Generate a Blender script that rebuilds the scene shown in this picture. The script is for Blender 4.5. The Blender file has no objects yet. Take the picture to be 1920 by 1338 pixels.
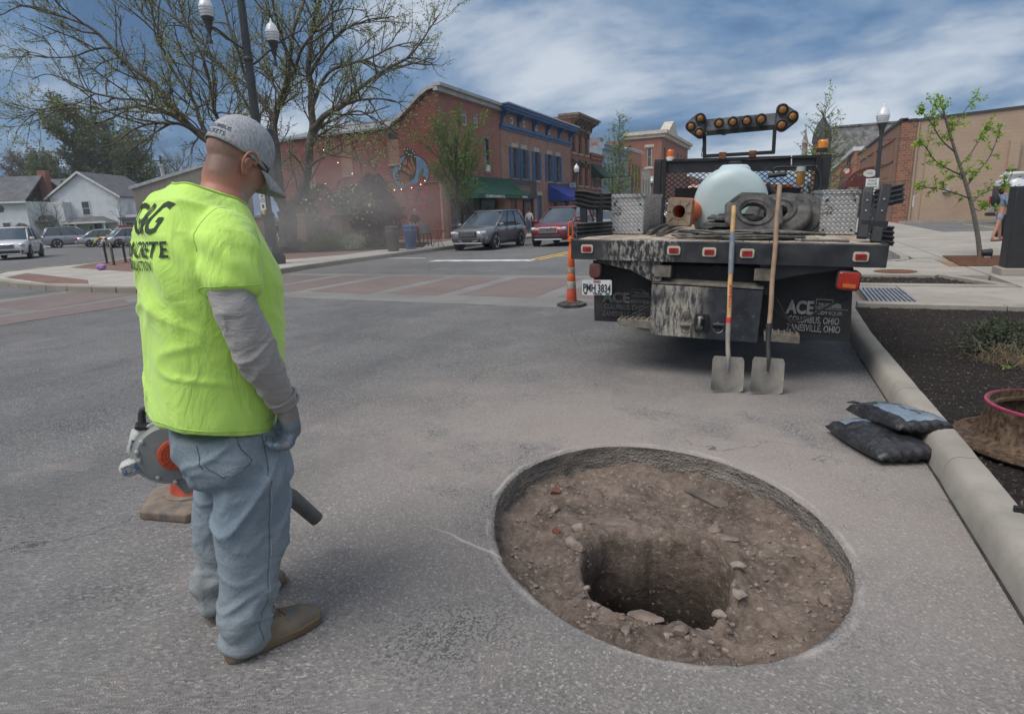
import bpy, bmesh, math, random
import numpy as np
from mathutils import Vector, Matrix, noise
from mathutils.geometry import tessellate_polygon
from mathutils.bvhtree import BVHTree
PI = math.pi
R = math.radians
SC = bpy.context.scene
COL = SC.collection
rnd = random.Random(7)
# ---------------------------------------------------------------- camera (world +Y runs up the street, +X to its right kerb)
CAM_H, CAM_F, PITCH, ROLL, YAW = 1.45,1137.0, R(13.2), R(2.1), R(24.8)
_fw = Vector((-math.sin(YAW)*math.cos(PITCH), math.cos(YAW)*math.cos(PITCH),-math.sin(PITCH)))
_rt0 = Vector((math.cos(YAW), math.sin(YAW),0))
_up0 = _rt0.cross(_fw)
_rt = _rt0*math.cos(ROLL) - _up0*math.sin(ROLL)
_up = _up0*math.cos(ROLL) + _rt0*math.sin(ROLL)
cam = bpy.data.cameras.new('camera')
cam.sensor_width = 36.0
cam.lens = CAM_F/1920*36
cam.clip_start = 0.05
cam.clip_end = 6000
camo = bpy.data.objects.new('camera', cam)
camo.matrix_world = Matrix(((_rt.x, _up.x, -_fw.x, 0),(_rt.y, _up.y, -_fw.y, 0),(_rt.z, _up.z, -_fw.z, CAM_H),(0,0,0,1)))
COL.objects.link(camo)
SC.camera = camo
def ray(px, py): return _fw + _rt*((px-960)/CAM_F) - _up*((py-669)/CAM_F)
def gp(px, py, z=0.0):                       # ground point seen at a place in the photograph
 d = ray(px, py); t = (z-CAM_H)/d.z
 return Vector((d.x*t, d.y*t, z))
def ax(px, py, X):                           # same on the facade plane x = X
 d = ray(px, py); t = X/d.x
 return Vector((X, d.y*t, CAM_H+d.z*t))
def ay(px, py, Y):
 d = ray(px, py); t = Y/d.y
 return Vector((d.x*t, Y, CAM_H+d.z*t))
CR = Vector((math.cos(YAW), math.sin(YAW),0)); CF = Vector((-math.sin(YAW), math.cos(YAW),0))
def ad(px, py, D):                           # same on the vertical plane D metres ahead
 d = ray(px, py); t = D/d.dot(CF)
 return Vector((d.x*t, d.y*t, CAM_H+d.z*t))
# ---------------------------------------------------------------- sky
SUN_EL, SUN_AZ = R(58), R(215)
def new_tree(w):
 w.use_nodes = True
 nt = w.node_tree
 nt.nodes.clear()
 return nt
world = bpy.data.worlds.new('World')
SC.world = world
nt = new_tree(world)
N = nt.nodes.new
Lk = nt.links.new
out = N('ShaderNodeOutputWorld'); bg = N('ShaderNodeBackground'); bg.inputs[1].default_value = 0.1
sky = N('ShaderNodeTexSky'); sky.sky_type = 'NISHITA'; sky.sun_disc = False
sky.sun_elevation = SUN_EL; sky.sun_rotation = SUN_AZ
tc = N('ShaderNodeTexCoord'); sep = N('ShaderNodeSeparateXYZ'); Lk(tc.outputs['Generated'], sep.inputs[0])
def mth(op, a, b=None, clamp=False):
 n = N('ShaderNodeMath'); n.operation = op; n.use_clamp = clamp
 for i, v in enumerate((a, b)):
  if v is None: continue
  if isinstance(v, (int, float)): n.inputs[i].default_value = v
  else: Lk(v, n.inputs[i])
 return n.outputs[0]
zc = mth('ADD', mth('MAXIMUM', sep.outputs[2],0.0),0.27)
px_ = mth('DIVIDE', sep.outputs[0], zc); py_ = mth('DIVIDE', sep.outputs[1], zc)
cmb = N('ShaderNodeCombineXYZ'); Lk(px_, cmb.inputs[0]); Lk(py_, cmb.inputs[1])
mp = N('ShaderNodeMapping'); Lk(cmb.outputs[0], mp.inputs[0])
mp.inputs['Rotation'].default_value = (0,0, R(8)); mp.inputs['Scale'].default_value = (0.80,1.05,1); mp.inputs['Location'].default_value = (3.9,0.45,0)
n1 = N('ShaderNodeTexNoise'); n1.inputs['Scale'].default_value = 1.55; n1.inputs['Detail'].default_value = 6; n1.inputs['Roughness'].default_value = 0.56; n1.inputs['Distortion'].default_value = 0.2
Lk(mp.outputs[0], n1.inputs['Vector'])
n2 = N('ShaderNodeTexNoise'); n2.inputs['Scale'].default_value = 0.33; n2.inputs['Detail'].default_value = 3; Lk(mp.outputs[0], n2.inputs['Vector'])
dirn = N('ShaderNodeVectorMath'); dirn.operation = 'DOT_PRODUCT'; Lk(tc.outputs['Generated'], dirn.inputs[0]); dirn.inputs[1].default_value = (0.985,0.174,0)
side = mth('MULTIPLY', mth('ADD', dirn.outputs['Value'],0.28),0.10)
cl = mth('ADD', mth('ADD', n1.outputs[0], mth('MULTIPLY', mth('SUBTRACT', n2.outputs[0],0.5),0.45)), side)
cr = N('ShaderNodeValToRGB'); Lk(cl, cr.inputs[0])
el = cr.color_ramp.elements
el[0].position = 0.38; el[0].color = (0.050,0.105,0.20,1)
el[1].position = 0.66; el[1].color = (0.46,0.50,0.56,1)
for p_, c_ in ((0.45,(0.10,0.18,0.31,1)),(0.51,(0.185,0.255,0.36,1)),(0.57,(0.32,0.375,0.455,1))):
 e = el.new(p_); e.color = c_
sc_ = N('ShaderNodeVectorMath'); sc_.operation = 'SCALE'; Lk(cr.outputs[0], sc_.inputs[0]); sc_.inputs['Scale'].default_value = 6.0
mx = N('ShaderNodeMix'); mx.data_type = 'RGBA'; mx.inputs[0].default_value = 0.93
Lk(sky.outputs[0], mx.inputs[6]); Lk(sc_.outputs[0], mx.inputs[7])
Lk(mx.outputs[2], bg.inputs[0]); Lk(bg.outputs[0], out.inputs[0])
sun = bpy.data.lights.new('sun', 'SUN'); sun.energy = 1.5; sun.angle = R(42); sun.color = (1.0,0.955,0.9)
suno = bpy.data.objects.new('sun', sun); COL.objects.link(suno)
suno.rotation_euler = Vector((math.sin(SUN_AZ)*math.cos(SUN_EL), math.cos(SUN_AZ)*math.cos(SUN_EL), math.sin(SUN_EL))).to_track_quat('Z', 'Y').to_euler()
SC.view_settings.view_transform = 'Standard'; SC.view_settings.look = 'None'; SC.view_settings.gamma = 1; SC.view_settings.use_curve_mapping = False
SC.view_settings.exposure = 1.1
SC.render.engine = 'CYCLES'
SC.cycles.use_denoising = True
SC.cycles.max_bounces = 6; SC.cycles.diffuse_bounces = 3; SC.cycles.volume_bounces = 0; SC.cycles.transparent_max_bounces = 12
SC.cycles.volume_step_rate = 2.0
# ---------------------------------------------------------------- materials
MATS = {}
class NT:
 def __init__(s, name):
  s.m = bpy.data.materials.new(name); s.m.use_nodes = True
  s.t = s.m.node_tree; s.b = s.t.nodes['Principled BSDF']
  s.co = s.t.nodes.new('ShaderNodeTexCoord').outputs['Object']
 def n(s, typ, **kw):
  nd = s.t.nodes.new('ShaderNode'+typ)
  for k, v in kw.items():
   if k in nd.inputs: s.set(nd.inputs[k], v)
   else: setattr(nd, k, v)
  return nd
 def set(s, inp, v):
  if isinstance(v, bpy.types.NodeSocket): s.t.links.new(v, inp)
  elif isinstance(v, tuple) and len(v) == 3 and inp.type == 'RGBA': inp.default_value = (*v, 1)
  else: inp.default_value = v
 def noise(s, scale, detail=4, rough=0.55, vec=None, dist=0.0):
  return s.n('TexNoise', Vector=vec or s.co, Scale=scale, Detail=detail, Roughness=rough, Distortion=dist).outputs[0]
 def vor(s, scale, feature='F1', vec=None, out=0):
  nd = s.n('TexVoronoi', Vector=vec or s.co, Scale=scale); nd.feature = feature
  return nd.outputs[out]
 def map(s, scale=(1,1,1), rot=(0,0,0), loc=(0,0,0), vec=None):
  nd = s.n('Mapping'); s.t.links.new(vec or s.co, nd.inputs[0])
  nd.inputs['Scale'].default_value = scale; nd.inputs['Rotation'].default_value = rot; nd.inputs['Location'].default_value = loc
  return nd.outputs[0]
 def rng(s, v, a, b, c=0.0, d=1.0, smooth=False):
  nd = s.n('MapRange', Value=v)
  nd.inputs[1].default_value = a; nd.inputs[2].default_value = b; nd.inputs[3].default_value = c; nd.inputs[4].default_value = d
  if smooth: nd.interpolation_type = 'SMOOTHSTEP'
  return nd.outputs[0]
 def math(s, op, a, b=0.0):
  nd = s.t.nodes.new('ShaderNodeMath'); nd.operation = op
  s.set(nd.inputs[0], a); s.set(nd.inputs[1], b)
  return nd.outputs[0]
 def mix(s, f, a, b, mode='MIX'):
  nd = s.t.nodes.new('ShaderNodeMix'); nd.data_type = 'RGBA'; nd.blend_type = mode
  s.set(nd.inputs[0], f)
  for i, v in ((6, a),(7, b)):
   s.set(nd.inputs[i],(*v, 1) if isinstance(v, tuple) and len(v) == 3 else v)
  return nd.outputs[2]
 def bump(s, h, strength=0.3, dist=0.01, prev=None):
  nd = s.n('Bump', Height=h, Strength=strength, Distance=dist)
  if prev is not None: s.t.links.new(prev, nd.inputs['Normal'])
  return nd.outputs[0]
 def fin(s, col=None, rough=None, metal=None, nrm=None, **kw):
  for k, v in (('Base Color', col),('Roughness', rough),('Metallic', metal),('Normal', nrm)):
   if v is not None: s.set(s.b.inputs[k], v)
  for k, v in kw.items(): s.set(s.b.inputs[k.replace('_', ' ')], v)
  return s.m
def M(name, col=(0.5,0.5,0.5), rough=0.6, metal=0.0, var=0.25, vs=6.0, fine=0.0, fs=120, bump=0.0, bs=40, bd=0.004, dirt=None, dl=0.55, dh=0.7, ds=3.0, spec=0.5, coat=0.0, alpha=None, emit=None, es=1.0):
 if name in MATS: return MATS[name]
 s = NT(name)
 dark = tuple(c*(1-var) for c in col); lite = tuple(min(1, c*(1+var*0.6)) for c in col)
 c = s.mix(s.rng(s.noise(vs, 5),0.35,0.65), dark, lite)
 if fine: c = s.mix(s.math('MULTIPLY', s.rng(s.noise(fs, 2),0.4,0.7), fine), c, tuple(x*0.45 for x in col))
 r = rough
 if dirt:
  k = s.rng(s.noise(ds, 8,0.65), dl, dh)
  c = s.mix(k, c, dirt); r = s.rng(k, 0,1, rough, 0.85)
 nrm = s.bump(s.noise(bs, 4), bump, bd) if bump else None
 kw = dict(Specular_IOR_Level=spec)
 if coat: kw.update(Coat_Weight=coat, Coat_Roughness=0.05)
 if emit: kw.update(Emission_Color=(*emit, 1), Emission_Strength=es)
 m = s.fin(c, r, metal, nrm, **kw)
 MATS[name] = m
 return m
def wallvec(s):                                # u = x + y, v = z: one brick layout for walls along either axis
 sp = s.n('SeparateXYZ', Vector=s.co); cb = s.n('CombineXYZ')
 s.t.links.new(s.math('ADD', sp.outputs[0], sp.outputs[1]), cb.inputs[0]); s.t.links.new(sp.outputs[2], cb.inputs[1])
 return cb.outputs[0]
def brick_mat(name, a, b, mortar, w=0.215, h=0.075, ms=0.012, dirt=0.3, flat=False, bias=0.0):
 if name in MATS: return MATS[name]
 s = NT(name)
 vec = s.co if flat else wallvec(s)
 nd = s.n('TexBrick', Vector=vec); nd.inputs['Scale'].default_value = 1
 for k, v in (('Color1', a),('Color2', b),('Mortar', mortar)): nd.inputs[k].default_value = (*v, 1)
 nd.inputs['Mortar Size'].default_value = ms*0.5; nd.inputs['Brick Width'].default_value = w; nd.inputs['Row Height'].default_value = h
 nd.inputs['Bias'].default_value = bias; nd.inputs['Mortar Smooth'].default_value = 0.2
 c = s.mix(s.math('MULTIPLY', s.rng(s.noise(0.9,6),0.4,0.7), dirt), nd.outputs[0], tuple(x*0.5 for x in a))
 c = s.mix(s.math('MULTIPLY', s.rng(s.noise(14,3),0.35,0.7),0.25), c, tuple(min(1, x*1.5) for x in a))
 m = s.fin(c, 0.9,0, s.bump(nd.outputs[1],-0.5,0.006))
 MATS[name] = m
 return m
# ---------------------------------------------------------------- mesh builder
class MB:
 def __init__(s): s.v = []; s.f = []; s.m = []; s.M = None; s.mi = 0
 def add(s, vs, fs):
  o = len(s.v)
  if s.M is not None: vs = [s.M @ Vector(p) for p in vs]
  s.v += [tuple(p) for p in vs]; s.f += [tuple(i+o for i in f) for f in fs]; s.m += [s.mi]*len(fs)
  return s
 def box(s, x0, y0, z0, x1, y1, z1):
  return s.add([(x0, y0, z0),(x1, y0, z0),(x1, y1, z0),(x0, y1, z0),(x0, y0, z1),(x1, y0, z1),(x1, y1, z1),(x0, y1, z1)],
                     [(3,2,1,0),(4,5,6,7),(0,1,5,4),(1,2,6,5),(2,3,7,6),(3,0,4,7)])
 def cbox(s, c, sz, rot=None, ch=0.0):      # centred box, optional rotation (Matrix 3x3 / euler tuple), optional chamfer
  hx, hy, hz = [a/2 for a in sz]
  if rot is None: mt = Matrix.Identity(3)
  elif isinstance(rot, tuple):
   from mathutils import Euler
   mt = Euler(rot).to_matrix()
  else: mt = rot
  if ch <= 0:
   vs = [(-hx, -hy, -hz),(hx, -hy, -hz),(hx, hy, -hz),(-hx, hy, -hz),(-hx, -hy, hz),(hx, -hy, hz),(hx, hy, hz),(-hx, hy, hz)]
   fs = [(3,2,1,0),(4,5,6,7),(0,1,5,4),(1,2,6,5),(2,3,7,6),(3,0,4,7)]
  else:
   def ringz(e, z): return [(-hx+e, -hy, z),(hx-e, -hy, z),(hx, -hy+e, z),(hx, hy-e, z),(hx-e, hy, z),(-hx+e, hy, z),(-hx, hy-e, z),(-hx, -hy+e, z)]
   def inner(z): return [(x*(1-ch/hx) , y*(1-ch/hy), z) for x, y, _ in ringz(ch, z)]
   vs = inner(-hz)+ringz(ch, -hz+ch)+ringz(ch, hz-ch)+inner(hz)
   fs = [tuple(range(7,-1,-1)), tuple(range(24,32))]
   for k in range(3):
    for i in range(8): j = (i+1) % 8; fs.append((k*8+i, k*8+j, k*8+8+j, k*8+8+i))
  cc = Vector(c)
  return s.add([cc + mt @ Vector(p) for p in vs], fs)
 def beam(s, a, b, w, h, up=(0,0,1)):
  a, b = Vector(a), Vector(b); d = (b-a); L = d.length; d.normalize()
  sx = d.cross(Vector(up))
  if sx.length < 1e-4: sx = d.cross(Vector((0,1,0)))
  sx.normalize(); uz = sx.cross(d)
  return s.cbox((a+b)/2,(w, L, h), Matrix((sx, d, uz)).transposed())
 def prism(s, poly, z0, z1, top=None):
  n = len(poly)
  t = [(p[0], p[1], z1) for p in poly] if top is None else top
  ar = sum(poly[i][0]*poly[(i+1) % n][1]-poly[(i+1) % n][0]*poly[i][1] for i in range(n))
  fs = [tuple(range(n-1,-1,-1)), tuple(range(n, 2*n))]+[(i, (i+1) % n, n+(i+1) % n, n+i) for i in range(n)]
  if ar < 0: fs = [f[::-1] for f in fs]
  return s.add([(p[0], p[1], z0) for p in poly]+t, fs)
 def extr(s, poly, vec):                    # planar 3-D polygon swept by vec
  n = len(poly); vec = Vector(vec)
  nrm = Vector((0,0,0))
  for i in range(n): nrm += Vector(poly[i]).cross(Vector(poly[(i+1) % n]))
  fs = [tuple(range(n-1,-1,-1)), tuple(range(n, 2*n))]+[(i, (i+1) % n, n+(i+1) % n, n+i) for i in range(n)]
  if nrm.dot(vec) < 0: fs = [f[::-1] for f in fs]
  return s.add([Vector(p) for p in poly]+[Vector(p)+vec for p in poly], fs)
 def poly(s, pts): return s.add(pts, [tuple(range(len(pts)))])
 def rings(s, rs, close=True, cap0=True, cap1=True):
  n = len(rs[0]); vs = [p for r in rs for p in r]; fs = []
  for k in range(len(rs)-1):
   for i in range(n if close else n-1):
    j = (i+1) % n; fs.append((k*n+i, k*n+j, k*n+n+j, k*n+n+i))
  if cap0: fs.append(tuple(range(n-1,-1,-1)))
  if cap1: fs.append(tuple(range((len(rs)-1)*n, len(rs)*n)))
  return s.add(vs, fs)
 def tube(s, pts, r, n=8, caps=True, flat=1.0):
  pts = [Vector(p) for p in pts]; m = len(pts)
  rr = r if isinstance(r, (list, tuple)) else [r]*m
  rs = []; prev = None
  for i in range(m):
   d = (pts[min(i+1, m-1)]-pts[max(i-1,0)])
   if d.length < 1e-9: d = Vector((0,0,1))
   d.normalize()
   if prev is None:
    a = d.cross(Vector((0,0,1)) if abs(d.z) < 0.9 else Vector((1,0,0)))
   else: a = prev - d*prev.dot(d)
   if a.length < 1e-6: a = d.orthogonal()
   a.normalize(); prev = a; b = d.cross(a)
   rs.append([pts[i]+(a*math.cos(t)+b*math.sin(t)*flat)*rr[i] for t in [2*PI*k/n for k in range(n)]])
  return s.rings(rs, True, caps, caps)
 def lathe(s, prof, n=24, c=(0,0,0), axis='z', cap=True):
  c = Vector(c); rs = []
  for r, z in prof:
   ring = []
   for k in range(n):
    t = 2*PI*k/n; x, y = r*math.cos(t), r*math.sin(t)
    p = {'z': (x, y, z), 'x': (z, x, y), 'y': (y, z, x)}[axis]
    ring.append(c+Vector(p))
   rs.append(ring)
  return s.rings(rs, True, cap and prof[0][0] > 1e-5, cap and prof[-1][0] > 1e-5)
 def torus(s, c, R_, r, n=24, k=8, mt=None, arc=2*PI):
  mt = mt or Matrix.Identity(3); c = Vector(c); pts = []
  full = arc > 2*PI-1e-3
  m = n if full else n+1
  rs = []
  for i in range(m):
   t = arc*i/n
   rs.append([c+mt @ Vector(((R_+r*math.cos(u))*math.cos(t),(R_+r*math.cos(u))*math.sin(t), r*math.sin(u))) for u in [2*PI*j/k for j in range(k)]])
  if full: rs.append(rs[0])
  return s.rings(rs, True, not full, not full)
 def blob(s, c, rad, seed=0, amp=0.25, sub=1, fr=1.3):
  key = sub
  if key not in _ICO:
   bm = bmesh.new(); bmesh.ops.create_icosphere(bm, subdivisions=sub, radius=1)
   _ICO[key] = ([tuple(v.co) for v in bm.verts],[tuple(v.index for v in f.verts) for f in bm.faces]); bm.free()
  V, F = _ICO[key]; c = Vector(c); rad = rad if isinstance(rad, (tuple, list, Vector)) else (rad,)*3
  sd = Vector((seed*3.17, seed*1.31,-seed*2.07)); vs = []
  for p in V:
   k = 1+amp*2*noise.noise(Vector(p)*fr+sd)
   vs.append(c+Vector((p[0]*rad[0]*k, p[1]*rad[1]*k, p[2]*rad[2]*k)))
  return s.add(vs, F)
 def mesh(s, name):
  me = bpy.data.meshes.new(name); me.from_pydata(s.v, [], s.f); me.validate(); return me
 def build(s, name, mat=None, parent=None, smooth=None, world=False, bev=0.0, seg=2, kind=None, label=None, fixn=False):
  v = s.v
  if world and parent is not None:
   L = parent.location
   pp = parent.parent
   while pp is not None: L = L+pp.location; pp = pp.parent
   v = [(p[0]-L[0], p[1]-L[1], p[2]-L[2]) for p in v]
  me = bpy.data.meshes.new(name); me.from_pydata(v, [], s.f)
  mats = mat if isinstance(mat, (list, tuple)) else [mat]
  for m_ in mats:
   if m_ is not None: me.materials.append(m_)
  if len(mats) > 1: me.polygons.foreach_set('material_index', s.m)
  if fixn:
   bm = bmesh.new(); bm.from_mesh(me); bmesh.ops.recalc_face_normals(bm, faces=bm.faces); bm.to_mesh(me); bm.free()
  if smooth is not None:
   me.polygons.foreach_set('use_smooth', [True]*len(me.polygons))
   if smooth < 180: me.set_sharp_from_angle(angle=R(smooth))
  me.update()
  o = bpy.data.objects.new(name, me); COL.objects.link(o)
  if parent is not None: o.parent = parent
  if bev:
   b = o.modifiers.new('bevel', 'BEVEL'); b.width = bev; b.segments = seg; b.limit_method = 'ANGLE'; b.angle_limit = R(35)
   me.polygons.foreach_set('use_smooth', [True]*len(me.polygons))
   b.harden_normals = False
   me.set_sharp_from_angle(angle=R(50))
  if kind: o['kind'] = kind
  if label: o['label'] = label
  return o
_ICO = {}
def tag(o, label, cat, group=None, kind=None):
 if label: o['label'] = label
 if cat: o['category'] = cat
 if group: o['group'] = group
 if kind: o['kind'] = kind
 return o
def thing(name, label, cat, loc=(0,0,0), rz=0.0, group=None):
 o = bpy.data.objects.new(name, None); COL.objects.link(o); o.location = loc; o.rotation_euler = (0,0, rz) if not isinstance(rz, tuple) else rz
 o.empty_display_size = 0.2
 return tag(o, label, cat, group)
def struct(o): o['kind'] = 'structure'; return o
def kids(o): return [c for c in KID.get(o.name, [])]
KID = {}
def copy_tree(o, parent=None):
 ch = [c for c in COL.objects if c.parent == o]
 c = o.copy(); COL.objects.link(c); c.parent = parent
 for k in ch: copy_tree(k, c)
 return c
def place(o, loc, rz=0.0, label=None, group=None):
 o.location = loc; o.rotation_euler = (0,0, rz) if not isinstance(rz, tuple) else rz
 if label: o['label'] = label
 if group: o['group'] = group
 return o
def text_mesh(txt, size, bold=0.0, ext=0.0, space=1.0, align='CENTER', shear=0.0):
 cu = bpy.data.curves.new('t', 'FONT'); cu.body = txt; cu.size = size; cu.align_x = align; cu.align_y = 'CENTER'
 cu.offset = bold; cu.extrude = ext; cu.space_character = space; cu.shear = shear; cu.resolution_u = 3
 o = bpy.data.objects.new('t', cu); COL.objects.link(o)
 bpy.context.view_layer.update()
 me = bpy.data.meshes.new_from_object(o.evaluated_get(bpy.context.evaluated_depsgraph_get()))
 bpy.data.objects.remove(o); bpy.data.curves.remove(cu)
 return me
def text(txt, size, mat, parent, loc, rot=(PI/2,0,0), bold=0.0, ext=0.001, space=1.0, align='CENTER', sx=1.0, name='lettering', world=False, shear=0.0):
 me = text_mesh(txt, size, bold, ext, space, align, shear); me.materials.clear(); me.materials.append(mat)
 from mathutils import Euler
 mt = Euler(rot).to_matrix() if isinstance(rot, tuple) else rot
 loc = Vector(loc)
 if world and parent is not None: loc = loc-parent.location-(parent.parent.location if parent.parent else Vector((0,0,0)))
 for v in me.vertices: v.co = loc+mt @ Vector((v.co.x*sx, v.co.y, v.co.z))
 me.name = name
 o = bpy.data.objects.new(name, me); COL.objects.link(o); o.parent = parent
 return o
def fbm(p, o=4, h=1.0):
 a = 0.0; w = 1.0; q = Vector(p)
 for _ in range(o): a += w*noise.noise(q); w *= 0.5; q = q*2.03
 return a
def wobble(pts, amp, fr, seed):
 return [Vector(p)+noise.noise_vector(Vector(p)*fr+Vector((seed, 0,0)))*amp for p in pts]
def smoothpath(ctrl, n=8):                     # Catmull-Rom through the control points
 P_ = [Vector(c) for c in ctrl]; P_ = [2*P_[0]-P_[1]]+P_+[2*P_[-1]-P_[-2]]; outp = []
 for i in range(1, len(P_)-2):
  for k in range(n):
   t = k/n; a, b, c, d = P_[i-1:i+3]
   outp.append(0.5*((2*b)+(c-a)*t+(2*a-5*b+4*c-d)*t*t+(3*b-a-3*c+d)*t**3))
 outp.append(P_[-2]); return outp
def lerp(a, b, t): return a+(b-a)*t
# ================================================================ ground
HC = Vector((-0.5217,2.6896))                      # centre of the saw-cut circle
def hole_r(t):
 c_, s_ = math.cos(t), math.sin(t)
 return 1/math.sqrt(((.5221*c_-.8529*s_)/.974)**2+((.8529*c_+.5221*s_)/.784)**2)+0.012*noise.noise(Vector((c_*3, s_*3,0.3)))
s = NT('asphalt')
sp = s.n('SeparateXYZ', Vector=s.co)
dx = s.math('SUBTRACT', sp.outputs[0], HC.x); dy = s.math('SUBTRACT', sp.outputs[1], HC.y)
eu = s.math('MULTIPLY', s.math('SUBTRACT', s.math('MULTIPLY', dx, .5221), s.math('MULTIPLY', dy, .8529)),.905/.974)
ev = s.math('MULTIPLY', s.math('ADD', s.math('MULTIPLY', dx, .8529), s.math('MULTIPLY', dy, .5221)),.905/.784)
dist = s.math('SQRT', s.math('ADD', s.math('MULTIPLY', eu, eu), s.math('MULTIPLY', ev, ev)))
c = s.mix(s.rng(s.noise(0.35,5),0.35,0.65),(0.100,0.099,0.100),(0.165,0.162,0.160))
agg = s.vor(130, 'F1', out=1)
sepc = s.n('SeparateColor', Color=agg)
av = sepc.outputs[0]
c = s.mix(s.rng(av, 0.1,1.0,0.0,0.62), c, (0.31,0.30,0.287), 'MIX')
c = s.mix(s.math('MULTIPLY', s.rng(sepc.outputs[1],0.45,0.25),0.5), c, (0.06,0.06,0.062))
c = s.mix(s.math('MULTIPLY', s.rng(sepc.outputs[1],0.62,0.8), s.rng(s.noise(1.7,4),0.4,0.65,0.25,0.95)), c, (0.045,0.045,0.048))
c = s.mix(s.math('MULTIPLY', s.rng(sepc.outputs[2],0.955,0.965),0.6), c, (0.42,0.40,0.38))
tk1 = s.math('ABSOLUTE', s.math('SUBTRACT', s.math('ABSOLUTE', s.math('ADD', sp.outputs[0],4.6)),0.85))
c = s.mix(s.math('MULTIPLY', s.rng(tk1,0.0,0.55,1,0, True), s.rng(s.noise(0.8,4),0.3,0.7,0.1,0.45)), c, (0.09,0.09,0.092))
c = s.mix(s.math('MULTIPLY', s.rng(s.noise(0.55,6,0.7, vec=s.map(scale=(1,.35,1), loc=(9,3,0))),0.52,0.64),0.45), c, (0.085,0.085,0.088))
dn = s.noise(1.3,5,0.6)
dust = s.math('MULTIPLY', s.rng(s.math('ADD', dist, s.math('MULTIPLY', s.math('SUBTRACT', dn, 0.5),2.2)),0.7,4.2,0.68,0.0, True), s.rng(sp.outputs[1],1.2,3.6,0.35,1.0, True))
c = s.mix(dust, c, (0.335,0.285,0.25))
c = s.mix(s.math('MULTIPLY', s.rng(s.noise(2.1,6,0.65, dist=0.6),0.58,0.74),0.35), c, (0.33,0.265,0.228))
c = s.mix(s.math('MULTIPLY', s.rng(s.noise(0.9,6,0.7, vec=s.map(loc=(5,2,0))),0.52,0.66),0.7), c, s.mix(s.rng(sepc.outputs[1],0.3,0.7),(0.05,0.05,0.052),(0.25,0.24,0.23)))
rn = s.noise(9,4)
ring = s.math('MULTIPLY', s.rng(s.math('ABSOLUTE', s.math('SUBTRACT', dist, s.math('ADD', 0.905, s.math('MULTIPLY', rn, 0.04)))),0.0,0.018,1.0,0.0), s.rng(s.noise(3,4),0.45,0.62,0.0,0.6))
c = s.mix(ring, c, (0.50,0.45,0.41))
ln = s.math('ABSOLUTE', s.math('SUBTRACT', s.math('ADD', sp.outputs[1], s.math('MULTIPLY', sp.outputs[0],0.28)), s.math('ADD', 1.80, s.math('MULTIPLY', rn, 0.05))))
inl = s.math('MULTIPLY', s.rng(sp.outputs[0],-1.55,-1.3), s.rng(sp.outputs[0],-1.0,-0.9,1,0))
c = s.mix(s.math('MULTIPLY', s.math('MULTIPLY', s.rng(ln, 0.0,0.012,1,0), inl),0.7), c, (0.5,0.46,0.42))
ck = s.vor(0.55, 'DISTANCE_TO_EDGE', vec=s.n('VectorMath', operation='ADD', Vector=s.co).outputs[0])
vm = s.n('VectorMath'); vm.operation = 'ADD'; s.t.links.new(s.co, vm.inputs[0])
nz = s.n('TexNoise', Vector=s.co, Scale=2.2, Detail=5); s.t.links.new(nz.outputs['Color'], vm.inputs[1])
ck = s.vor(0.42, 'DISTANCE_TO_EDGE', vec=vm.outputs[0])
crack = s.math('MULTIPLY', s.rng(ck, 0.0,0.0035,1.0,0.0), s.rng(s.noise(0.5,2),0.50,0.56))
c = s.mix(s.math('MULTIPLY', crack, 0.75), c, (0.03,0.03,0.03))
tx = s.math('ABSOLUTE', s.math('ADD', sp.outputs[0],0.6)); ty = s.math('ABSOLUTE', s.math('SUBTRACT', sp.outputs[1],7.2))
dark_patch = s.math('MULTIPLY', s.math('MULTIPLY', s.rng(tx, 0.5,1.5,1,0, True), s.rng(ty, 1.5,3.0,1,0, True)), s.rng(s.noise(1.2,4),0.35,0.6))
c = s.mix(s.math('MULTIPLY', dark_patch, 0.5), c, (0.07,0.068,0.066))  # blotchy darker patch on the asphalt, centred below the truck bed
b1 = s.bump(s.vor(130, 'F1'),0.6,0.004)
b1 = s.bump(s.noise(5,4),0.2,0.01, b1)
ASPH = s.fin(c, 0.92,0, b1, Specular_IOR_Level=0.25)
MATS['asphalt'] = ASPH
mb = MB()
NS = 360
def ringp(f, z=0.0): return [(HC.x+f(2*PI*k/NS)*math.cos(2*PI*k/NS), HC.y+f(2*PI*k/NS)*math.sin(2*PI*k/NS), z) for k in range(NS)]
def crumb(t): return hole_r(t)+0.006*noise.noise(Vector((math.cos(t)*40, math.sin(t)*40,0)))
r0 = [(x, y, -0.012) for x, y, z in ringp(lambda t: crumb(t)-0.010)]
r0b = [(x, y, -0.003) for x, y, z in ringp(lambda t: crumb(t)-0.001)]
rsn = [r0, r0b, ringp(lambda t: crumb(t)+0.008), ringp(lambda t: 1.05), ringp(lambda t: 1.2)]
mb.rings([r[::1] for r in rsn], True, False, False)
mb.f = [f[::-1] for f in mb.f]
inner = [Vector(p) for p in ringp(lambda t: 1.2)]
outer = [Vector((-3000,-1500,0)), Vector((3000,-1500,0)), Vector((3000,3500,0)), Vector((-3000,3500,0))]
tris = tessellate_polygon([outer, inner])
allp = outer+inner
def upf(t):
 a, b, c_ = [allp[i] for i in t]
 return t if (b-a).cross(c_-a).z > 0 else t[::-1]
mb.add(allp, [upf(t) for t in tris])
struct(mb.build('road', ASPH, smooth=60))
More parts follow.
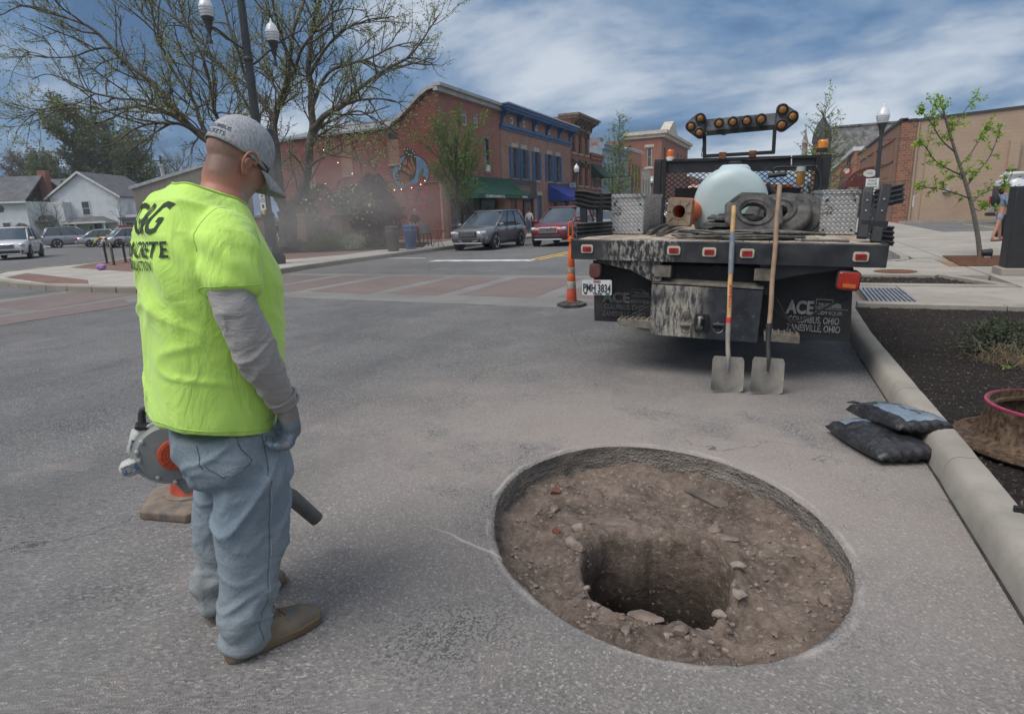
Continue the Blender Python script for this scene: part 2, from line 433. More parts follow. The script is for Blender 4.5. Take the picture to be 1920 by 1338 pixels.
# ---- the dug-out hole
s = NT('earth')
sp = s.n('SeparateXYZ', Vector=s.co)
c = s.mix(s.rng(s.noise(3.2,6,0.6),0.35,0.68),(0.10,0.075,0.060),(0.25,0.192,0.155))
c = s.mix(s.math('MULTIPLY', s.rng(s.noise(34,5,0.7),0.45,0.7),0.55), c, (0.33,0.27,0.225))
c = s.mix(s.math('MULTIPLY', s.rng(s.noise(11,5,0.7),0.5,0.66),0.6), c, (0.075,0.055,0.045))
c = s.mix(s.rng(sp.outputs[2],-0.22,-0.6,0.0,0.92), c, (0.020,0.017,0.015))  # shade of the deep shaft put into the colour, blackening with depth
pb = s.vor(70, 'F1', out=1); pc = s.n('SeparateColor', Color=pb)
c = s.mix(s.math('MULTIPLY', s.rng(pc.outputs[0],0.955,0.97),0.5), c, (0.38,0.33,0.29))
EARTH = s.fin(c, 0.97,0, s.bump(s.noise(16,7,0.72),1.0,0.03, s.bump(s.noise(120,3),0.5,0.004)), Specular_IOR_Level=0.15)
s = NT('cut_edge')
st = s.noise(9,6,0.7, vec=s.map(scale=(1,1,7)))
c = s.mix(s.rng(st, 0.35,0.65),(0.10,0.085,0.07),(0.32,0.285,0.25))
c = s.mix(s.rng(s.vor(60),0.05,0.25,0.7,0.0), c, (0.42,0.39,0.36))
CUT = s.fin(c, 0.95,0, s.bump(s.vor(70),0.8,0.012, s.bump(st, 0.8,0.02)))
pit = [(a_, b_-.04) for a_, b_ in [(-0.73,2.30),(-0.79,2.46),(-0.765,2.66),(-0.60,2.76),(-0.42,2.80),(-0.28,2.775),(-0.175,2.67),(-0.15,2.45),(-0.155,2.30),(-0.20,2.19),(-0.33,2.145),(-0.50,2.13),(-0.64,2.17)]]
PC = Vector((-0.46,2.42))
pang = sorted([(math.atan2(y-PC.y, x-PC.x) % (2*PI), math.hypot(x-PC.x, y-PC.y)) for x, y in pit])
def pit_r(t):
 t %= 2*PI
 for i in range(len(pang)):
  a0, r_0 = pang[i]; a1, r_1 = pang[(i+1) % len(pang)]
  if i == len(pang)-1: a1 += 2*PI
  tt = t+2*PI if (i == len(pang)-1 and t < a0) else t
  if a0 <= tt <= a1:
   k = (tt-a0)/(a1-a0); k = k*k*(3-2*k); return (r_0*(1-k)+r_1*k)+0.012*noise.noise(Vector((math.cos(t)*4, math.sin(t)*4,2)))
 return 0.3
def out_r(t):                                   # distance from the pit centre to the cut circle
 f_ = lambda v: Vector(((.5221*v.x-.8529*v.y)/.968,(.8529*v.x+.5221*v.y)/.778))
 d = f_(Vector((math.cos(t), math.sin(t)))); o = f_(PC-HC); a_ = d.dot(d); b = o.dot(d)/a_; cc = (o.dot(o)-1)/a_
 return -b+math.sqrt(b*b-cc)
NA, NR = 420,64
rs = []
def dirtz(x, y, k, t):                          # k 0 at the pit, 1 at the wall
 base = -0.125-0.05*math.sin(PI*k)*0.6
 nearside = max(0,-math.sin(t))             # spoil banks up on the near side and on the right
 base += 0.055*nearside*k+0.03*max(0, math.cos(t))*k
 base += -0.02*max(0, math.sin(t))*k
 p = Vector((x, y, 0))
 z = base+0.045*fbm(p*3.2,3)+0.022*(0.5-abs(fbm(p*7+Vector((4,0,0)),3)))+0.010*fbm(p*26,3)
 z += 0.03*max(0,1-abs(k-0.05)/0.12)*(0.6+noise.noise(Vector((math.cos(t)*3, math.sin(t)*3,5))))
 return min(z, -0.03)
wall = []
for j in range(14):                             # pit wall from the bottom up
 f = j/13
 row = []
 for i in range(NA):
  t = 2*PI*i/NA; zz = lerp(-2.3,-0.165, f)
  rr = pit_r(t)*(1.0+0.10*(1-f)) + 0.02*noise.noise(Vector((math.cos(t)*4, math.sin(t)*4, zz*5)))+0.008*noise.noise(Vector((math.cos(t)*12, math.sin(t)*12, zz*18)))
  row.append((PC.x+rr*math.cos(t), PC.y+rr*math.sin(t), zz))
 wall.append(row)
for j in range(NR):
 k = (j/(NR-1)); row = []
 for i in range(NA):
  t = 2*PI*i/NA; a = pit_r(t)+0.012; b = out_r(t); rr = lerp(a, b, k)
  x, y = PC.x+rr*math.cos(t), PC.y+rr*math.sin(t)
  row.append((x, y, dirtz(x, y, k, t)))
 wall.append(row)
mb = MB(); mb.rings(wall, True, True, False)
mb.f = [f[::1] for f in mb.f]
def dirt_at(x, y):
 t = math.atan2(y-PC.y, x-PC.x); d = math.hypot(x-PC.x, y-PC.y); a = pit_r(t)+0.012; b = out_r(t)
 return dirtz(x, y, min(1, max(0,(d-a)/(b-a))), t)
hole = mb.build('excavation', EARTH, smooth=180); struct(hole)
hole['label'] = 'round saw-cut hole in the road with a squarish dark shaft dug in its middle'
mb = MB()
rows = []
for j in range(9):
 f = j/8; z = lerp(-0.34,-0.011, f); row = []
 for i in range(NS):
  t = 2*PI*i/NS; rr = crumb(t)-0.010+(0.022*noise.noise(Vector((math.cos(t)*5, math.sin(t)*5, z*30)))+0.010*noise.noise(Vector((math.cos(t)*25, math.sin(t)*25, z*40))) if j < 8 else 0)
  rr += 0.012*(1-f)
  row.append((HC.x+rr*math.cos(t), HC.y+rr*math.sin(t), z))
 rows.append(row)
mb.rings(rows, True, False, False)
mb.f = [f[::-1] for f in mb.f]
o = mb.build('cut_wall', CUT, smooth=180, parent=hole)
o['label'] = 'chalky cut edge of the road layers round the hole'
GRAV = M('gravel_stone', (0.22,0.175,0.145),0.95, var=0.45, vs=30)
mb = MB()
for k in range(800):
 t = rnd.uniform(0,2*PI); kk = rnd.random()**0.7; a = pit_r(t)+0.015; b = out_r(t)-0.02; rr = lerp(a, b, kk)
 x, y = PC.x+rr*math.cos(t), PC.y+rr*math.sin(t)
 sz = rnd.choice((0.002,0.003,0.004,0.005,0.007,0.011))*rnd.uniform(0.8,1.3)
 if noise.noise(Vector((x*3, y*3,9))) < -0.15 and sz > 0.006: sz = 0.004
 mb.blob((x, y, dirt_at(x, y)+sz*0.4),(sz, sz*rnd.uniform(0.6,1), sz*0.7), k, 0.35,1)
mb.build('gravel', GRAV, parent=hole, kind='stuff')
STONE = M('lime_stone', (0.31,0.26,0.215),0.9, var=0.3, vs=14, bump=0.6, bs=50, dirt=(0.17,0.125,0.10), dl=0.45, dh=0.6, ds=9)
DSTONE = M('dark_stone', (0.19,0.145,0.118),0.95, var=0.35, vs=14, bump=0.6, bs=50)
BRK = M('broken_brick', (0.20,0.065,0.045),0.9, var=0.3, vs=20, dirt=(0.17,0.12,0.10), dl=0.5, dh=0.7, ds=12)
def rock(px, py, sz, m, label, seed, name='stone', asp=(1,0.7,0.5), rz=0.0, dz=0.0, sub=2):
 p = gp(px, py, -0.12); z = dirt_at(p.x, p.y)
 mb = MB(); mb.M = Matrix.Rotation(rz, 4, 'Z'); mb.blob((0,0,0),(sz*asp[0], sz*asp[1], sz*asp[2]), seed, 0.3, sub, 1.1)
 o = mb.build(name, m, smooth=35); o.location = (p.x, p.y, z+sz*asp[2]*0.35+dz)
 tag(o, label, 'stone' if name == 'stone' else 'brick')
 return o
RK = [(1085,985,0.040, STONE, 'pale rounded stone at the upper left of the shaft mouth'),
      (1078,1028,0.050, STONE, 'big tan block stone beside the left lip of the shaft'),
      (1150,980,0.075, DSTONE, 'long flat brown stone above the back lip of the shaft'),
      (1385,1080,0.030, STONE, 'tall pale stone set in the right lip of the shaft'),
      (1385,1130,0.034, STONE, 'light chunk of stone below the right lip of the shaft'),
      (1350,1160,0.030, STONE, 'small pale stone at the lower right corner of the shaft'),
      (1340,985,0.038, DSTONE, 'brown pointed stone alone on the dirt right of the shaft back'),
      (1360,1000,0.040, DSTONE, 'sloping dirt-coloured slab of stone behind the pointed stone'),
      (1425,1142,0.016, STONE, 'small grey stone on the dirt right of the shaft'),
      (1175,1195,0.024, DSTONE, 'brown stone in the rubble below the near lip of the shaft'),
      (1210,1160,0.045, DSTONE, 'flat brown stone forming the near lip of the shaft'),
      (1275,1190,0.030, DSTONE, 'rough stone in the rubble near the middle of the near bank'),
      (1455,1190,0.022, DSTONE, 'round clod on the near bank toward the right rim'),
      (1495,1200,0.024, DSTONE, 'clod of earth lying close to the right near rim'),
      (1250,1195,0.014, STONE, 'little grey stone on the near bank'),
      (1305,1230,0.020, DSTONE, 'stone tucked right under the near rim of the hole'),
      (1100,1110,0.018, STONE, 'whitish pebble at the left near corner of the shaft'),
      (1165,1165,0.022, DSTONE, 'rounded stone just outside the near left lip'),
      (1545,1130,0.040, DSTONE, 'earth lump against the right wall of the hole'),
      (1510,1020,0.014, STONE, 'lone light grey pebble on the right slope'),
      (1480,993,0.018, DSTONE, 'dark stone on the right slope of the dirt'),
      (1010,950,0.030, DSTONE, 'dark lump against the left wall beside the brick'),
      (1040,950,0.035, DSTONE, 'dark stone just under the upper brick fragment')]
for i, (a, b, sz, m, lb) in enumerate(RK):
 asp = (1.5,0.7,0.3) if 'flat' in lb or 'slab' in lb else (1,0.75,0.6)
 rock(a, b, sz, m, lb, i+3, asp=asp, rz=rnd.uniform(0,3) if 'flat' not in lb else 0.1)
for a, b, sz, lb, rz in ((1040,912,0.030, 'red brick fragment high on the left side of the hole', 0.7),(1042,988,0.024, 'smaller red brick fragment left of the pale stones', 2.2)):
 p = gp(a, b, -0.12); mb = MB(); mb.prism([(-sz, -sz*0.6),(sz*0.9,-sz*0.7),(sz*1.1, sz*0.2),(0, sz*0.8)],-sz*0.5, sz*0.5)
 o = mb.build('brick_fragment', BRK, bev=0.003); o.location = (p.x, p.y, dirt_at(p.x, p.y)+sz*0.35); o.rotation_euler = (0.4,0.3, rz); tag(o, lb, 'brick')
p = gp(1320,908,-0.09); mb = MB()
mb.prism([(-0.13,0.0),(-0.11,-0.022),(0.02,-0.03),(0.10,-0.045),(0.16,-0.03),(0.17,0.03),(-0.10,0.045)],-0.03,0.02)
o = mb.build('slab_fragment', M('old_asphalt', (0.12,0.095,0.078),0.95, var=0.4, vs=20, bump=0.7), bev=0.005); o.location = (p.x, p.y, dirt_at(p.x, p.y)+.002); o.rotation_euler = (0.22,0.05, R(-24))
tag(o, 'long dark broken slab edge jutting from the dirt under the far rim', 'slab')
mb = MB()
for k in range(900):
 t = rnd.uniform(0,2*PI); rr = 0.93+abs(rnd.gauss(0,0.55)); x, y = HC.x+rr*math.cos(t), HC.y+rr*math.sin(t)
 if x > 0.6 or y < 1.0: continue
 sz = rnd.uniform(0.0012,0.0035); mb.blob((x, y, sz*0.4),(sz, sz*0.8, sz*0.6), k, 0.3,1)
for k in range(700):
 x, y = rnd.uniform(-6,0.6), rnd.uniform(1.2,9); sz = rnd.uniform(0.0015,0.005); mb.blob((x, y, sz*0.4),(sz, sz*0.8, sz*0.6), k, 0.3,1)
mb.build('loose_gravel', M('crumb_stone', (0.2,0.18,0.165),0.95, var=0.6, vs=40), kind='stuff')
# ================================================================ concrete, kerbs and paving
def concrete(name, col, sc=1.0, dirt=(0.20,0.185,0.165), k=0.35):
 if name in MATS: return MATS[name]
 s = NT(name)
 c = s.mix(s.rng(s.noise(0.8*sc, 6,0.6),0.35,0.68), tuple(x*0.8 for x in col), tuple(x*1.1 for x in col))
 c = s.mix(s.math('MULTIPLY', s.rng(s.noise(3.3*sc, 7,0.7),0.48,0.68), k), c, dirt)
 c = s.mix(s.math('MULTIPLY', s.rng(s.noise(160*sc, 2),0.5,0.8),0.35), c, tuple(x*0.55 for x in col))
 m = s.fin(c, 0.92,0, s.bump(s.noise(90*sc, 4,0.7),0.35,0.004), Specular_IOR_Level=0.25)
 MATS[name] = m
 return m
KERB = concrete('kerb_concrete', (0.335,0.305,0.262),1.6, k=0.5)
WALK = concrete('walk_concrete', (0.36,0.325,0.28))
FWALK = concrete('far_walk_concrete', (0.42,0.39,0.345))
def kx(y): return float(np.interp(y, [-.6,2.4,3.0,3.85,5.16,7.0,9.1],[.86,.83,.81,.78,.72,.64,.62]))
kprof = [(-0.004,-0.05),(0.0,0.0),(0.008,0.07),(0.022,0.115),(0.042,0.138),(0.068,0.148),(0.14,0.150),(0.158,0.146),(0.166,0.13),(0.166,-0.05)]
kroot = thing('near_kerb', None, None); kroot['kind'] = 'structure'
ys = [-0.6,0.95,2.28,3.62,4.95,6.35,7.75,9.1]
for i in range(len(ys)-1):
 a, b = ys[i]+0.004, ys[i+1]-0.004
 rs = []
 nn = 10
 for j in range(nn+1):
  y = lerp(a, b, j/nn); e = 0.004 if j in (0, nn) else 0.0
  rs.append([(kx(y)+px2+(e if px2 < 0.1 else -e*0), y, z-e) for px2, z in kprof])
 mb = MB(); mb.rings(rs, False, False, False)
 mb.add([rs[0][k] for k in range(len(kprof))],[tuple(range(len(kprof)))]); mb.add([rs[-1][k] for k in range(len(kprof))],[tuple(range(len(kprof)-1,-1,-1))])
 mb.build('kerb_stone', KERB, kroot, smooth=50, fixn=True)
mb = MB(); mb.prism([(kx(y)-.010, y) for y in (-.6,1,2.3,3.6,5,6.35,9.1)]+[(kx(y)+.02, y) for y in (9.1,6.35,5,3.6,2.3,1,-.6)],0,.003); mb.build('gutter_joint', M('gutter_grime', (.035,.033,.03),.95, var=.5, vs=12), kroot)
s = NT('mulch_soil')
c = s.mix(s.rng(s.noise(40,6,0.8),0.4,0.7),(0.016,0.013,0.012),(0.065,0.052,0.044))
c = s.mix(s.rng(s.noise(1.5,4),0.45,0.7,0,0.6), c, (0.045,0.035,0.03))
MUL = s.fin(c, 0.95,0, s.bump(s.noise(55,5,0.8),1.0,0.03), Specular_IOR_Level=0.2)
def grid_surface(name, x0, x1, y0, y1, nx, ny, zf, inside=None, mat=None):
 mb = MB(); idx = {}; vs = []; fs = []
 for j in range(ny+1):
  for i in range(nx+1):
   x, y = lerp(x0, x1, i/nx), lerp(y0, y1, j/ny); idx[i, j] = len(vs); vs.append((x, y, zf(x, y)))
 for j in range(ny):
  for i in range(nx):
   if inside is None or inside((x0+(x1-x0)*(i+0.5)/nx),(y0+(y1-y0)*(j+0.5)/ny)): fs.append((idx[i, j], idx[i+1, j], idx[i+1, j+1], idx[i, j+1]))
 mb.add(vs, fs); return mb.build(name, mat, smooth=180)
zm = lambda x, y: 0.095+0.02*fbm((x*1.3, y*1.3,0),3)+0.010*fbm((x*14, y*14,1),2)
mbed = grid_surface('mulch_bed', 0.76,7.5,-0.6,9.1,130,170, zm, lambda x, y: x > kx(y)+0.14, MUL); struct(mbed)
CH = M('mulch_chip', (0.050,0.038,0.031),0.9, var=0.5, vs=25)
CHL = M('pale_chip', (0.23,0.18,0.135),0.9, var=0.5, vs=25)
def chips(n, x0, x1, y0, y1, zf, inside, seed, scl=1.0):
 r_ = random.Random(seed); mb = MB()
 for k in range(n):
  x, y = r_.uniform(x0, x1), r_.uniform(y0, y1)
  if not inside(x, y): continue
  L = r_.uniform(0.006,0.028)*scl; w = r_.uniform(0.003,0.009)*scl; mb.mi = 1 if r_.random() < 0.18 else 0
  if mb.mi: L *= 0.7; w *= 0.6
  mb.cbox((x, y, zf(x, y)+0.004*scl),(L, w, 0.003*scl),(r_.gauss(0,0.4), r_.gauss(0,0.4), r_.uniform(0, PI)))
 return mb.build('mulch', [CH, CHL], kind='stuff')
mc = chips(19000,0.86,4.2,1.0,9.1, zm, lambda x, y: x > kx(y)+0.18,5)
tag(mc, 'dark shredded bark mulch behind the near kerb', 'mulch')
wroot = thing('sidewalk', None, None); wroot['kind'] = 'structure'
def slab(poly, parent, mat, z0=-0.02, z1=0.12, name='slab', bev=0.006):
 mb = MB(); cx = sum(p[0] for p in poly)/len(poly); cy = sum(p[1] for p in poly)/len(poly)
 q = []
 for p in poly:
  d = Vector((cx-p[0], cy-p[1])); d.normalize(); q.append((p[0]+d.x*0.006, p[1]+d.y*0.006))
 mb.prism(q, z0, z1); return mb.build(name, mat, parent, bev=bev)
XE = 14.0
for x0 in [0.84+i*1.6 for i in range(8)]:
 slab([(x0,9.12),(min(x0+1.6, XE),9.12),(min(x0+1.6, XE),9.36),(x0,9.36)], wroot, KERB, z1=0.15, name='kerb_stone')
slab([(1.02,9.37),(1.56,9.37),(1.50,11.1),(1.02,11.1)], wroot, WALK, z1=0.105)
xs = [1.57,3.1,4.7,6.3,7.9,9.5,11.1,12.7,14.3]
for i in range(len(xs)-1):
 slab([(xs[i],9.37),(xs[i+1],9.37),(xs[i+1],11.35),(xs[i],11.35)], wroot, WALK)
slab([(1.0,11.1),(1.56,11.1),(1.56,11.35),(1.0,11.35)], wroot, KERB)
slab([(1.0,11.36),(3.15,11.36),(2.95,11.62),(1.0,11.62)], wroot, KERB, z1=0.135, name='kerb_stone')
slab([(1.0,13.0),(2.35,12.9),(2.45,13.1),(1.0,13.25)], wroot, KERB, z1=0.135, name='kerb_stone')
slab([(2.97,11.62),(3.17,11.6),(2.65,12.95),(2.46,13.05)], wroot, KERB, z1=0.135, name='kerb_stone')
zs = lambda x, y: 0.085+0.01*fbm((x*9, y*9,3),3)
inn = lambda x, y: 11.6 < y < 13.0 and 1.0 < x < 2.93-(y-11.6)*0.36
o = grid_surface('mulch_strip', 0.98,3.0,11.6,13.05,30,22, zs, inn, MUL); struct(o)
tag(chips(1300,1.0,2.9,11.6,13.0, zs, inn, 6,1.6), 'bark mulch in the narrow bed before the drain grate', 'mulch')
cols_x = [3.2,4.9,6.6,8.3,10.0,11.7,13.4,15.1]
rows_y = [11.36,13.3,15.0,17.0,19.0,21.0,23.0,25.0,27.5]
for j in range(len(rows_y)-1):
 for i in range(len(cols_x)-1):
  slab([(cols_x[i], rows_y[j]),(cols_x[i+1], rows_y[j]),(cols_x[i+1], rows_y[j+1]),(cols_x[i], rows_y[j+1])], wroot, WALK)
slab([(1.0,13.26),(3.18,13.1),(3.18,14.6),(1.15,14.6)], wroot, WALK)
slab([(1.16,14.62),(3.18,14.62),(3.18,17.0),(2.62,16.8),(2.2,16.1),(1.35,15.9)], wroot, WALK)
for a, b in ((17.0,19),(19,21),(21,23),(23,25),(25,27.5)): slab([(2.62, a),(3.18, a),(3.18, b),(2.62, b)], wroot, WALK)
cp = [(0.9,13.2),(1.0,14.6),(1.18,15.75),(1.45,16.0),(2.0,16.15),(2.3,16.5),(2.42,17.5),(2.44,20.0),(2.44,27.5)]
for i in range(len(cp)-1):
 a, b = Vector(cp[i]), Vector(cp[i+1]); d = (b-a).normalized(); nn = Vector((d.y, -d.x))*0.17
 slab([a, b, b+nn, a+nn][::-1], wroot, KERB, z1=0.14, name='kerb_stone')
for a, b in ((27.5,34),(34,40),(40,46),(46,60),(60,80),(80,110)): slab([(2.44, a),(5.65, a),(5.65, b),(2.44, b)], wroot, WALK)
slab([(0.5,31.6),(2.43,30),(2.43,38),(0.5,36.4)], wroot, KERB, z1=0.13)
mb = MB(); mb.box(5.66,27.5,-0.05,60,45.9,0.03)
struct(mb.build('parking_lot', ASPH))
slab([(5.66,27.5),(9,27.5),(9,30.5),(5.66,30.5)], wroot, WALK); slab([(9.02,27.5),(14,27.5),(14,30.5),(9.02,30.5)], wroot, WALK)
slab([(5.9,44.5),(12,44.5),(12,44.75),(5.9,44.75)], wroot, KERB, z1=0.2, name='kerb_stone')
mb = MB()
for xx in (8.6,11.4): mb.box(xx, 36,0.031, xx+0.12,42,0.036)
struct(mb.build('parking_marking', M('yellow_paint', (0.5,0.36,0.06),0.8, var=0.4, vs=8)))
GR = M('galvanised', (0.33,0.35,0.38),0.5,0.7, var=0.3)
g = thing('drain_grate', 'grey metal bar grate let into the walk beside the truck', 'grate', (1.30,10.25,0.11))
mb = MB(); mb.box(-0.29,-0.78,0.0,0.29,0.80,0.004); mb.build('bed_plate', M('dark_gap', (0.03,0.03,0.03)), g)
mb = MB()
for k in range(11):
 x = -0.27+k*0.054; mb = MB(); mb.box(x-0.014,-0.77,0.004, x+0.014,0.79,0.020); mb.build('bar', GR, g)
mb = MB(); mb.lathe([(0.0,0.002),(0.36,0.002),(0.36,0.01),(0.0,0.012)],32, gp(1678,509,0.12)); RUSTY = M('rusty_iron', (0.17,0.068,0.030),0.85,0.2, var=0.5, vs=12, fine=0.5, dirt=(0.27,0.13,0.06), ds=8)
tag(mb.build('manhole_cover', RUSTY), 'rusty round cover let into the far walk by the mulch strip', 'manhole cover')
# ---- far pavement: raised concrete with brick infill
BPAVE = brick_mat('paver_brick', (0.165,0.095,0.072),(0.215,0.125,0.095),(0.13,0.10,0.085),0.2,0.1,0.008,0.5, flat=True)
FK = concrete('far_kerb_concrete', (0.27,0.24,0.20),0.8)
froot = thing('far_sidewalk', None, None); froot['kind'] = 'structure'
fp = [(-14.4,130),(-14.4,24),(-14.25,18),(-13.95,14.6),(-13.5,12.6),(-12.75,11.0),(-12.4,10.1),(-12.8,9.5),(-14.2,9.15),(-17.1,9.26),(-19.6,9.7),(-21.7,10.3),(-23.8,11.2),(-25.2,12.3),(-25.9,13.6),(-26.1,15.2),(-27.2,17.2),(-30,20.5),(-36,27),(-44,36),(-60,60),(-60,130)]
mb = MB(); mb.prism(fp, -0.05,0.12); mb.build('pavement_base', FWALK, froot)
edge = smoothpath([(x, y, 0) for x, y in fp[1:19]],3)  # added dark masses that block the bright gap under the bed
for i in range(len(edge)-1):
 a, b = edge[i], edge[i+1]; L = (b-a).length; m_ = max(1, int(L/2.4))
 for k in range(m_):
  p, q = a.lerp(b, k/m_), a.lerp(b, (k+1)/m_); d = (q-p).normalized(); nn = Vector((-d.y, d.x, 0))
  p = p+d*0.008; q = q-d*0.008
  mb = MB(); mb.prism([p-nn*0.02, q-nn*0.02, q+nn*0.17, p+nn*0.17],-0.02,0.145); mb.build('kerb_stone', FK, froot, bev=0.02)
for k in range(14):
 a, b = 24+k*7.5,31.5+k*7.5
 mb = MB(); mb.prism([(-14.42, a),(-14.42, b-0.01),(-14.23, b-0.01),(-14.23, a)],-0.02,0.145); mb.build('kerb_stone', FK, froot)
def patch(poly, mat, z=0.1245, parent=froot, name='brick_field'):
 mb = MB(); mb.prism(poly, z-0.012, z); return mb.build(name, mat, parent)
patch([(-22.04,10.65),(-17.8,9.52),(-16.2,9.6),(-17.47,10.35),(-23.3,11.9)], BPAVE)
patch([(-24.4,13.9),(-18.6,12.5),(-17.1,15.3),(-17.05,17.2),(-16.4,19.5),(-16.8,22),(-17.2,24.0),(-17.7,28.6),(-18.0,33),(-27,33),(-34,33),(-42,34.5),(-30.5,21.5),(-27.4,18),(-25.7,15.4)], BPAVE)
JT = M('joint_dark', (0.12,0.11,0.10),0.95)
mb = MB()
for k in range(40):
 y = 16+k*1.9; mb.box(-16.9 if y > 20 else -16.9, y, 0.120,-14.24, y+0.015,0.1215)
struct(mb.build('pavement_joint', JT, froot))
BX = brick_mat('crosswalk_brick', (0.155,0.118,0.108),(0.185,0.14,0.128),(0.15,0.14,0.13),0.2,0.1,0.008,0.35, flat=True)
CB = concrete('road_concrete', (0.215,0.205,0.195),0.7)
cw = thing('crosswalk', None, None); cw['kind'] = 'structure'
def flush(poly, z, mat, name): mb = MB(); mb.prism(poly, -0.02, z); return mb.build(name, mat, cw)
flush([(-13.7,9.3),(2.0,8.7),(2.0,13.6),(-13.2,13.6),(-12.6,10.6)],0.003, CB, 'concrete_border')
bays = [(-13.0,-11.25),(-10.85,-9.75),(-9.35,-7.75),(-7.35,-6.1),(-5.7,-4.1),(-3.7,-2.2),(-1.8,0.3)]
for a, b in bays: flush([(a, 10.0),(b, 9.85),(b-0.1,13.1),(a-0.1,13.1)],0.007, BX, 'brick_bay')
flush([(-16.2,9.0),(-12.2,9.2),(-10.2,-6),(-15.0,-6)],0.0035, CB, 'concrete_border')
for a, b in ((6.7,9.0),(3.5,6.35),(0.2,3.2),(-3,-0.1)): flush([(-15.55+ (9-a)*0.08, a),(-13.2+(9-a)*0.1, a),(-13.4+(9-b)*0.1, b),(-15.75+(9-b)*0.08, b)],0.0075, BX, 'brick_bay')
flush([(-12.75,8.2),(-11.6,7.6),(-11.5,4),(-12.6,4)],0.0075, BX, 'brick_bay')
WP = M('white_road_paint', (0.62,0.61,0.59),0.8, var=0.25, vs=3, dirt=(0.25,0.245,0.24), dl=0.5, dh=0.75, ds=2.5)
YP = M('yellow_road_paint', (0.60,0.38,0.06),0.8, var=0.25, vs=3, dirt=(0.25,0.22,0.16), dl=0.55, dh=0.8, ds=2.5)
mb = MB(); mb.prism([(-11.2,17.75),(-7.5,17.85),(-7.5,18.42),(-11.2,18.3)],0.001,0.005); struct(mb.build('stop_line', WP))
mb = MB()
for x in (-7.75,-7.45): mb.box(x, 18.3,0.001, x+0.13,118,0.005)
mb.prism([(-7.3,19.6),(-5.2,21),(-5.25,21.3),(-7.3,19.85)],0.001,0.005)
struct(mb.build('centre_line', YP))
mb = MB(); mb.box(-13.9,19.2,0.001,-12.3,19.35,0.005)
for k in range(6): mb.box(-12.0,26+k*7,0.001,-11.88,28+k*7,0.005)
struct(mb.build('parking_line', WP))
GRASS = M('grass_ground', (0.07,0.11,0.035),0.95, var=0.4, vs=3, fine=0.5, fs=30)
def dpt(px, D, z=0.0):
 d = ray(px, 430); d = Vector((d.x, d.y, 0)); k = D/d.dot(CF); return Vector((d.x*k, d.y*k, z))
def quadD(px0, px1, d0, d1, z0, z1, name, mat):
 a, b, c_, d_ = dpt(px0, d0), dpt(px1, d0), dpt(px1, d1), dpt(px0, d1)
 mb = MB(); mb.prism([(p.x, p.y) for p in (a, b, c_, d_)], z0, z1); return struct(mb.build(name, mat))
quadD(-500,480,66,68,-0.02,0.10, 'far_pavement', FWALK)
quadD(-500,480,68.01,140,-0.02,0.13, 'lawn', GRASS)
quadD(-500,110,55,58.5,0.0,0.06, 'lot_island', FWALK)
quadD(480,900,80,140,-0.02,0.12, 'far_lawn', GRASS)
# ================================================================ buildings
GLASS = M('window_glass', (0.045,0.055,0.065),0.06, var=0.3, vs=1.5, spec=0.8)
DARKIN = M('dark_interior', (0.02,0.02,0.022),0.5, var=0.3)
BR_A = brick_mat('red_brick', (0.225,0.085,0.062),(0.31,0.13,0.095),(0.25,0.19,0.16), dirt=0.4, ms=0.016)
BR_P = brick_mat('painted_brick', (0.155,0.050,0.040),(0.175,0.058,0.045),(0.12,0.045,0.036), dirt=0.5)
BR_B = brick_mat('old_brick', (0.23,0.115,0.085),(0.35,0.195,0.145),(0.34,0.27,0.22), dirt=0.4, ms=0.016)
BR_C = brick_mat('brown_brick', (0.25,0.095,0.06),(0.31,0.13,0.085),(0.2,0.13,0.1), dirt=0.45)
BR_F = brick_mat('orange_brick', (0.38,0.16,0.085),(0.44,0.20,0.11),(0.3,0.2,0.14), dirt=0.3)
BR_R = brick_mat('tan_brick', (0.24,0.12,0.07),(0.33,0.17,0.10),(0.2,0.15,0.11), dirt=0.35)
BR_S = brick_mat('multicolour_brick', (0.30,0.12,0.065),(0.09,0.05,0.035),(0.30,0.21,0.15), w=0.3, h=0.15, ms=0.03, dirt=0.15)
STONEC = M('sill_stone', (0.42,0.37,0.30),0.9, var=0.3, vs=5)
GSTONE = M('lintel_stone', (0.22,0.19,0.165),0.9, var=0.3, vs=5)
WHITE = M('white_paint', (0.62,0.62,0.60),0.6, var=0.15, vs=3)
BLUE = M('blue_paint', (0.022,0.095,0.25),0.55, var=0.3, vs=2)
BLUEL = M('shutter_blue', (0.045,0.12,0.22),0.6, var=0.35, vs=3)
TRIMG = M('grey_trim', (0.36,0.36,0.36),0.6, var=0.2, vs=2)
BROWNT = M('brown_cornice', (0.16,0.115,0.085),0.8, var=0.4, vs=3)
BLACK = M('black_paint', (0.018,0.018,0.02),0.5, var=0.3)
CHAR = M('charcoal_paint', (0.045,0.047,0.052),0.6, var=0.2)
LBLUE = M('pale_blue_paint', (0.24,0.32,0.40),0.8, var=0.2, vs=1.5)
CREAM = M('cream_paint', (0.52,0.47,0.38),0.8, var=0.2, vs=1.5)
ROOF = M('grey_roofing', (0.20,0.215,0.225),0.8, var=0.25, vs=2)
SHING = M('roof_shingle', (0.115,0.115,0.125),0.9, var=0.35, vs=1.2, fine=0.5, fs=9)
GREENC = M('green_canvas', (0.014,0.085,0.052),0.8, var=0.25, vs=2)
BLUEC = M('blue_canvas', (0.018,0.055,0.32),0.75, var=0.25, vs=2)
LETW = M('white_lettering', (0.7,0.7,0.7),0.7, var=0.02)
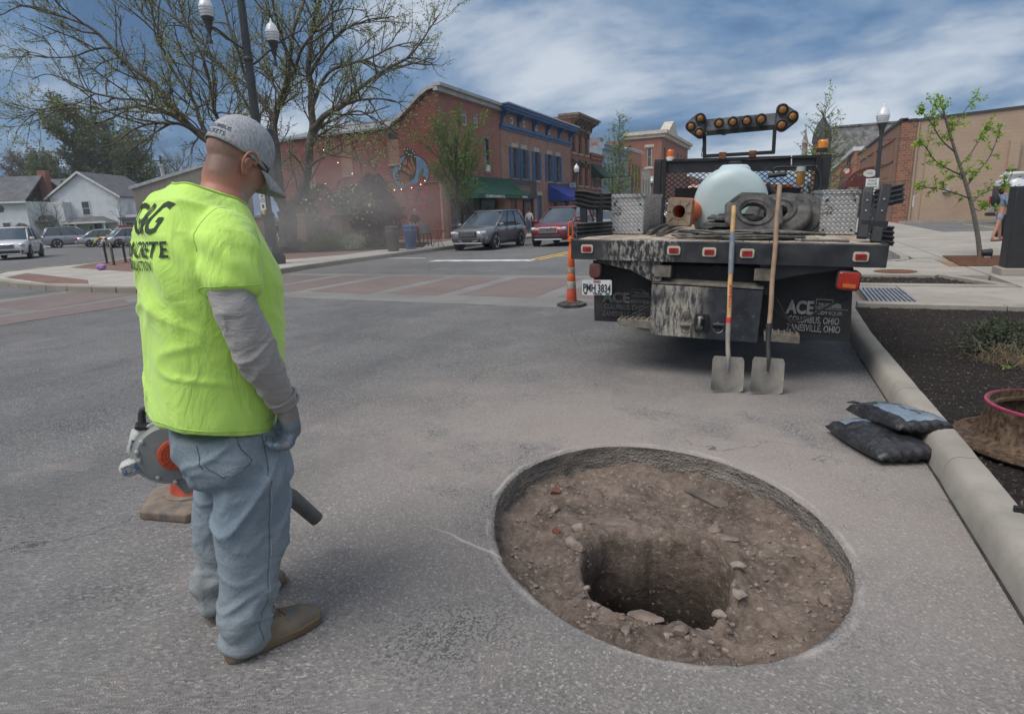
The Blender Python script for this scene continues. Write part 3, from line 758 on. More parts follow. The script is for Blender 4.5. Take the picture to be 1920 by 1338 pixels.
def grid_wall(mb, axis, plane, out, u0, u1, z0, z1, ops, depth=0.16):
 us = sorted(set([u0, u1]+[o[0] for o in ops]+[o[1] for o in ops])); zs_ = sorted(set([z0, z1]+[o[2] for o in ops]+[o[3] for o in ops]))
 us = [u for u in us if u0 <= u <= u1]; zs_ = [z for z in zs_ if z0 <= z <= z1]
 P_ = (lambda u, z, d=0: (plane-out*d, u, z)) if axis == 'x' else (lambda u, z, d=0: (u, plane-out*d, z))
 flip = (axis == 'x' and out < 0) or (axis == 'y' and out > 0)
 def face(a): mb.add(a, [tuple(range(4)) if not flip else (3,2,1,0)])
 for i in range(len(us)-1):
  for j in range(len(zs_)-1):
   cu, cz = (us[i]+us[i+1])/2,(zs_[j]+zs_[j+1])/2
   if any(o[0] < cu < o[1] and o[2] < cz < o[3] for o in ops): continue
   face([P_(us[i], zs_[j]), P_(us[i+1], zs_[j]), P_(us[i+1], zs_[j+1]), P_(us[i], zs_[j+1])])
 for a, b, c, d in ops:
  face([P_(a, c), P_(a, d), P_(a, d, depth), P_(a, c, depth)][::-1]); face([P_(b, c, depth), P_(b, d, depth), P_(b, d), P_(b, c)][::-1])
  face([P_(a, d), P_(b, d), P_(b, d, depth), P_(a, d, depth)][::-1]); face([P_(a, c, depth), P_(b, c, depth), P_(b, c), P_(a, c)][::-1])
def fbox(mb, axis, plane, out, u0, u1, z0, z1, d0, d1):      # box on a facade, d measured outwards
 a, b = sorted((plane+out*d0, plane+out*d1))
 if axis == 'x': mb.box(a, u0, z0, b, u1, z1)
 else: mb.box(u0, a, z0, u1, b, z1)
def window(par, axis, plane, out, u0, u1, z0, z1, fm, sash=True, depth=0.16, fw=0.06, pane=None, mull=0, name='window'):
 mb = MB(); D0, D1 = -depth+0.02,-depth+0.09
 fbox(mb, axis, plane, out, u0, u0+fw, z0, z1, D0, D1); fbox(mb, axis, plane, out, u1-fw, u1, z0, z1, D0, D1)
 fbox(mb, axis, plane, out, u0+fw, u1-fw, z0, z0+fw, D0, D1); fbox(mb, axis, plane, out, u0+fw, u1-fw, z1-fw, z1, D0, D1)
 if sash: fbox(mb, axis, plane, out, u0+fw, u1-fw, (z0+z1)/2-0.03,(z0+z1)/2+0.03, D0, D1-0.01)
 for k in range(mull): uu = lerp(u0, u1,(k+1)/(mull+1)); fbox(mb, axis, plane, out, uu-0.02, uu+0.02, z0+fw, z1-fw, D0, D1-0.02)
 w = mb.build(name, fm, par, world=True)
 mb = MB(); fbox(mb, axis, plane, out, u0+0.01, u1-0.01, z0+0.01, z1-0.01, D0+0.005, D0+0.025);
 L = par.location
 o = mb.build('pane', pane or GLASS, None)
 o.data.transform(Matrix.Translation(-L)); o.parent = w
 return w
def bld(name, label, loc, cat='building'): return thing(name, label, cat, loc)
def part(mb, name, mat, par, **k): return mb.build(name, mat, par, world=True, **k)
FX = -19.5
# ---- A: tall red brick building, street face x = FX, painted side wall y = 32.8
YA0, YA1 = 32.8,41.55
A = bld('brick_building', 'red brick building with green shop awning and a butterfly painted on its long side wall', (FX, YA0,0))
opsA = [(36.0,36.55,7.1,7.75),(37.6,38.1,7.12,7.75),(34.5,35.15,4.05,6.45),(38.9,39.65,4.4,6.55),(33.9,40.9,0.7,2.7)]
mb = MB(); grid_wall(mb, 'x', FX, 1, YA0, YA1,0,8.75, opsA); part(mb, 'street_wall', BR_A, A)
prof = [(FX, 8.75),(-19.9,8.70),(-20.5,8.38),(-21.2,7.90),(-21.9,7.42),(-22.7,6.98)]
mb = MB()
side = [(FX-0.003, YA0,0)]+[(x, YA0, z) for x, z in prof]+[(-32.5, YA0,6.75),(-32.5, YA0,0)]
mb.extr(side, (0,0.3,0)); part(mb, 'side_wall', BR_P, A)
mb = MB(); mb.box(-32.5, YA0+0.32,0, FX-0.3, YA1,6.6); part(mb, 'rear_block', BR_P, A)
mb = MB()
pt = [(x, z) for x, z in prof]
for i in range(len(pt)-1):
 (x0, z0),(x1, z1) = pt[i], pt[i+1]
 mb.extr([(x0, YA0-0.18, z0),(x1, YA0-0.18, z1),(x1, YA0-0.18, z1+0.22),(x0, YA0-0.18, z0+0.22)],(0, YA1-YA0+0.2,0))
mb.box(FX, YA0-0.18,8.6, FX+0.28, YA1,8.85); mb.box(FX, YA0-0.2,8.85, FX+0.5, YA1,9.03)
part(mb, 'cornice', TRIMG, A)
mb = MB(); mb.extr([(-22.7, YA0-0.15,6.82),(-32.5, YA0-0.15,6.76),(-32.5, YA0+5,8.0),(-22.6, YA0+5,8.0)],(0,0,0.12)); part(mb, 'lean_to_roof', ROOF, A)
mb = MB(); mb.tube([(-29.2, YA0+1.5,7.0),(-29.2, YA0+1.5,8.2)],0.09); part(mb, 'flue', ROOF, A)
for o in opsA[:2]:
 window(A, 'x', FX, 1, *o, WHITE, sash=False, depth=0.1); mb = MB(); fbox(mb, 'x', FX, 1, o[0]-0.12, o[1]+0.12, o[3], o[3]+0.22,-0.05,0.02); part(mb, 'lintel', GSTONE, A)
for o in opsA[2:4]:
 window(A, 'x', FX, 1, *o, BLACK); mb = MB(); fbox(mb, 'x', FX, 1, o[0]-0.15, o[1]+0.15, o[3], o[3]+0.2,-0.05,0.02); part(mb, 'lintel', GSTONE, A)
 mb = MB(); fbox(mb, 'x', FX, 1, o[0]-0.12, o[1]+0.12, o[2]-0.14, o[2],-0.1,0.08); part(mb, 'sill', GSTONE, A)
mb = MB(); fbox(mb, 'x', FX, 1,36.5,37.5,6.25,6.5,-0.05,0.02); part(mb, 'lintel', GSTONE, A)
mb = MB(); fbox(mb, 'x', FX, 1,39.0,39.6,4.42,4.85,-0.04,0.06); part(mb, 'air_conditioner', WHITE, A)
for a, b in ((33.95,35.6),(35.7,37.6),(38.4,40.85)): window(A, 'x', FX, 1, a, b, 0.72,2.68, BLACK, sash=False, depth=0.22, name='shop_window')
mb = MB(); fbox(mb, 'x', FX, 1,37.62,38.38,0.12,2.68,-0.3,-0.24); part(mb, 'shop_door', DARKIN, A)
for (a, b, c_, d) in ((-23.05,-22.25,4.75,6.6),(-26.75,-25.85,4.3,6.1),(-29.6,-29.0,3.9,5.2)):
 mb = MB(); mb.box(a, YA0-0.02, c_, b, YA0+0.1, d); part(mb, 'blocked_window', brick_mat('blocked_brick', (0.20,0.10,0.07),(0.26,0.14,0.10),(0.15,0.1,0.08)), A)
 mb = MB(); mb.box(a-0.05, YA0-0.06, c_-0.12, b+0.05, YA0, c_); part(mb, 'sill', GSTONE, A)
mb = MB(); mb.box(-23.0, YA0-0.035,6.2,-22.3, YA0,6.58); part(mb, 'vent_window', DARKIN, A)
mb = MB(); mb.box(FX-0.02, YA0-0.06,0, FX+0.1, YA0+0.5,3.6); part(mb, 'corner_pier', BR_B, A)
mb = MB(); mb.box(-20.7, YA0-0.05,3.5, FX, YA0,3.56); part(mb, 'ledge', BROWNT, A)
def awning(par, mat, y0, y1, zt, zb, dep, val=0.22, n=0, ends=True, name='awning'):
 rt = bpy.data.objects.new(name, None);
 x0, x1 = FX+0.01, FX+dep
 mb = MB()
 mb.extr([(x0, y0, zt),(x0, y1, zt),(x1, y1, zb),(x1, y0, zb)],(0,0,0.025))
 mb.box(x1-0.02, y0, zb-val, x1, y1, zb+0.02)
 mb.extr([(x0, y0, zt),(x1, y0, zb),(x1, y0, zb-val),(x0, y0, zb-val)],(0,0.02,0)); mb.extr([(x0, y1-0.02, zt),(x1, y1-0.02, zb),(x1, y1-0.02, zb-val),(x0, y1-0.02, zb-val)],(0,0.02,0))
 o = part(mb, name, mat, par)
 if n:
  for k in range(1, n):
   mb = MB(); y = lerp(y0, y1, k/n); mb.tube([(x0, y, zt+0.03),(x1, y, zb+0.03)],0.018,5); q = mb.build('awning_rib', mat, None); q.data.transform(Matrix.Translation(-par.location)); q.parent = o
 return o
awning(A, GREENC, 34.6,42.6,4.0,2.75,1.7, n=26)
text('COLUMBUS RUNNING CO.', 0.24, LETW, A, (FX+1.705,36.9,2.64),(PI/2,0, PI/2), bold=0.006, world=True)
text('RUNNING', 0.2, LETW, A, (FX+1.705,41.8,2.64),(PI/2,0, PI/2), bold=0.006, world=True)
Ym = YA0-0.004
def mural(pts, mat, k, name='mural_patch'):
 mb = MB(); q = [(x, Ym-0.003*k, z) for x, z in pts]; mb.extr(q, (0,0.0025,0)); return part(mb, name, mat, A)
def mpt(cx, cy): p = ay(480+cx/3.521,120+cy/3.521, YA0); return (p.x, p.z)
def circ(cx, cy, r_, n=40, k=1.0):
 return [mpt(cx+r_*math.cos(t), cy+r_*k*math.sin(t)) for t in [2*PI*i/n for i in range(n)]]
BK_ = M('mural_black', (0.02,0.015,0.014),0.8); SKY_ = M('mural_sky', (0.10,0.17,0.26),0.8, var=0.3, vs=1.2, dirt=(0.06,0.10,0.17), dl=0.55, dh=0.6, ds=1.5)
ORG = M('mural_orange', (0.22,0.085,0.035),0.8, var=0.4, vs=4); PETAL = M('mural_petal', (0.20,0.032,0.028),0.8, var=0.4, vs=3); LEAFM = M('mural_leaf', (0.06,0.09,0.055),0.8); MW = M('mural_white', (0.5,0.48,0.45),0.8)
mural(circ(1022,720,126), BK_, 1); mural(circ(1022,720,119), SKY_, 2)
wing1 = [(1050,745),(1000,735),(960,700),(955,660),(970,640),(985,610),(975,580),(985,552),(1005,550),(1018,575),(1030,560),(1048,575),(1057,610),(1060,660),(1058,710)]
wing2 = [(1050,750),(1020,775),(985,790),(950,795),(928,770),(920,740),(930,710),(955,688),(985,690),(1020,720)]
mural([mpt(*p) for p in wing1], BK_, 3); mural([mpt(*p) for p in wing2], BK_, 4)
def toward(p, q, t): return (p[0]+(q[0]-p[0])*t, p[1]+(q[1]-p[1])*t)
for cell in ([(1045,738),(1005,725),(968,695),(985,680),(1025,712)],[(1045,730),(1025,705),(1000,665),(1010,640),(1030,680)],[(1050,725),(1035,675),(1018,635),(1025,610),(1040,650),(1053,690)],[(985,672),(968,660),(985,625),(1000,635),(995,660)]): mural([mpt(*p) for p in cell], ORG, 5)
for k in range(7):
 a = R(150+k*16); e = (1045-112*math.cos(a-PI)*0.98,752+0)
 t0, t1 = R(188-k*19-6), R(188-k*19-16)
 c0 = (1040,755)
 P1 = (c0[0]+38*math.cos(t0+0.1), c0[1]-30*math.sin(t0+0.1)*-1*-1)
 mural([mpt(c0[0]+r_*math.cos(t), c0[1]+r_*0.62*math.sin(-t)) for r_, t in ((30, t0),(98, t0),(102,(t0+t1)/2),(98, t1),(30, t1))] if k < 0 else [mpt(c0[0]-r_*math.cos(q), c0[1]+r_*0.75*math.sin(q)) for r_, q in ((28, R(-32+k*12)),(95, R(-32+k*12)),(98, R(-28+k*12)),(95, R(-24+k*12)),(30, R(-24+k*12)))], ORG, 6)
for (a, b) in ((985,565),(995,585),(1002,562),(1035,575),(1045,590),(1050,612),(935,735),(933,755),(945,782),(965,788),(1028,600),(1010,598)): mural(circ(a, b, 4,8), MW, 7)
mural([mpt(*p) for p in ((1068,765),(1075,725),(1095,700),(1110,685),(1108,720),(1090,755))], LEAFM, 3)
for c in ([(1060,790),(1090,745),(1115,738),(1128,770),(1110,815),(1085,840)],[(1085,840),(1115,800),(1140,790),(1145,850),(1130,900),(1090,900)],[(960,830),(1000,800),(1060,790),(1080,850),(1060,900),(990,890)],[(990,895),(1060,905),(1050,960),(1020,950)],[(1060,905),(1135,900),(1120,960),(1095,985),(1070,960)]):
 mural([mpt(*p) for p in c], BK_, 2); cc = (sum(p[0] for p in c)/len(c), sum(p[1] for p in c)/len(c)); mural([mpt(*toward(p, cc, 0.07)) for p in c], PETAL, 3)
# ---- B: blue cornice building
YB0, YB1 = 41.6,56.9
B = bld('corniced_building', 'two storey brick building with bright blue cornice and blue shutters', (FX, YB0,0))
def fy(px, py): return ax(px, py, FX).y
wc = [fy(x, 290) for x in (964.8,982.6,1005.6,1029.6,1045.5)]
opsB = [(y-0.5, y+0.5,4.1,6.35) for y in wc]+[(y-0.22, y+0.22,8.0,8.45) for y in [fy(x, 235) for x in (960,983,1006,1029,1048)]]
sf0, sf1 = fy(955,380), fy(1003,380)
opsB += [(sf0+0.15, sf1-0.15,0.2,2.7),(fy(1008,390), fy(1016,390),0.2,2.9),(51.2,53.2,0.6,2.6),(53.6,56.2,0.6,2.6)]
mb = MB(); grid_wall(mb, 'x', FX, 1, YB0, YB1,0,8.95, opsB, 0.2); part(mb, 'street_wall', BR_B, B)
mb = MB(); mb.box(-34, YB0+0.02,0, FX-0.25, YB1,8.9); mb.add([(FX, YB0,0),(FX-0.25, YB0,0),(FX-0.25, YB0,8.95),(FX, YB0,8.95)],[(0,1,2,3)]); part(mb, 'side_wall', BR_C, B)
mb = MB()
for a, b, c_, d in ((8.62,8.78,0.0,0.70),(8.78,8.95,0.0,0.82),(8.95,9.05,0,0.9)): mb.box(FX-0.01-1.2, YB0-0.35-(d-0.7), a, FX+d, YB1+0.2, b)
part(mb, 'cornice', BLUE, B)
mb = MB(); mb.box(FX-1.3, YB0-0.5,9.05, FX+0.93, YB1+0.2,9.12); part(mb, 'cornice_cap', WHITE, B)
mb = MB(); mb.box(FX, YB0-0.1,7.45, FX+0.10, YB1,7.62); mb.box(FX, YB0-0.14,7.62, FX+0.2, YB1,7.8); part(mb, 'frieze_band', BLUE, B)
for k in range(6):
 y = YB0+0.1+k*(YB1-YB0-0.5)/5
 mb = MB(); mb.extr([(FX, y, 7.8),(FX+0.12, y, 7.8),(FX+0.2, y, 8.2),(FX+0.6, y, 8.5),(FX+0.62, y, 8.62),(FX, y, 8.62)],(0,0.22,0)); part(mb, 'bracket', BLUE, B)
for k, y in enumerate(wc):
 window(B, 'x', FX, 1, y-0.5, y+0.5,4.1,6.35, BLUEL, fw=0.09, depth=0.18)
 mb = MB(); fbox(mb, 'x', FX, 1, y-0.62, y+0.62,6.35,6.68,-0.05,0.03); part(mb, 'lintel', STONEC, B)
 mb = MB(); fbox(mb, 'x', FX, 1, y-0.6, y+0.6,3.96,4.1,-0.1,0.1); part(mb, 'sill', STONEC, B)
 for sg in (-1,1):
  mb = MB(); u = y+sg*0.76; fbox(mb, 'x', FX, 1, u-0.23, u+0.23,4.1,6.35,0.01,0.05); sh = part(mb, 'shutter', BLUEL, B)
  mb = MB()
  for q in range(22): zz = 4.2+q*0.094; fbox(mb, 'x', FX, 1, u-0.2, u+0.2, zz, zz+0.06,0.05,0.068)
  q = mb.build('louvre', BLUE, None); q.data.transform(Matrix.Translation(-B.location)); q.parent = sh; q['kind'] = 'stuff'
for o in opsB[5:10]: window(B, 'x', FX, 1, o[0], o[1], o[2], o[3], WHITE, sash=False, fw=0.1, depth=0.1)
mb = MB(); fbox(mb, 'x', FX, 1, sf0-0.1, sf1+0.1,2.65,4.05,0.0,0.14); part(mb, 'shop_fascia', CHAR, B)
mb = MB(); fbox(mb, 'x', FX, 1, sf0+1.2, sf1-1.2,3.0,3.6,0.14,0.17); part(mb, 'shop_sign', BROWNT, B)
text('TRUE WILD SHOP', 0.26, M('dull_gold', (0.35,0.26,0.14),0.6), B, (FX+0.175,(sf0+sf1)/2,3.3),(PI/2,0, PI/2), world=True)
for a, b in ((sf0+0.2, sf0+1.6),(sf1-2.0, sf1-0.2)): window(B, 'x', FX, 1, a, b, 0.5,2.65, BLACK, sash=False, depth=0.2, name='shop_window')
mb = MB(); fbox(mb, 'x', FX, 1, sf0+1.6, sf1-2.0,0.2,2.65,-0.9,-0.85); part(mb, 'shop_door', DARKIN, B)
mb = MB(); fbox(mb, 'x', FX, 1, fy(1008,390), fy(1016,390),0.2,2.85,-0.15,-0.1); part(mb, 'blue_door', BLUE, B)
mb = MB(); fbox(mb, 'x', FX, 1, fy(1008,390)-0.1, fy(1016,390)+0.1,2.9,3.2,0,0.05); part(mb, 'lintel', STONEC, B)
mb = MB(); fbox(mb, 'x', FX, 1,51.0,56.4,3.55,4.0,0.0,0.14); part(mb, 'shop_fascia', CHAR, B)
awning(B, BLUEC, 50.9,56.6,3.85,2.72,1.9,0.3)
text('FROZEN CUSTARD', 0.34, LETW, B, (FX+1.905,54.2,2.59),(PI/2,0, PI/2), bold=0.008, world=True, sx=0.85)
text('KM', 0.34, M('pink_lettering', (0.5,0.05,0.12),0.7), B, (FX+1.905,51.9,2.59),(PI/2,0, PI/2), bold=0.008, world=True, sx=0.8)
for a, b in ((51.3,53.1),(53.7,56.1)): window(B, 'x', FX, 1, a, b, 0.6,2.6, BLACK, sash=False, depth=0.2, name='shop_window')
# ---- C: tall brown brick with bracketed cornice
YC0, YC1 = 56.95,63.0
Cb = bld('italianate_building', 'narrow tall brown brick building with heavy bracketed cornice and hooded windows', (FX, YC0,0))
ops = []
for y in (57.9,59.9,61.9):
 ops += [(y-0.5, y+0.5,7.0,9.0),(y-0.5, y+0.5,4.0,6.1)]
mb = MB(); grid_wall(mb, 'x', FX, 1, YC0, YC1,0,9.7, ops+[(57.4,62.5,0.5,2.8)],0.25); part(mb, 'street_wall', BR_C, Cb)
mb = MB(); mb.box(-34, YC0+0.02,0, FX-0.3, YC1,10.2); mb.add([(FX, YC0,0),(FX-0.3, YC0,0),(FX-0.3, YC0,10.2),(FX, YC0,10.2)],[(0,1,2,3)]); part(mb, 'side_wall', BR_C, Cb)
for o in ops:
 window(Cb, 'x', FX, 1, *o, BROWNT, depth=0.2, fw=0.08)
 mb = MB(); fbox(mb, 'x', FX, 1, o[0]-0.18, o[1]+0.18, o[3]+0.05, o[3]+0.3,0,0.28); fbox(mb, 'x', FX, 1, o[0]-0.18, o[0]-0.02, o[3]-0.4, o[3]+0.05,0,0.18); fbox(mb, 'x', FX, 1, o[1]+0.02, o[1]+0.18, o[3]-0.4, o[3]+0.05,0,0.18); part(mb, 'window_hood', BROWNT, Cb)
 mb = MB(); fbox(mb, 'x', FX, 1, o[0]-0.15, o[1]+0.15, o[2]-0.15, o[2],-0.1,0.12); part(mb, 'sill', STONEC, Cb)
mb = MB(); mb.box(FX-1, YC0-0.4,9.95, FX+0.9, YC1+0.4,10.15); mb.box(FX-1, YC0-0.5,10.15, FX+1.05, YC1+0.5,10.35); mb.box(FX, YC0-0.05,9.1, FX+0.12, YC1+0.05,9.95); part(mb, 'cornice', BROWNT, Cb)
for k in range(7):
 y = YC0+0.1+k*(YC1-YC0-0.4)/6; mb = MB(); mb.extr([(FX+0.12, y, 9.15),(FX+0.3, y, 9.2),(FX+0.4, y, 9.6),(FX+0.8, y, 9.85),(FX+0.8, y, 9.95),(FX+0.12, y, 9.95)],(0,0.2,0)); part(mb, 'bracket', BROWNT, Cb)
window(Cb, 'x', FX, 1,57.5,62.4,0.5,2.75, BLACK, sash=False, mull=3, depth=0.22, name='shop_window')
# ---- generic row fronts further up
def rowfront(name, label, y0, y1, h, mat, ops, fm, trim=None, th=0.4, td=0.35, shop=True, sill=STONEC):
 b = bld(name, label, (FX, y0,0))
 so = [(y0+0.6, y1-0.6,0.5,2.7)] if shop else []
 mb = MB(); grid_wall(mb, 'x', FX, 1, y0, y1,0, h, ops+so, 0.25); part(mb, 'street_wall', mat, b)
 mb = MB(); mb.box(-32, y0+0.02,0, FX-0.3, y1, h-0.05); mb.add([(FX, y0,0),(FX-0.3, y0,0),(FX-0.3, y0, h),(FX, y0, h)],[(0,1,2,3)]); part(mb, 'side_wall', mat, b)
 if trim: mb = MB(); mb.box(FX-0.5, y0, h, FX+td, y1, h+th*0.4); mb.box(FX, y0, h-th*0.6, FX+td*0.55, y1, h); part(mb, 'cornice', trim, b)
 for o in ops:
  window(b, 'x', FX, 1, *o, fm, depth=0.2, fw=0.08)
  if sill: mb = MB(); fbox(mb, 'x', FX, 1, o[0]-0.15, o[1]+0.15, o[2]-0.15, o[2],-0.1,0.1); part(mb, 'sill', sill, b)
 if shop: window(b, 'x', FX, 1, y0+0.65, y1-0.65,0.5,2.65, BLACK, sash=False, mull=2, depth=0.22, name='shop_window')
 return b
Db = rowfront('low_brick_building', 'low red brick building with three small dark green window awnings', 63.05,67.6,7.1, BR_A, [(63.7,64.5,3.9,6.1),(65.0,65.8,3.9,6.1),(66.3,67.1,3.9,6.1)], WHITE, BR_C, 0.6,0.3)
for y in (63.5,64.8,66.1): awning(Db, M('dark_green_canvas', (0.01,0.045,0.035),0.8), y, y+1.15,6.3,5.0,1.3,0.1)
awning(Db, GREENC, 63.3,67.4,3.4,2.8,1.2,0.15)
Eb = rowfront('pale_blue_building', 'pale blue painted building with a row of tall narrow windows', 67.65,78.9,8.5, LBLUE, [(68.3+k*1.75,69.2+k*1.75,4.2,6.9) for k in range(6)], M('blue_grey_frame', (0.2,0.27,0.34),0.7), LBLUE, 0.7,0.4, sill=LBLUE)
mb = MB()
for k in range(6): mb.lathe([(0.0,0),(0.55,0),(0.55,0.06),(0,0.06)],20,(FX+0.01,68.75+k*1.75,6.9), 'x')
part(mb, 'arch_panel', M('arch_grey', (0.30,0.38,0.45),0.8), Eb)
awning(Eb, CHAR, 68.2,78,3.3,2.7,1.6,0.2)
mb = MB(); mb.box(-26,70,8.45,-23,75,9.6); part(mb, 'roof_unit', TRIMG, Eb)
mb = MB(); mb.box(-30,67.7,8.5,-29.2,68.6,9.8); mb.box(-27,67.7,8.5,-26.4,68.4,9.5); part(mb, 'chimney', BR_C, Eb)
Fb = rowfront('orange_brick_building', 'orange brick shopfront building with white coping behind the pale green street tree', 78.95,87.0,9.0, BR_F, [(79.8+k*1.8,80.7+k*1.8,4.3,7.3) for k in range(4)], BROWNT, WHITE, 0.3,0.3)
awning(Fb, BLACK, 79.2,86.8,3.4,2.6,1.6,0.3)
Gb = rowfront('cream_building', 'small cream painted building between the orange brick front and the far brick block', 87.05,93.0,6.9, CREAM, [(88+k*1.8,88.8+k*1.8,3.7,5.6) for k in range(3)], TRIMG, CREAM, 0.2,0.1)
hs = thing('hanging_sign', 'black framed grey sign with a thin slanted letter A hung over the pavement', 'sign', (FX+1.5,61.5,4.0))
p0, p1 = ay(1147,373,61.5), ay(1186,329,61.5)
w, h = (p1.x-p0.x),(p1.z-p0.z)
hs.location = (p0.x, 61.5, p0.z)
mb = MB(); mb.box(0.1,-0.04,0.1, w-0.1,0.04, h-0.1); mb.build('panel', M('sign_grey', (0.16,0.18,0.19),0.5), hs)
mb = MB()
for a in ((0,0,0.08, h),(w-0.08,0, w, h),(0.08,0, w-0.08,0.08),(0.08, h-0.08, w-0.08, h)): mb.box(a[0],-0.06, a[1], a[2],0.06, a[3])
mb.box(-1.2,-0.05, h*0.93,0,0.05, h*0.98); mb.build('frame', BLACK, hs)
text('A', 1.2, BLACK, hs, (w*0.42,-0.06, h*0.5),(PI/2,0,0), bold=-0.01)
text('.', 1.4, BLACK, hs, (w*0.5,-0.06, h*0.9),(PI/2,0,0), bold=0.02)
bs = thing('blade_sign', 'small white and blue sign standing off the brown brick front', 'sign', (0,0,0)); q0 = ay(1067,353,56.2); q1 = ay(1081,341,56.2)
bs.location = (q0.x, 56.2, q0.z); mb = MB(); mb.box(0,-0.03,0, q1.x-q0.x, 0.03, q1.z-q0.z); mb.build('panel', M('sign_blue', (0.1,0.16,0.25),0.6), bs)
mb = MB(); mb.box(0.05,-0.035,0.05, q1.x-q0.x-0.05,-0.031, q1.z-q0.z-0.05); mb.build('face', WHITE, bs); text('SHOP', 0.16, BLUE, bs, ((q1.x-q0.x)/2,-0.037,(q1.z-q0.z)/2), bold=0.003)
# ---- H: big brick block at the end of the street
YH = 101.0
Hb = bld('corner_block', 'large brick block with pale pedimented cornice closing the view up the street', (FX, YH, 0))
xw0, xw1 = ay(1212.5,300, YH).x, ay(1222,300, YH).x
mb = MB(); grid_wall(mb, 'y', YH, -1,-38, FX, 0,12.4,[(xw0, xw1,8.0,11.0),(xw0, xw1,2.6,6.2)],0.25); part(mb, 'south_wall', BR_C, Hb)
for z0, z1 in ((8.0,11.0),(2.6,6.2)):
 window(Hb, 'y', YH, -1, xw0, xw1, z0, z1, CREAM, depth=0.2, fw=0.12); mb = MB(); mb.box(xw0-0.35, YH-0.08, z1, xw1+0.35, YH, z1+0.4); mb.box(xw0-0.3, YH-0.1, z0-0.25, xw1+0.3, YH, z0); part(mb, 'lintel', CREAM, Hb)
mb = MB(); grid_wall(mb, 'x', FX, 1, YH, YH+26,0,12.4,[(YH+2+k*4, YH+3.3+k*4,8,11) for k in range(6)],0.25); part(mb, 'street_wall', BR_C, Hb)
mb = MB(); mb.box(-37.9, YH+0.3,0, FX-0.3, YH+26,12.3); part(mb, 'rear_block', BR_C, Hb)
mb = MB(); mb.box(-25.6, YH-0.3,12.4, FX+0.5, YH+26,12.9); mb.box(-25.6, YH-0.6,12.9, FX+0.9, YH+26,13.4); part(mb, 'cornice', CREAM, Hb)
mb = MB(); mb.extr([(FX+0.9, YH+1,13.4),(FX+0.9, YH+9,13.4),(FX+0.9, YH+5,15.2)],(-1.5,0,0)); part(mb, 'pediment', CREAM, Hb)
mb = MB(); mb.box(-33, YH+2,12.3,-30, YH+4,13.4); part(mb, 'roof_vent', ROOF, Hb)
far = bld('far_store', 'distant flat-roofed store front beyond the brick block', (FX, 128,0)); mb = MB(); mb.box(-30,128,0, FX+0.5,170,7.5); part(mb, 'wall', BR_F, far)
# ---- right side: long brick shop with tan painted flank
RX, RY = 5.7,46.0
Rb = bld('brick_shop', 'brick corner shop with a long tan painted block flank wall', (RX, RY, 0))
s = NT('tan_block'); br = s.n('TexBrick', Vector=wallvec(s)); br.inputs['Scale'].default_value = 1
for k, v in (('Color1', (0.40,0.29,0.205)),('Color2', (0.42,0.305,0.215)),('Mortar', (0.34,0.245,0.17))): br.inputs[k].default_value = (*v, 1)
br.inputs['Mortar Size'].default_value = 0.008; br.inputs['Brick Width'].default_value = 0.42; br.inputs['Row Height'].default_value = 0.21
c = s.mix(s.rng(s.noise(0.5,6),0.4,0.72,0,0.4), br.outputs[0],(0.30,0.215,0.15))
c = s.mix(s.rng(s.noise(0.35,2, vec=s.map(scale=(1,1,3), loc=(7,0,0))),0.60,0.61,0,0.12), c, (0.5,0.40,0.30))
TAN = s.fin(c, 0.9,0, s.bump(br.outputs[1],-0.25,0.005))
mb = MB(); mb.extr([(6.5, RY, 0),(30, RY, 0),(30, RY, 6.75),(13.0, RY, 6.42),(6.5, RY, 6.1)],(0,0.3,0)); part(mb, 'flank_wall', TAN, Rb)
mb = MB(); mb.extr([(RX, RY-0.12,0),(6.48, RY-0.12,0),(6.48, RY-0.12,6.15),(RX, RY-0.12,6.15)],(0,0.42,0)); part(mb, 'corner_pier', BR_S, Rb)
mb = MB(); mb.box(RX+0.0, RY+0.31,0,29.9, RY+29,6.0); part(mb, 'rear_block', BR_R, Rb)
opsR = [(49.5,52.5,0.6,3.0),(54,58,0.6,3.0)]
mb = MB(); grid_wall(mb, 'x', RX-0.02,-1, RY+0.3, RY+29,0,6.2, opsR, 0.3); part(mb, 'street_wall', BR_R, Rb)
for o in opsR: window(Rb, 'x', RX-0.02,-1, *o, BROWNT, sash=False, mull=2, depth=0.28, name='shop_window')
mb = MB(); mb.box(RX-0.1, RY-0.2,6.15, RX+0.3, RY+29,6.32); mb.extr([(6.5, RY-0.08,6.1),(13, RY-0.08,6.42),(30, RY-0.08,6.75),(30, RY-0.08,6.88),(13, RY-0.08,6.55),(6.5, RY-0.08,6.23)],(0,0.5,0)); mb.box(RX, RY-0.2,6.151,6.5, RY+0.3,6.25); part(mb, 'coping', CHAR, Rb)
mb = MB()
for a, b in ((48,58),(60,71)):
 for z in (3.9,5.3): mb.box(RX-0.08, a, z, RX-0.02, b, z+0.08)
 for y in (a, b): mb.box(RX-0.08, y, 3.9, RX-0.02, y+0.1,5.38)
part(mb, 'brick_panel_moulding', BR_C, Rb)
mb = MB()
for k in range(7): mb.tube([(7.1+k*0.001, RY-0.03,0.3+k*0.8),(7.1, RY-0.03,1.0+k*0.8)],0.02,5)
mb.tube([(6.62, RY-0.08,0),(6.62, RY-0.08,6.0)],0.05,6); part(mb, 'downpipe', TAN, Rb)
for x, z in ((8.2,1.85),(17.5,4.3),(14.5,4.5)):
 mb = MB(); mb.box(x, RY-0.22, z, x+0.35, RY, z+0.28); part(mb, 'wall_light', TRIMG, Rb)
mb = MB(); mb.box(11.2, RY-0.3,3.0,11.7, RY, 4.6); mb.box(12.6, RY-0.15,0,13.5, RY, 5.2); part(mb, 'wall_pier', TAN, Rb)
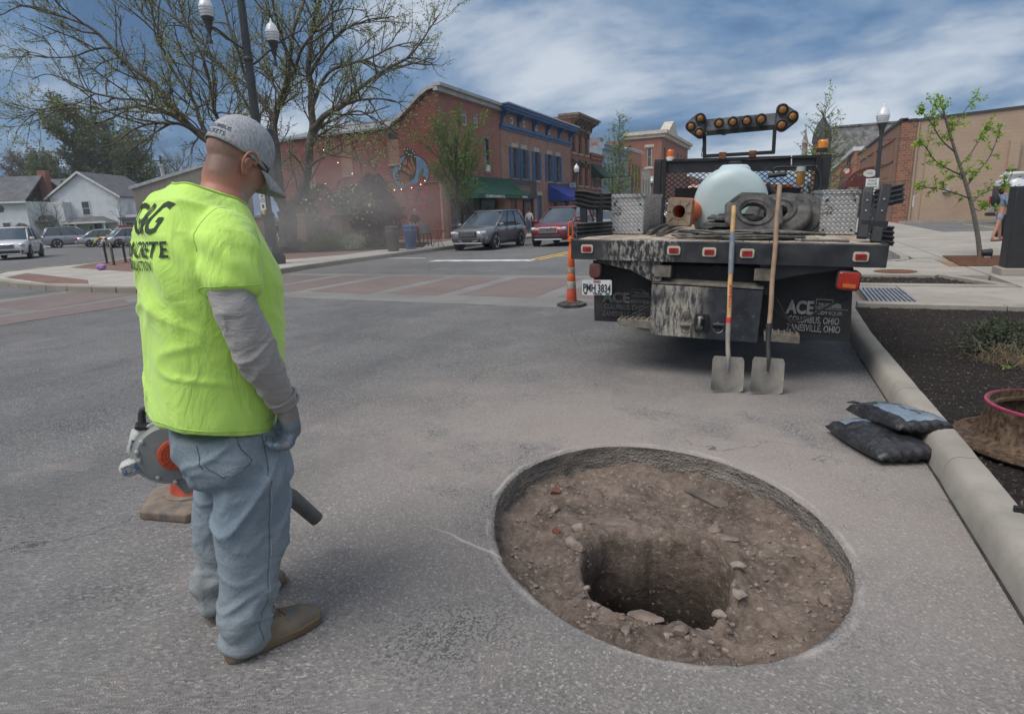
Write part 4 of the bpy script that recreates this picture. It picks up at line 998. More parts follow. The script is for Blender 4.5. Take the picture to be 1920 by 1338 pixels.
mb = MB(); mb.box(6.7, RY-0.03,1.0,6.8, RY, 1.7); part(mb, 'notice', WHITE, Rb)
mb = MB()
rs = []
for k in range(9):
 t = PI*k/8/2; rs.append([(RX-0.05-1.9*math.sin(t),58.0+0*k, 2.9+1.25*math.cos(t)),(RX-0.05-1.9*math.sin(t),70,2.9+1.25*math.cos(t))])
vs = [p for r in rs for p in r]; fs = [(2*k, 2*k+1,2*k+3,2*k+2) for k in range(8)]
mb.add(vs, fs); mb.add([r[0] for r in rs]+[(RX-0.05,58.0,2.9)],[tuple(range(10))]); part(mb, 'barrel_awning', M('maroon_canvas', (0.10,0.018,0.018),0.8), Rb)
mb = MB(); mb.box(RX-2.0,58,2.62, RX-1.96,70,2.92); mb.box(RX-1.96,58.0,2.62, RX-0.1,58.03,2.9); part(mb, 'awning_valance', M('maroon_canvas'), Rb)
Cf = bld('cafe_building', 'low orange brick cafe with script sign and white coping beyond the brick shop', (RX, 75.1,0))
mb = MB(); mb.box(RX-0.3,75.1,0,25,120,6.6); part(mb, 'wall', BR_F, Cf)
mb = MB(); mb.box(RX-0.5,75.0,6.6, RX+0.5,120,7.0); part(mb, 'coping', WHITE, Cf)
cs = text('café', 3.3, BLACK, Cf, (RX-0.36,88,5.2),(PI/2,0,-PI/2), bold=0.05, ext=0.03, world=True, shear=0.3, sx=3.2)
mb = MB(); mb.extr([(RX-0.3,80,4.0),(RX-0.3,92,4.0),(RX-2.2,92,2.8),(RX-2.2,80,2.8)],(0,0,0.04)); mb.box(RX-2.22,80,2.5, RX-2.2,92,2.82); part(mb, 'awning', GREENC, Cf)
rsn = thing('round_sign', 'small red octagonal projecting sign under the cafe lettering', 'sign', (RX-1.0,74.0,4.6)); mb = MB(); mb.lathe([(0,-0.05),(0.55,-0.05),(0.55,0.05),(0,0.05)],8,(0,0,0), 'y'); mb.build('disc', M('sign_red', (0.30,0.035,0.025),0.6), rsn)
mb = MB(); mb.lathe([(0,-0.056),(0.28,-0.056),(0.28,-0.05)],8,(0,0,0), 'y'); mb.build('emblem', WHITE, rsn); mb = MB(); mb.box(0.5,-0.03,0.5,1.0,0.03,0.56); mb.build('bracket', BLACK, rsn)
ov = thing('oval_sign', 'white oval hanging sign just left of the green parking sign', 'sign', (RX-0.95,52.0,3.0)); q = ay(1631,325,52.0); ov.location = (q.x, 52.0, q.z)
mb = MB(); mb.lathe([(0,-0.04),(0.42,-0.04),(0.42,0.04),(0,0.04)],24,(0,0,0), 'y'); mb.v = [(x, y, z*.62) for x, y, z in mb.v]; o_ = mb.build('panel', WHITE, ov); mb = MB(); mb.box(0.3,-0.02,0.5,1.8,0.02,0.54); mb.build('bracket', BLACK, ov); text('cafe', 0.22, BLUE, ov, (0,-0.045,0))
Ch = bld('church', 'old church-like building with dark slate mansard roof and pointed turret', (4,125,0))
mb = MB(); mb.box(3.0,125,0,22,140,9.5); part(mb, 'wall', M('patched_plaster', (0.28,0.17,0.14),0.95, var=0.3, vs=0.6, dirt=(0.30,0.33,0.30), dl=0.5, dh=0.55, ds=0.7), Ch)
SL = M('streaked_slate', (0.20,0.20,0.19),0.9, var=0.4, vs=1, dirt=(0.06,0.06,0.06), dl=0.45, dh=0.6, ds=1.4)
mb = MB(); mb.prism([(2.7,124.7),(22.3,124.7),(22.3,140),(2.7,140)],9.5,14.2, top=[(3.8,126.2,14.2),(21,126.2,14.2),(21,139,14.2),(3.8,139,14.2)]); mb.box(3.6,126.0,14.2,21.2,139,14.5); part(mb, 'roof', SL, Ch)
mb = MB(); mb.lathe([(1.35,0),(1.35,11.4)],8,(3.6,122,0)); part(mb, 'turret_wall', BR_C, Ch); mb = MB(); mb.lathe([(1.35,11.4),(1.55,11.5),(1.5,12.4),(1.35,13.4),(0.95,14.4),(0.55,15.1),(0.12,15.7),(0.06,17.0),(0,17.1)],10,(3.6,122,0)); part(mb, 'turret', M('dark_slate', (0.035,0.04,0.035),0.8, var=0.4), Ch)
mb = MB(); mb.lathe([(0.45,0),(0.45,11.4),(0.55,11.5),(0.2,12.9),(0.08,14),(0,14.1)],8,(1.0,121,0)); part(mb, 'pinnacle', M('patched_plaster'), Ch)
# ---- left: white houses, beige building
def dpl(px, py, D): return ad(px, py, D)
def loc_frame(D, px): p = ad(px, 430, D); return Vector((p.x, p.y, 0))
SIDING = M('white_siding', (0.62,0.64,0.66),0.7, var=0.1, vs=1)
def siding(mb, x0, x1, z0, z1, y, gable=None):
 """lapped boards, each its own thin wedge"""
def house(name, label, px0, px1, D, h_eave, h_ridge, gable=True, rot=0.0):
 p = loc_frame(D, (px0+px1)/2); w = (ad(px1,430, D)-ad(px0,430, D)).length
 t = thing(name, label, 'house', p, YAW+rot); return t, w
def boards(par, x0, x1, z0, z1, y, lim=None, d=-0.03):      # clapboards: real overlapping boards joined per wall
 mb = MB(); n = int((z1-z0)/0.19)
 for k in range(n):
  za = z0+k*0.19; a, b = x0, x1
  if lim: a, b = lim(za+0.19)
  if b-a < 0.1: continue
  mb.extr([(a, y, za),(a, y+d, za),(a, y+d*0.15, za+0.19),(a, y, za+0.19)],(b-a, 0,0))
 o = mb.build('clapboard', SIDING, par); o['kind'] = 'stuff'; return o
def wfr(par, x, z, w, h, y, m=WHITE, sash=True, name='window'):
 mb = MB(); f = 0.1
 mb.box(x-f, y-0.06, z-f, x+w+f, y+0.02, z); mb.box(x-f, y-0.06, z+h, x+w+f, y+0.02, z+h+f*1.4); mb.box(x-f, y-0.06, z, x, y+0.02, z+h); mb.box(x+w, y-0.06, z, x+w+f, y+0.02, z+h)
 if sash: mb.box(x, y-0.045, z+h/2-0.03, x+w, y+0.02, z+h/2+0.03)
 o = mb.build(name, m, par); mb = MB(); mb.box(x, y-0.035, z, x+w, y+0.03, z+h); mb.build('pane', GLASS, o)
Wh, w = house('white_house', 'white clapboard house with gable front and small hip-roofed porch', 105,231,80,6,8.6)
hw = w/2; ez, rz_ = 5.6,8.45;
mb = MB(); mb.extr([(-hw, 0,0),(hw, 0,0),(hw, 0, ez),(0.0,0, rz_),(-hw, 0, ez)],(0,9,0)); mb.build('wall', SIDING, Wh)
boards(Wh, -hw, hw, 0.4, rz_, 0, lambda z: (-hw, hw) if z <= ez else (-hw*(rz_-z)/(rz_-ez), hw*(rz_-z)/(rz_-ez)))
mb = MB()
for sg in (-1,1): mb.extr([(0,-0.4, rz_+0.02),(sg*(hw+0.5),-0.4, ez-0.3),(sg*(hw+0.5),-0.4, ez-0.12),(0,-0.4, rz_+0.2)],(0,9.8,0))
mb.extr([(-hw+0.3,4,5.3),(-hw-5.2,4,5.3),(-hw-5.2,7.5,8.3),(-hw+2.5,7.5,8.3)],(0,0,0.15))
mb.extr([(hw-0.2,5,6.2),(hw-2.5,5,6.2),(hw-2.5,5.8,6.9),(hw-0.2,5.8,6.4)],(0,3,0.1))
mb.build('roof', SHING, Wh)
mb = MB()
for sg in (-1,1): mb.extr([(0,-0.43, rz_-0.05),(sg*(hw+0.52),-0.43, ez-0.36),(sg*(hw+0.52),-0.43, ez-0.10),(0,-0.43, rz_+0.23)],(0,0.06,0))
mb.build('barge_board', WHITE, Wh)
mb = MB(); mb.box(-hw-5.0,4.2,0,-hw, 9,5.3); mb.build('side_wing', SIDING, Wh)
mb = MB(); mb.extr([(-hw-1.5,3.9,6.6),(-hw-0.3,3.9,6.6),(-hw-0.9,3.9,8.0)],(0,2.5,0)); mb.build('dormer', SHING, Wh)
wfr(Wh, -0.35,3.35,0.9,1.6,-0.02)
mb = MB(); mb.prism([(-2.1,-2.2),(3.6,-2.2),(3.6,0),(-2.1,0)],2.45,3.0, top=[(-0.5,-0.9,3.1),(2.0,-0.9,3.1),(2.0,0,3.1),(-0.5,0,3.1)]); mb.build('porch_roof', SHING, Wh)
mb = MB(); mb.box(-2.2,-2.3,2.25,3.7,0,2.46); mb.build('porch_beam', WHITE, Wh)
for x in (-1.2,-0.3,3.3): mb = MB(); mb.box(x-0.09,-2.1,0, x+0.09,-1.92,2.25); mb.build('porch_post', WHITE, Wh)
wfr(Wh, 0.75,0.3,0.95,1.95,-0.02, sash=False, name='front_door'); wfr(Wh, 0.15,0.7,0.3,1.2,-0.02, sash=False); wfr(Wh, 2.1,0.7,0.3,1.2,-0.02, sash=False)
mb = MB()
for k in range(3): mb.box(0.3,-2.6-k*0.3,0,2.2,-2.3-k*0.3,0.45-k*0.15)
mb.build('porch_step', WHITE, Wh)
Ax, w = house('white_annexe', 'low white flat-roofed annexe between the white house and the beige building', 231,272,80,4,4)
mb = MB(); mb.box(-w/2,0.3,0, w/2+1,6,3.2); mb.box(-w/2,2,3.2, w/2+1,6,4.7); mb.build('wall', SIDING, Ax)
mb = MB(); mb.box(-w/2-0.1,-0.5,2.6, w/2+1,0.5,2.85); mb.build('roof', SHING, Ax)
wfr(Ax, -w/2+0.4,0.5,0.9,1.7,0.25); wfr(Ax, 0.3,0.5,0.9,1.7,0.25)
Lh, w = house('grey_roof_house', 'white house with broad grey shingle roof, oval window and brick chimney at the frame edge', -90,58,76,5,8)
hw = w/2
mb = MB(); mb.box(-hw, 0,0, hw, 9,5.1); mb.build('wall', SIDING, Lh); boards(Lh, -hw, hw, 0.4,5.05,0)
mb = MB(); mb.extr([(-hw-0.3,-0.5,5.0),(hw+0.4,-0.5,5.0),(hw-0.6,4.5,8.2),(-hw, 4.5,8.2)],(0,0,0.18)); mb.extr([(-hw-0.3,9.5,5.0),(hw+0.4,9.5,5.0),(hw-0.6,4.5,8.2),(-hw, 4.5,8.2)],(0,0,0.18)); mb.build('roof', SHING, Lh)
mb = MB(); mb.box(-hw-0.2,-0.55,4.9, hw+0.45,-0.45,5.12); mb.build('gutter', WHITE, Lh)
mb = MB(); mb.box(hw-1.2,4.5,5, hw-0.2,5.3,9.0); mb.build('chimney', BR_C, Lh)
mb = MB(); mb.lathe([(0,-0.03),(0.42,-0.03),(0.42,0.02)],18,(hw-3.1,-0.02,4.3), 'y'); mb.build('oval_window', GLASS, Lh)
wfr(Lh, hw-3.2,0.75,0.9,1.9,-0.02); wfr(Lh, hw-6.5,0.75,0.9,1.9,-0.02)
Lw, w = house('porch_wing', 'small white wing with dark porch roof between the two white houses', 58,106,78,3,3)
mb = MB(); mb.box(-w/2,0.5,0, w/2+1,5,5.0); mb.build('wall', SIDING, Lw); mb = MB(); mb.prism([(-w/2,-1.2),(w/2,-1.2),(w/2,0.5),(-w/2,0.5)],2.6,3.3, top=[(-w/2+0.5,0,3.4),(w/2-0.5,0,3.4),(w/2-0.5,0.5,3.4),(-w/2+0.5,0.5,3.4)]); mb.build('roof', SHING, Lw)
wfr(Lw, -w/2+0.5,0.8,0.7,1.4,0.48); wfr(Lw, 0.3,0.8,0.8,1.4,0.48)
Bb, w = house('beige_building', 'beige rendered building with sloping parapet behind the worker', 262,420,62,5,7)
s = NT('weathered_render'); c = s.mix(s.rng(s.noise(1.2,6,0.7, vec=s.map(scale=(1,1,0.3))),0.35,0.65),(0.17,0.155,0.125),(0.27,0.245,0.20)); REND = s.fin(c, 0.95)
hw = w/2
mb = MB(); mb.extr([(-hw, 0,0),(hw, 0,0),(hw, 0,7.4),(-hw, 0,5.3)],(0,8,0)); mb.build('wall', REND, Bb)
mb = MB(); mb.extr([(-hw-0.3,-0.15,5.15),(hw, -0.15,7.3),(hw, -0.15,7.6),(-hw-0.3,-0.15,5.45)],(0,8.2,0)); mb.build('coping', TRIMG, Bb)
wfr(Bb, -0.3,3.8,0.9,1.1,-0.02)
mb = MB(); mb.tube([(-hw+2.6,1,5.5),(-hw+2.6,1,7.4)],0.16,8); mb.tube([(-hw+2.6,1,7.3),(-hw+2.6,1,7.55)],0.22,8); mb.build('flue', TRIMG, Bb)
# ================================================================ trees and plants
BARK = M('grey_bark', (0.10,0.085,0.068),0.95, var=0.4, vs=5, bump=0.8, bs=16, bd=0.03)
BARKD = M('dark_bark', (0.095,0.082,0.064),0.95, var=0.4, vs=5)
BARKT = M('young_bark', (0.17,0.15,0.12),0.95, var=0.3, vs=20)
def leafmat(name, col, var=0.45, vs=1.5, tr=0.25):
 if name in MATS: return MATS[name]
 s = NT(name); c = s.mix(s.rng(s.noise(vs, 5),0.3,0.7), tuple(x*(1-var) for x in col), tuple(x*(1+var) for x in col))
 c = s.mix(s.rng(s.noise(vs*9,2),0.4,0.6,0,0.5), c, tuple(x*1.35 for x in col))
 m = s.fin(c, 0.7, Subsurface_Weight=0.0, Specular_IOR_Level=0.25)
 t = s.n('BsdfTranslucent'); s.set(t.inputs[0], c); mxs = s.t.nodes.new('ShaderNodeMixShader'); mxs.inputs[0].default_value = tr
 s.t.links.new(s.b.outputs[0], mxs.inputs[1]); s.t.links.new(t.outputs[0], mxs.inputs[2]); s.t.links.new(mxs.outputs[0], s.t.nodes['Material Output'].inputs[0])
 MATS[name] = m; return m
BUDS = leafmat('bud_leaf', (0.27,0.31,0.11)); SPRING = leafmat('spring_leaf', (0.14,0.22,0.05)); GINK = leafmat('ginkgo_leaf', (0.22,0.36,0.03)); LARCH = leafmat('larch_needle', (0.16,0.24,0.055))
DKG = leafmat('shrub_leaf', (0.045,0.07,0.03)); YELG = leafmat('hedge_leaf', (0.115,0.145,0.035)); PURP = leafmat('plum_leaf', (0.07,0.028,0.03)); PALE = leafmat('variegated_leaf', (0.24,0.27,0.17)); WFL = M('white_blossom', (0.66,0.66,0.58),0.8, var=0.1); TWL = leafmat('dull_tree_leaf', (0.11,0.135,0.06))
def leaf(mb, p, sz, r_, asp=0.55):
 a = Vector((r_.gauss(0,1), r_.gauss(0,1), r_.gauss(0,0.7))); a = a.normalized() if a.length > 0 else Vector((1,0,0)); b = a.orthogonal().normalized(); b.rotate(Matrix.Rotation(r_.uniform(0,6.28),3, a))
 p = Vector(p); L = a*sz; W = b*sz*asp*0.5; nn = a.cross(b)*sz*0.12
 mb.add([p, p+L*0.45+W+nn, p+L, p+L*0.45-W+nn],[(0,1,2,3)])
def walk(p, d, L, n, wig, up, r_):
 pts = [Vector(p)]; d = Vector(d).normalized(); st = L/n
 for k in range(n):
  d = (d+Vector((r_.gauss(0, wig), r_.gauss(0, wig), r_.gauss(0, wig)+up))).normalized(); pts.append(pts[-1]+d*st)
 return pts
def spawn(wood, lv, path, r0, r1, level, cfg, r_, L0):
 """side shoots along a path, recursing; wood = mesh of boughs, lv = mesh of leaves"""
 n = len(path); cnt = max(1, int(cfg['n'][level]*L0))
 for k in range(cnt):
  f = r_.uniform(cfg['from'][level],1.0); i = min(n-2, int(f*(n-1))); t = f*(n-1)-i
  p = path[i].lerp(path[i+1], t); d = (path[i+1]-path[i]).normalized(); rr = lerp(r0, r1, f)
  ax_ = d.orthogonal().normalized(); ax_.rotate(Matrix.Rotation(r_.uniform(0,6.28),3, d)); ang = R(r_.uniform(*cfg['ang']))
  nd = d*math.cos(ang)+ax_*math.sin(ang); nd.z += cfg['up']; nd.z *= cfg.get('zsq', 1.0)
  L = cfg['len'][level]*r_.uniform(0.55,1.25)*(1.15-0.5*f)
  sg = cfg['seg'][level]; q = walk(p, nd, L, sg, cfg['wig'], cfg['trop'], r_)
  ra = min(rr*0.75, cfg['rad'][level]); rb = ra*0.45
  wood.tube(q, [lerp(ra, rb, j/sg) for j in range(sg+1)], cfg['sides'][level], caps=False)
  if level < len(cfg['n'])-1: spawn(wood, lv, q, ra, rb, level+1, cfg, r_, L)
  if lv is not None and level >= cfg['lfrom']:
   for j in range(int(cfg['leaves']*L+r_.random())):
    u = r_.random(); ii = min(sg-1, int(u*sg)); pp = q[ii].lerp(q[ii+1], u*sg-ii)
    leaf(lv, pp+Vector((r_.gauss(0,1), r_.gauss(0,1), r_.gauss(0,1)))*cfg['spread'], cfg['lsz']*r_.uniform(0.6,1.3), r_)
def px_path(pts, D0):
 out_ = []
 for q in pts: out_.append(ad(q[0], q[1], D0+(q[2] if len(q) > 2 else 0)))
 return smoothpath(out_, 6)
TR = random.Random(11)
D0 = 29.0
bt = thing('tree', 'big spreading tree just coming into bud behind the worker and the black lamp post', 'tree', ad(540,458, D0))
tb = bt.location.copy()
limbs = [
 ([(541,462),(541,440),(540,415),(536,395)],0.40,0.34),
 ([(536,398),(527,370),(521,320,.2),(516,262,.4),(513,226,.6),(526,182,.6),(537,156),(541,110),(550,60),(570,0,.5),(580,-60,1)],0.25,0.05),
 ([(538,398),(560,370),(574,330,-.3),(581,262,-.4),(586,221,-.3),(581,156),(580,104),(586,52),(600,0),(610,-60)],0.25,0.06),
 ([(584,245,-.4),(610,215,-1),(641,193,-1.4),(678,161,-1.8),(724,133,-2),(758,112,-2),(790,75,-2),(808,47,-2)],0.15,0.02),
 ([(641,193,-1.4),(670,185,-2),(698,182,-2.5),(735,190,-3),(760,205,-3)],0.08,0.015),
 ([(583,255,-.4),(605,235,0.4),(633,221,1),(672,208,2),(700,222,2.5),(735,240,3)],0.09,0.02),
 ([(586,200,-.3),(598,160,.6),(620,135,1.2),(660,122,1.8),(700,105,2),(745,85,2),(780,80,2)],0.11,0.02),
 ([(576,320,-.3),(600,300,-1.5),(640,288,-3),(680,300,-4),(705,320,-4.5)],0.07,0.015),
 ([(533,385),(505,345,-.6),(470,315,-1.2),(425,285,-1.8),(391,263,-2),(368,248,-2),(341,221,-2.2),(311,179,-2.4),(275,148,-2.5),(239,125,-2.5),(209,90,-2.5),(167,54,-2.5),(120,30,-2.5),(60,12,-2.5),(0,25,-2.5)],0.22,0.02),
 ([(368,248,-2),(344,236,-2.6),(299,230,-3.2),(263,239,-3.6),(209,269,-4),(165,290,-4)],0.09,0.015),
 ([(341,221,-2.2),(317,212,-2),(284,194,-1.6),(224,185,-1.2),(179,176,-1),(134,152,-1),(95,142,-1),(60,150,-1)],0.09,0.015),
 ([(317,212,-2),(270,196,-2.8),(230,203,-3),(180,212,-3.2),(135,195,-3.2),(90,203,-3.2),(54,221,-3.2),(30,248,-3.2)],0.07,0.012),
 ([(391,263,-2),(380,236,-1.6),(362,191,-1.2),(329,134,-1),(311,99,-1),(299,66,-1),(263,18,-1),(245,-40,-1)],0.12,0.02),
 ([(209,90,-2.5),(180,95,-2),(140,105,-2),(95,108,-2),(50,100,-2),(35,118,-2)],0.05,0.012),
 ([(513,226,.6),(490,190,.8),(465,150,1),(445,90,1.2),(425,30,1.4),(410,-40,1.5)],0.12,0.03),
 ([(519,300,.3),(490,245,1),(460,190,1.6),(420,130,2),(370,70,2.2),(320,15,2.4),(290,-40,2.5)],0.12,0.02),
 ([(425,285,-1.8),(410,240,-3),(400,180,-3.6),(380,110,-4),(350,50,-4),(330,-20,-4)],0.10,0.02),
 ([(537,156,.3),(560,110,-1),(590,60,-2),(620,20,-2.6),(640,-40,-3)],0.09,0.02),
 ([(526,182,.6),(500,130,2),(490,70,3),(495,10,3.4)],0.09,0.02),
 ([(581,140),(610,95,-1),(640,60,-1.6),(690,40,-2),(740,30,-2)],0.08,0.015),
 ([(541,110),(525,60,-1.5),(510,10,-2.2),(500,-40,-2.6)],0.07,0.02),
]
cfg = dict(n=[2.3,2.9,3.2], len=[2.4,1.2,0.6], seg=[6,4,2], rad=[0.042,0.017,0.010], sides=[4,3,3], ang=(25,65), up=0.18, wig=0.17, trop=0.03, lfrom=1, leaves=9, lsz=0.085, spread=0.045, **{'from': [0.1,0.15,0.1]})
trunk = MB(); boughs = MB(); bud = MB()
for i, (pts, ra, rb) in enumerate(limbs):
 q = px_path(pts, D0)
 if i > 0: q = [p+noise.noise_vector(p*0.9)*0.12*(0 if k < 2 else 1) for k, p in enumerate(q)]
 m_ = len(q); L = sum((q[k+1]-q[k]).length for k in range(m_-1))
 dst = trunk if i < 3 else boughs
 rads = [lerp(ra, rb, (k/(m_-1))**0.8) for k in range(m_)]
 if i == 0: rads = [0.62,0.54,0.48,0.44,0.42,0.40]+[0.40+0.02*k/(m_) for k in range(m_-6)]
 dst.tube(q, rads, 10 if i < 3 else 6, caps=False)
 if i > 0: spawn(boughs, bud, q, ra, rb, 0, cfg, TR, L)
def wparts(par, lst):
 for mb, nm, mt in lst:
  if mb.v: part(mb, nm, mt, par, smooth=180)
wparts(bt, [(trunk, 'trunk', BARK),(boughs, 'crown', BARKD)])
o = part(bud, 'leaves', BUDS, bt); o['kind'] = 'stuff'
def tree(name, label, base, h, spread, trunk_r, cfg_, leafm, barkm, seed, nl=9, first=0.25, group=None, lean=0.0, shape=1.0, cat='tree'):
 r_ = random.Random(seed); t = thing(name, label, cat, base, 0, group); base = Vector(base)
 tr = MB(); bo = MB(); lv = MB()
 q = [base+Vector((noise.noise(Vector((seed, k*0.4,0)))*0.03*h+lean*k/10*h*0.1, noise.noise(Vector((seed, k*0.4,5)))*0.03*h, h*0.92*k/10)) for k in range(11)]
 tr.tube(q, [lerp(trunk_r, trunk_r*0.22, k/10)*(1.35 if k == 0 else 1) for k in range(11)],8, caps=False)
 for k in range(nl):
  f = lerp(first, 0.95,(k+r_.random()*0.6)/nl); i = min(9, int(f*10)); p = q[i].lerp(q[i+1], f*10-i)
  a = k*2.4+r_.uniform(-0.4,0.4); wd = spread*(1-abs(f-0.5)*shape)*r_.uniform(0.75,1.1)
  d = Vector((math.cos(a), math.sin(a),0.55+0.6*f)); L = wd
  w_ = walk(p, d, L, 7,0.1,0.05, r_); ra = trunk_r*0.5*(1.1-f*0.7)
  bo.tube(w_, [lerp(ra, ra*0.25, j/7) for j in range(8)],5, caps=False)
  spawn(bo, lv, w_, ra, ra*0.3,0, cfg_, r_, L)
 wparts(t, [(tr, 'trunk', barkm),(bo, 'crown', barkm)])
 if lv.v: o = part(lv, 'leaves', leafm, t); o['kind'] = 'stuff'
 return t
cfgP = dict(n=[4.5,4.0], len=[0.9,0.45], seg=[3,2], rad=[0.022,0.010], sides=[3,3], ang=(25,55), up=0.25, wig=0.12, trop=0.06, lfrom=0, leaves=15, lsz=0.12, spread=0.09, **{'from': [0.1,0.1]})
pb_ = gp(862,462,0.12); pb_ = ax(862,458,-16.6); pb_.z = 0.12
tree('street_tree', 'small leafy green street tree in front of the green awning', pb_, 5.6,3.1,0.10, cfgP, SPRING, BARK, 5, nl=22, first=0.30, shape=0.55)
cfgL = dict(n=[5.0,3.0], len=[0.9,0.4], seg=[3,2], rad=[0.02,0.011], sides=[3,3], ang=(35,60), up=0.1, wig=0.12, trop=0.05, lfrom=0, leaves=16, lsz=0.13, spread=0.03, **{'from': [0.1,0.1]})
def larch(label, base, h, spread, seed, cfg_, nl=34, thin=0.06):
 r_ = random.Random(seed); t = thing('larch_tree', label, 'tree', base, 0, 'young larches along the street'); base = Vector(base); tr = MB(); bo = MB(); lv = MB()
 q = [base+Vector((noise.noise(Vector((seed, k*0.5,0)))*0.12,0, h*k/12)) for k in range(13)]
 tr.tube(q, [lerp(thin, 0.012, k/12) for k in range(13)],7, caps=False)
 for k in range(nl):
  f = lerp(0.22,0.97, k/nl); i = min(11, int(f*12)); p = q[i].lerp(q[i+1], f*12-i); a = k*2.4
  L = spread*(1.02-f)**0.75*r_.uniform(0.7,1.1)+0.12; d = Vector((math.cos(a), math.sin(a),0.45+0.4*f)); w_ = walk(p, d, L, 6,0.07,0.03, r_)
  bo.tube(w_, [lerp(0.022,0.008, j/6) for j in range(7)],4, caps=False); spawn(bo, lv, w_, 0.02,0.008,0, cfg_, r_, L)
 wparts(t, [(tr, 'trunk', BARK),(bo, 'crown', BARKD)]); o = part(lv, 'leaves', LARCH, t); o['kind'] = 'stuff'
lb = ad(1160,420,58); larch('pale green feathery young tree among the street fronts left of the truck', (lb.x, lb.y, 0.12),9.8,2.8,3, dict(cfgL, lsz=0.16, leaves=9), nl=38, thin=0.1)
lb = ax(1556,400,1.72); lb = Vector((1.08,33.8,0)); larch('thin sparse larch standing just right of the arrow board behind the truck', (lb.x, lb.y, 0.12),6.0,2.6,8, dict(cfgL, leaves=10, n=[2.4,2.2], lsz=0.13), nl=34, thin=0.06)
gb = Vector((4.02,17.35,0.12))
gk = thing('ginkgo_tree', 'slim young tree with bright green new leaves growing from the rusty square grate', 'tree', gb)
GD = gb.dot(CF)
gl = [([(1838,487),(1833,440),(1822,385),(1808,335),(1793,290),(1778,240),(1768,205),(1762,183)],0.055,0.015),
      ([(1812,350),(1835,320,.3),(1852,300,.5),(1866,270,.6),(1878,232,.7)],0.02,0.008),([(1806,330),(1780,318,-.4),(1752,300,-.6),(1735,275,-.7),(1722,270,-.7)],0.02,0.008),
      ([(1818,372),(1790,362,-.4),(1765,355,-.5),(1740,352,-.6),(1716,356,-.6)],0.018,0.007),([(1820,380),(1845,362,.4),(1870,352,.5),(1890,340,.6),(1900,318,.6)],0.018,0.007),
      ([(1800,310),(1822,285,.5),(1840,255,.8),(1855,235,.9)],0.018,0.007),([(1790,285),(1765,262,-.3),(1745,230,-.5),(1722,200,-.6)],0.018,0.007),
      ([(1781,250),(1800,222,.2),(1815,200,.3),(1832,185,.4)],0.014,0.006),([(1773,225),(1758,205,-.3),(1745,192,-.4)],0.01,0.005),([(1822,388),(1838,395,.3),(1850,385,.5),(1868,390,.6)],0.012,0.005),([(1808,338),(1790,330,.7),(1775,335,1.0)],0.012,0.006)]
tr = MB(); bo = MB(); lv = MB(); TG = random.Random(4)
for i, (pts, ra, rb) in enumerate(gl):
 q = px_path([(a[0], a[1], *(a[2:])) for a in pts], GD); m_ = len(q); L = sum((q[k+1]-q[k]).length for k in range(m_-1))
 (tr if i == 0 else bo).tube(q, [lerp(ra, rb, k/(m_-1)) for k in range(m_)],8 if i == 0 else 5, caps=False)
 cg = dict(n=[6.0,3.0], len=[0.26,0.12], seg=[3,2], rad=[0.008,0.005], sides=[3,3], ang=(35,75), up=0.15, wig=0.15, trop=0.04, lfrom=0, leaves=75, lsz=0.066, spread=0.026, **{'from': [0.3 if i == 0 else 0.05,0.1]})
 qq = q[int(m_*0.45):] if i == 0 else q
 spawn(bo, lv, qq, ra, rb, 0, cg, TG, L*(0.6 if i == 0 else 1))
wparts(gk, [(tr, 'trunk', BARKT),(bo, 'crown', BARKD)]); o = part(lv, 'leaves', GINK, gk); o['kind'] = 'stuff'
cfgB = dict(n=[2.4,2.2], len=[2.6,1.3], seg=[3,2], rad=[0.07,0.035], sides=[3,3], ang=(25,60), up=0.3, wig=0.14, trop=0.06, lfrom=0, leaves=9, lsz=0.42, spread=0.3, **{'from': [0.15,0.1]})
def bgtree(label, px, D, h, sp, seed, lm, nl=16, cfg_=cfgB, tr=0.35, group='trees behind the houses'):
 p = loc_frame(D, px); return tree('tree', label, p, h, sp, tr, cfg_, lm, BARKD, seed, nl=nl, first=0.15, shape=0.7, group=group)
bgtree('broad hazy green tree rising behind the roof of the white house', 190,100,19,8.5,21, TWL, nl=26)
bgtree('leafy tree to the right rear of the white house', 255,98,14.5,6.0,22, TWL, nl=22)
bgtree('low brownish tree over the chimney of the grey-roofed house', 78,130,16,6.5,23, leafmat('brown_bud', (0.14,0.115,0.075)), nl=18)
bgtree('round green tree between the two white houses', 105,118,14,5.5,24, TWL, nl=18)
bgtree('pale distant tree over the grey roof at the far left', 20,150,13,6,25, TWL, nl=14)
cfgN = dict(cfgB, leaves=1.2, lsz=0.2)
bgtree('bare winter tree left of the beige building', 300,120,14,6,26, BUDS, nl=18, cfg_=cfgN)
bgtree('bare spreading tree over the beige building', 350,125,15,6,27, BUDS, nl=18, cfg_=cfgN)
bgtree('small leafless tree in front of the porch wing', 85,74,5.5,2.4,28, BUDS, nl=14, cfg_=dict(cfgN, len=[1.0,0.5], rad=[0.03,0.02]), tr=0.08, group=None)
bgtree('bare ornamental tree by the white house corner', 112,75,5.0,2.2,29, BUDS, nl=12, cfg_=dict(cfgN, len=[1.0,0.5], rad=[0.03,0.02]), tr=0.07, group=None)
bgtree('thin bare tree between the white house and its annexe', 229,76,5.5,1.6,30, BUDS, nl=10, cfg_=dict(cfgN, len=[0.9,0.4], rad=[0.03,0.02]), tr=0.07, group=None)
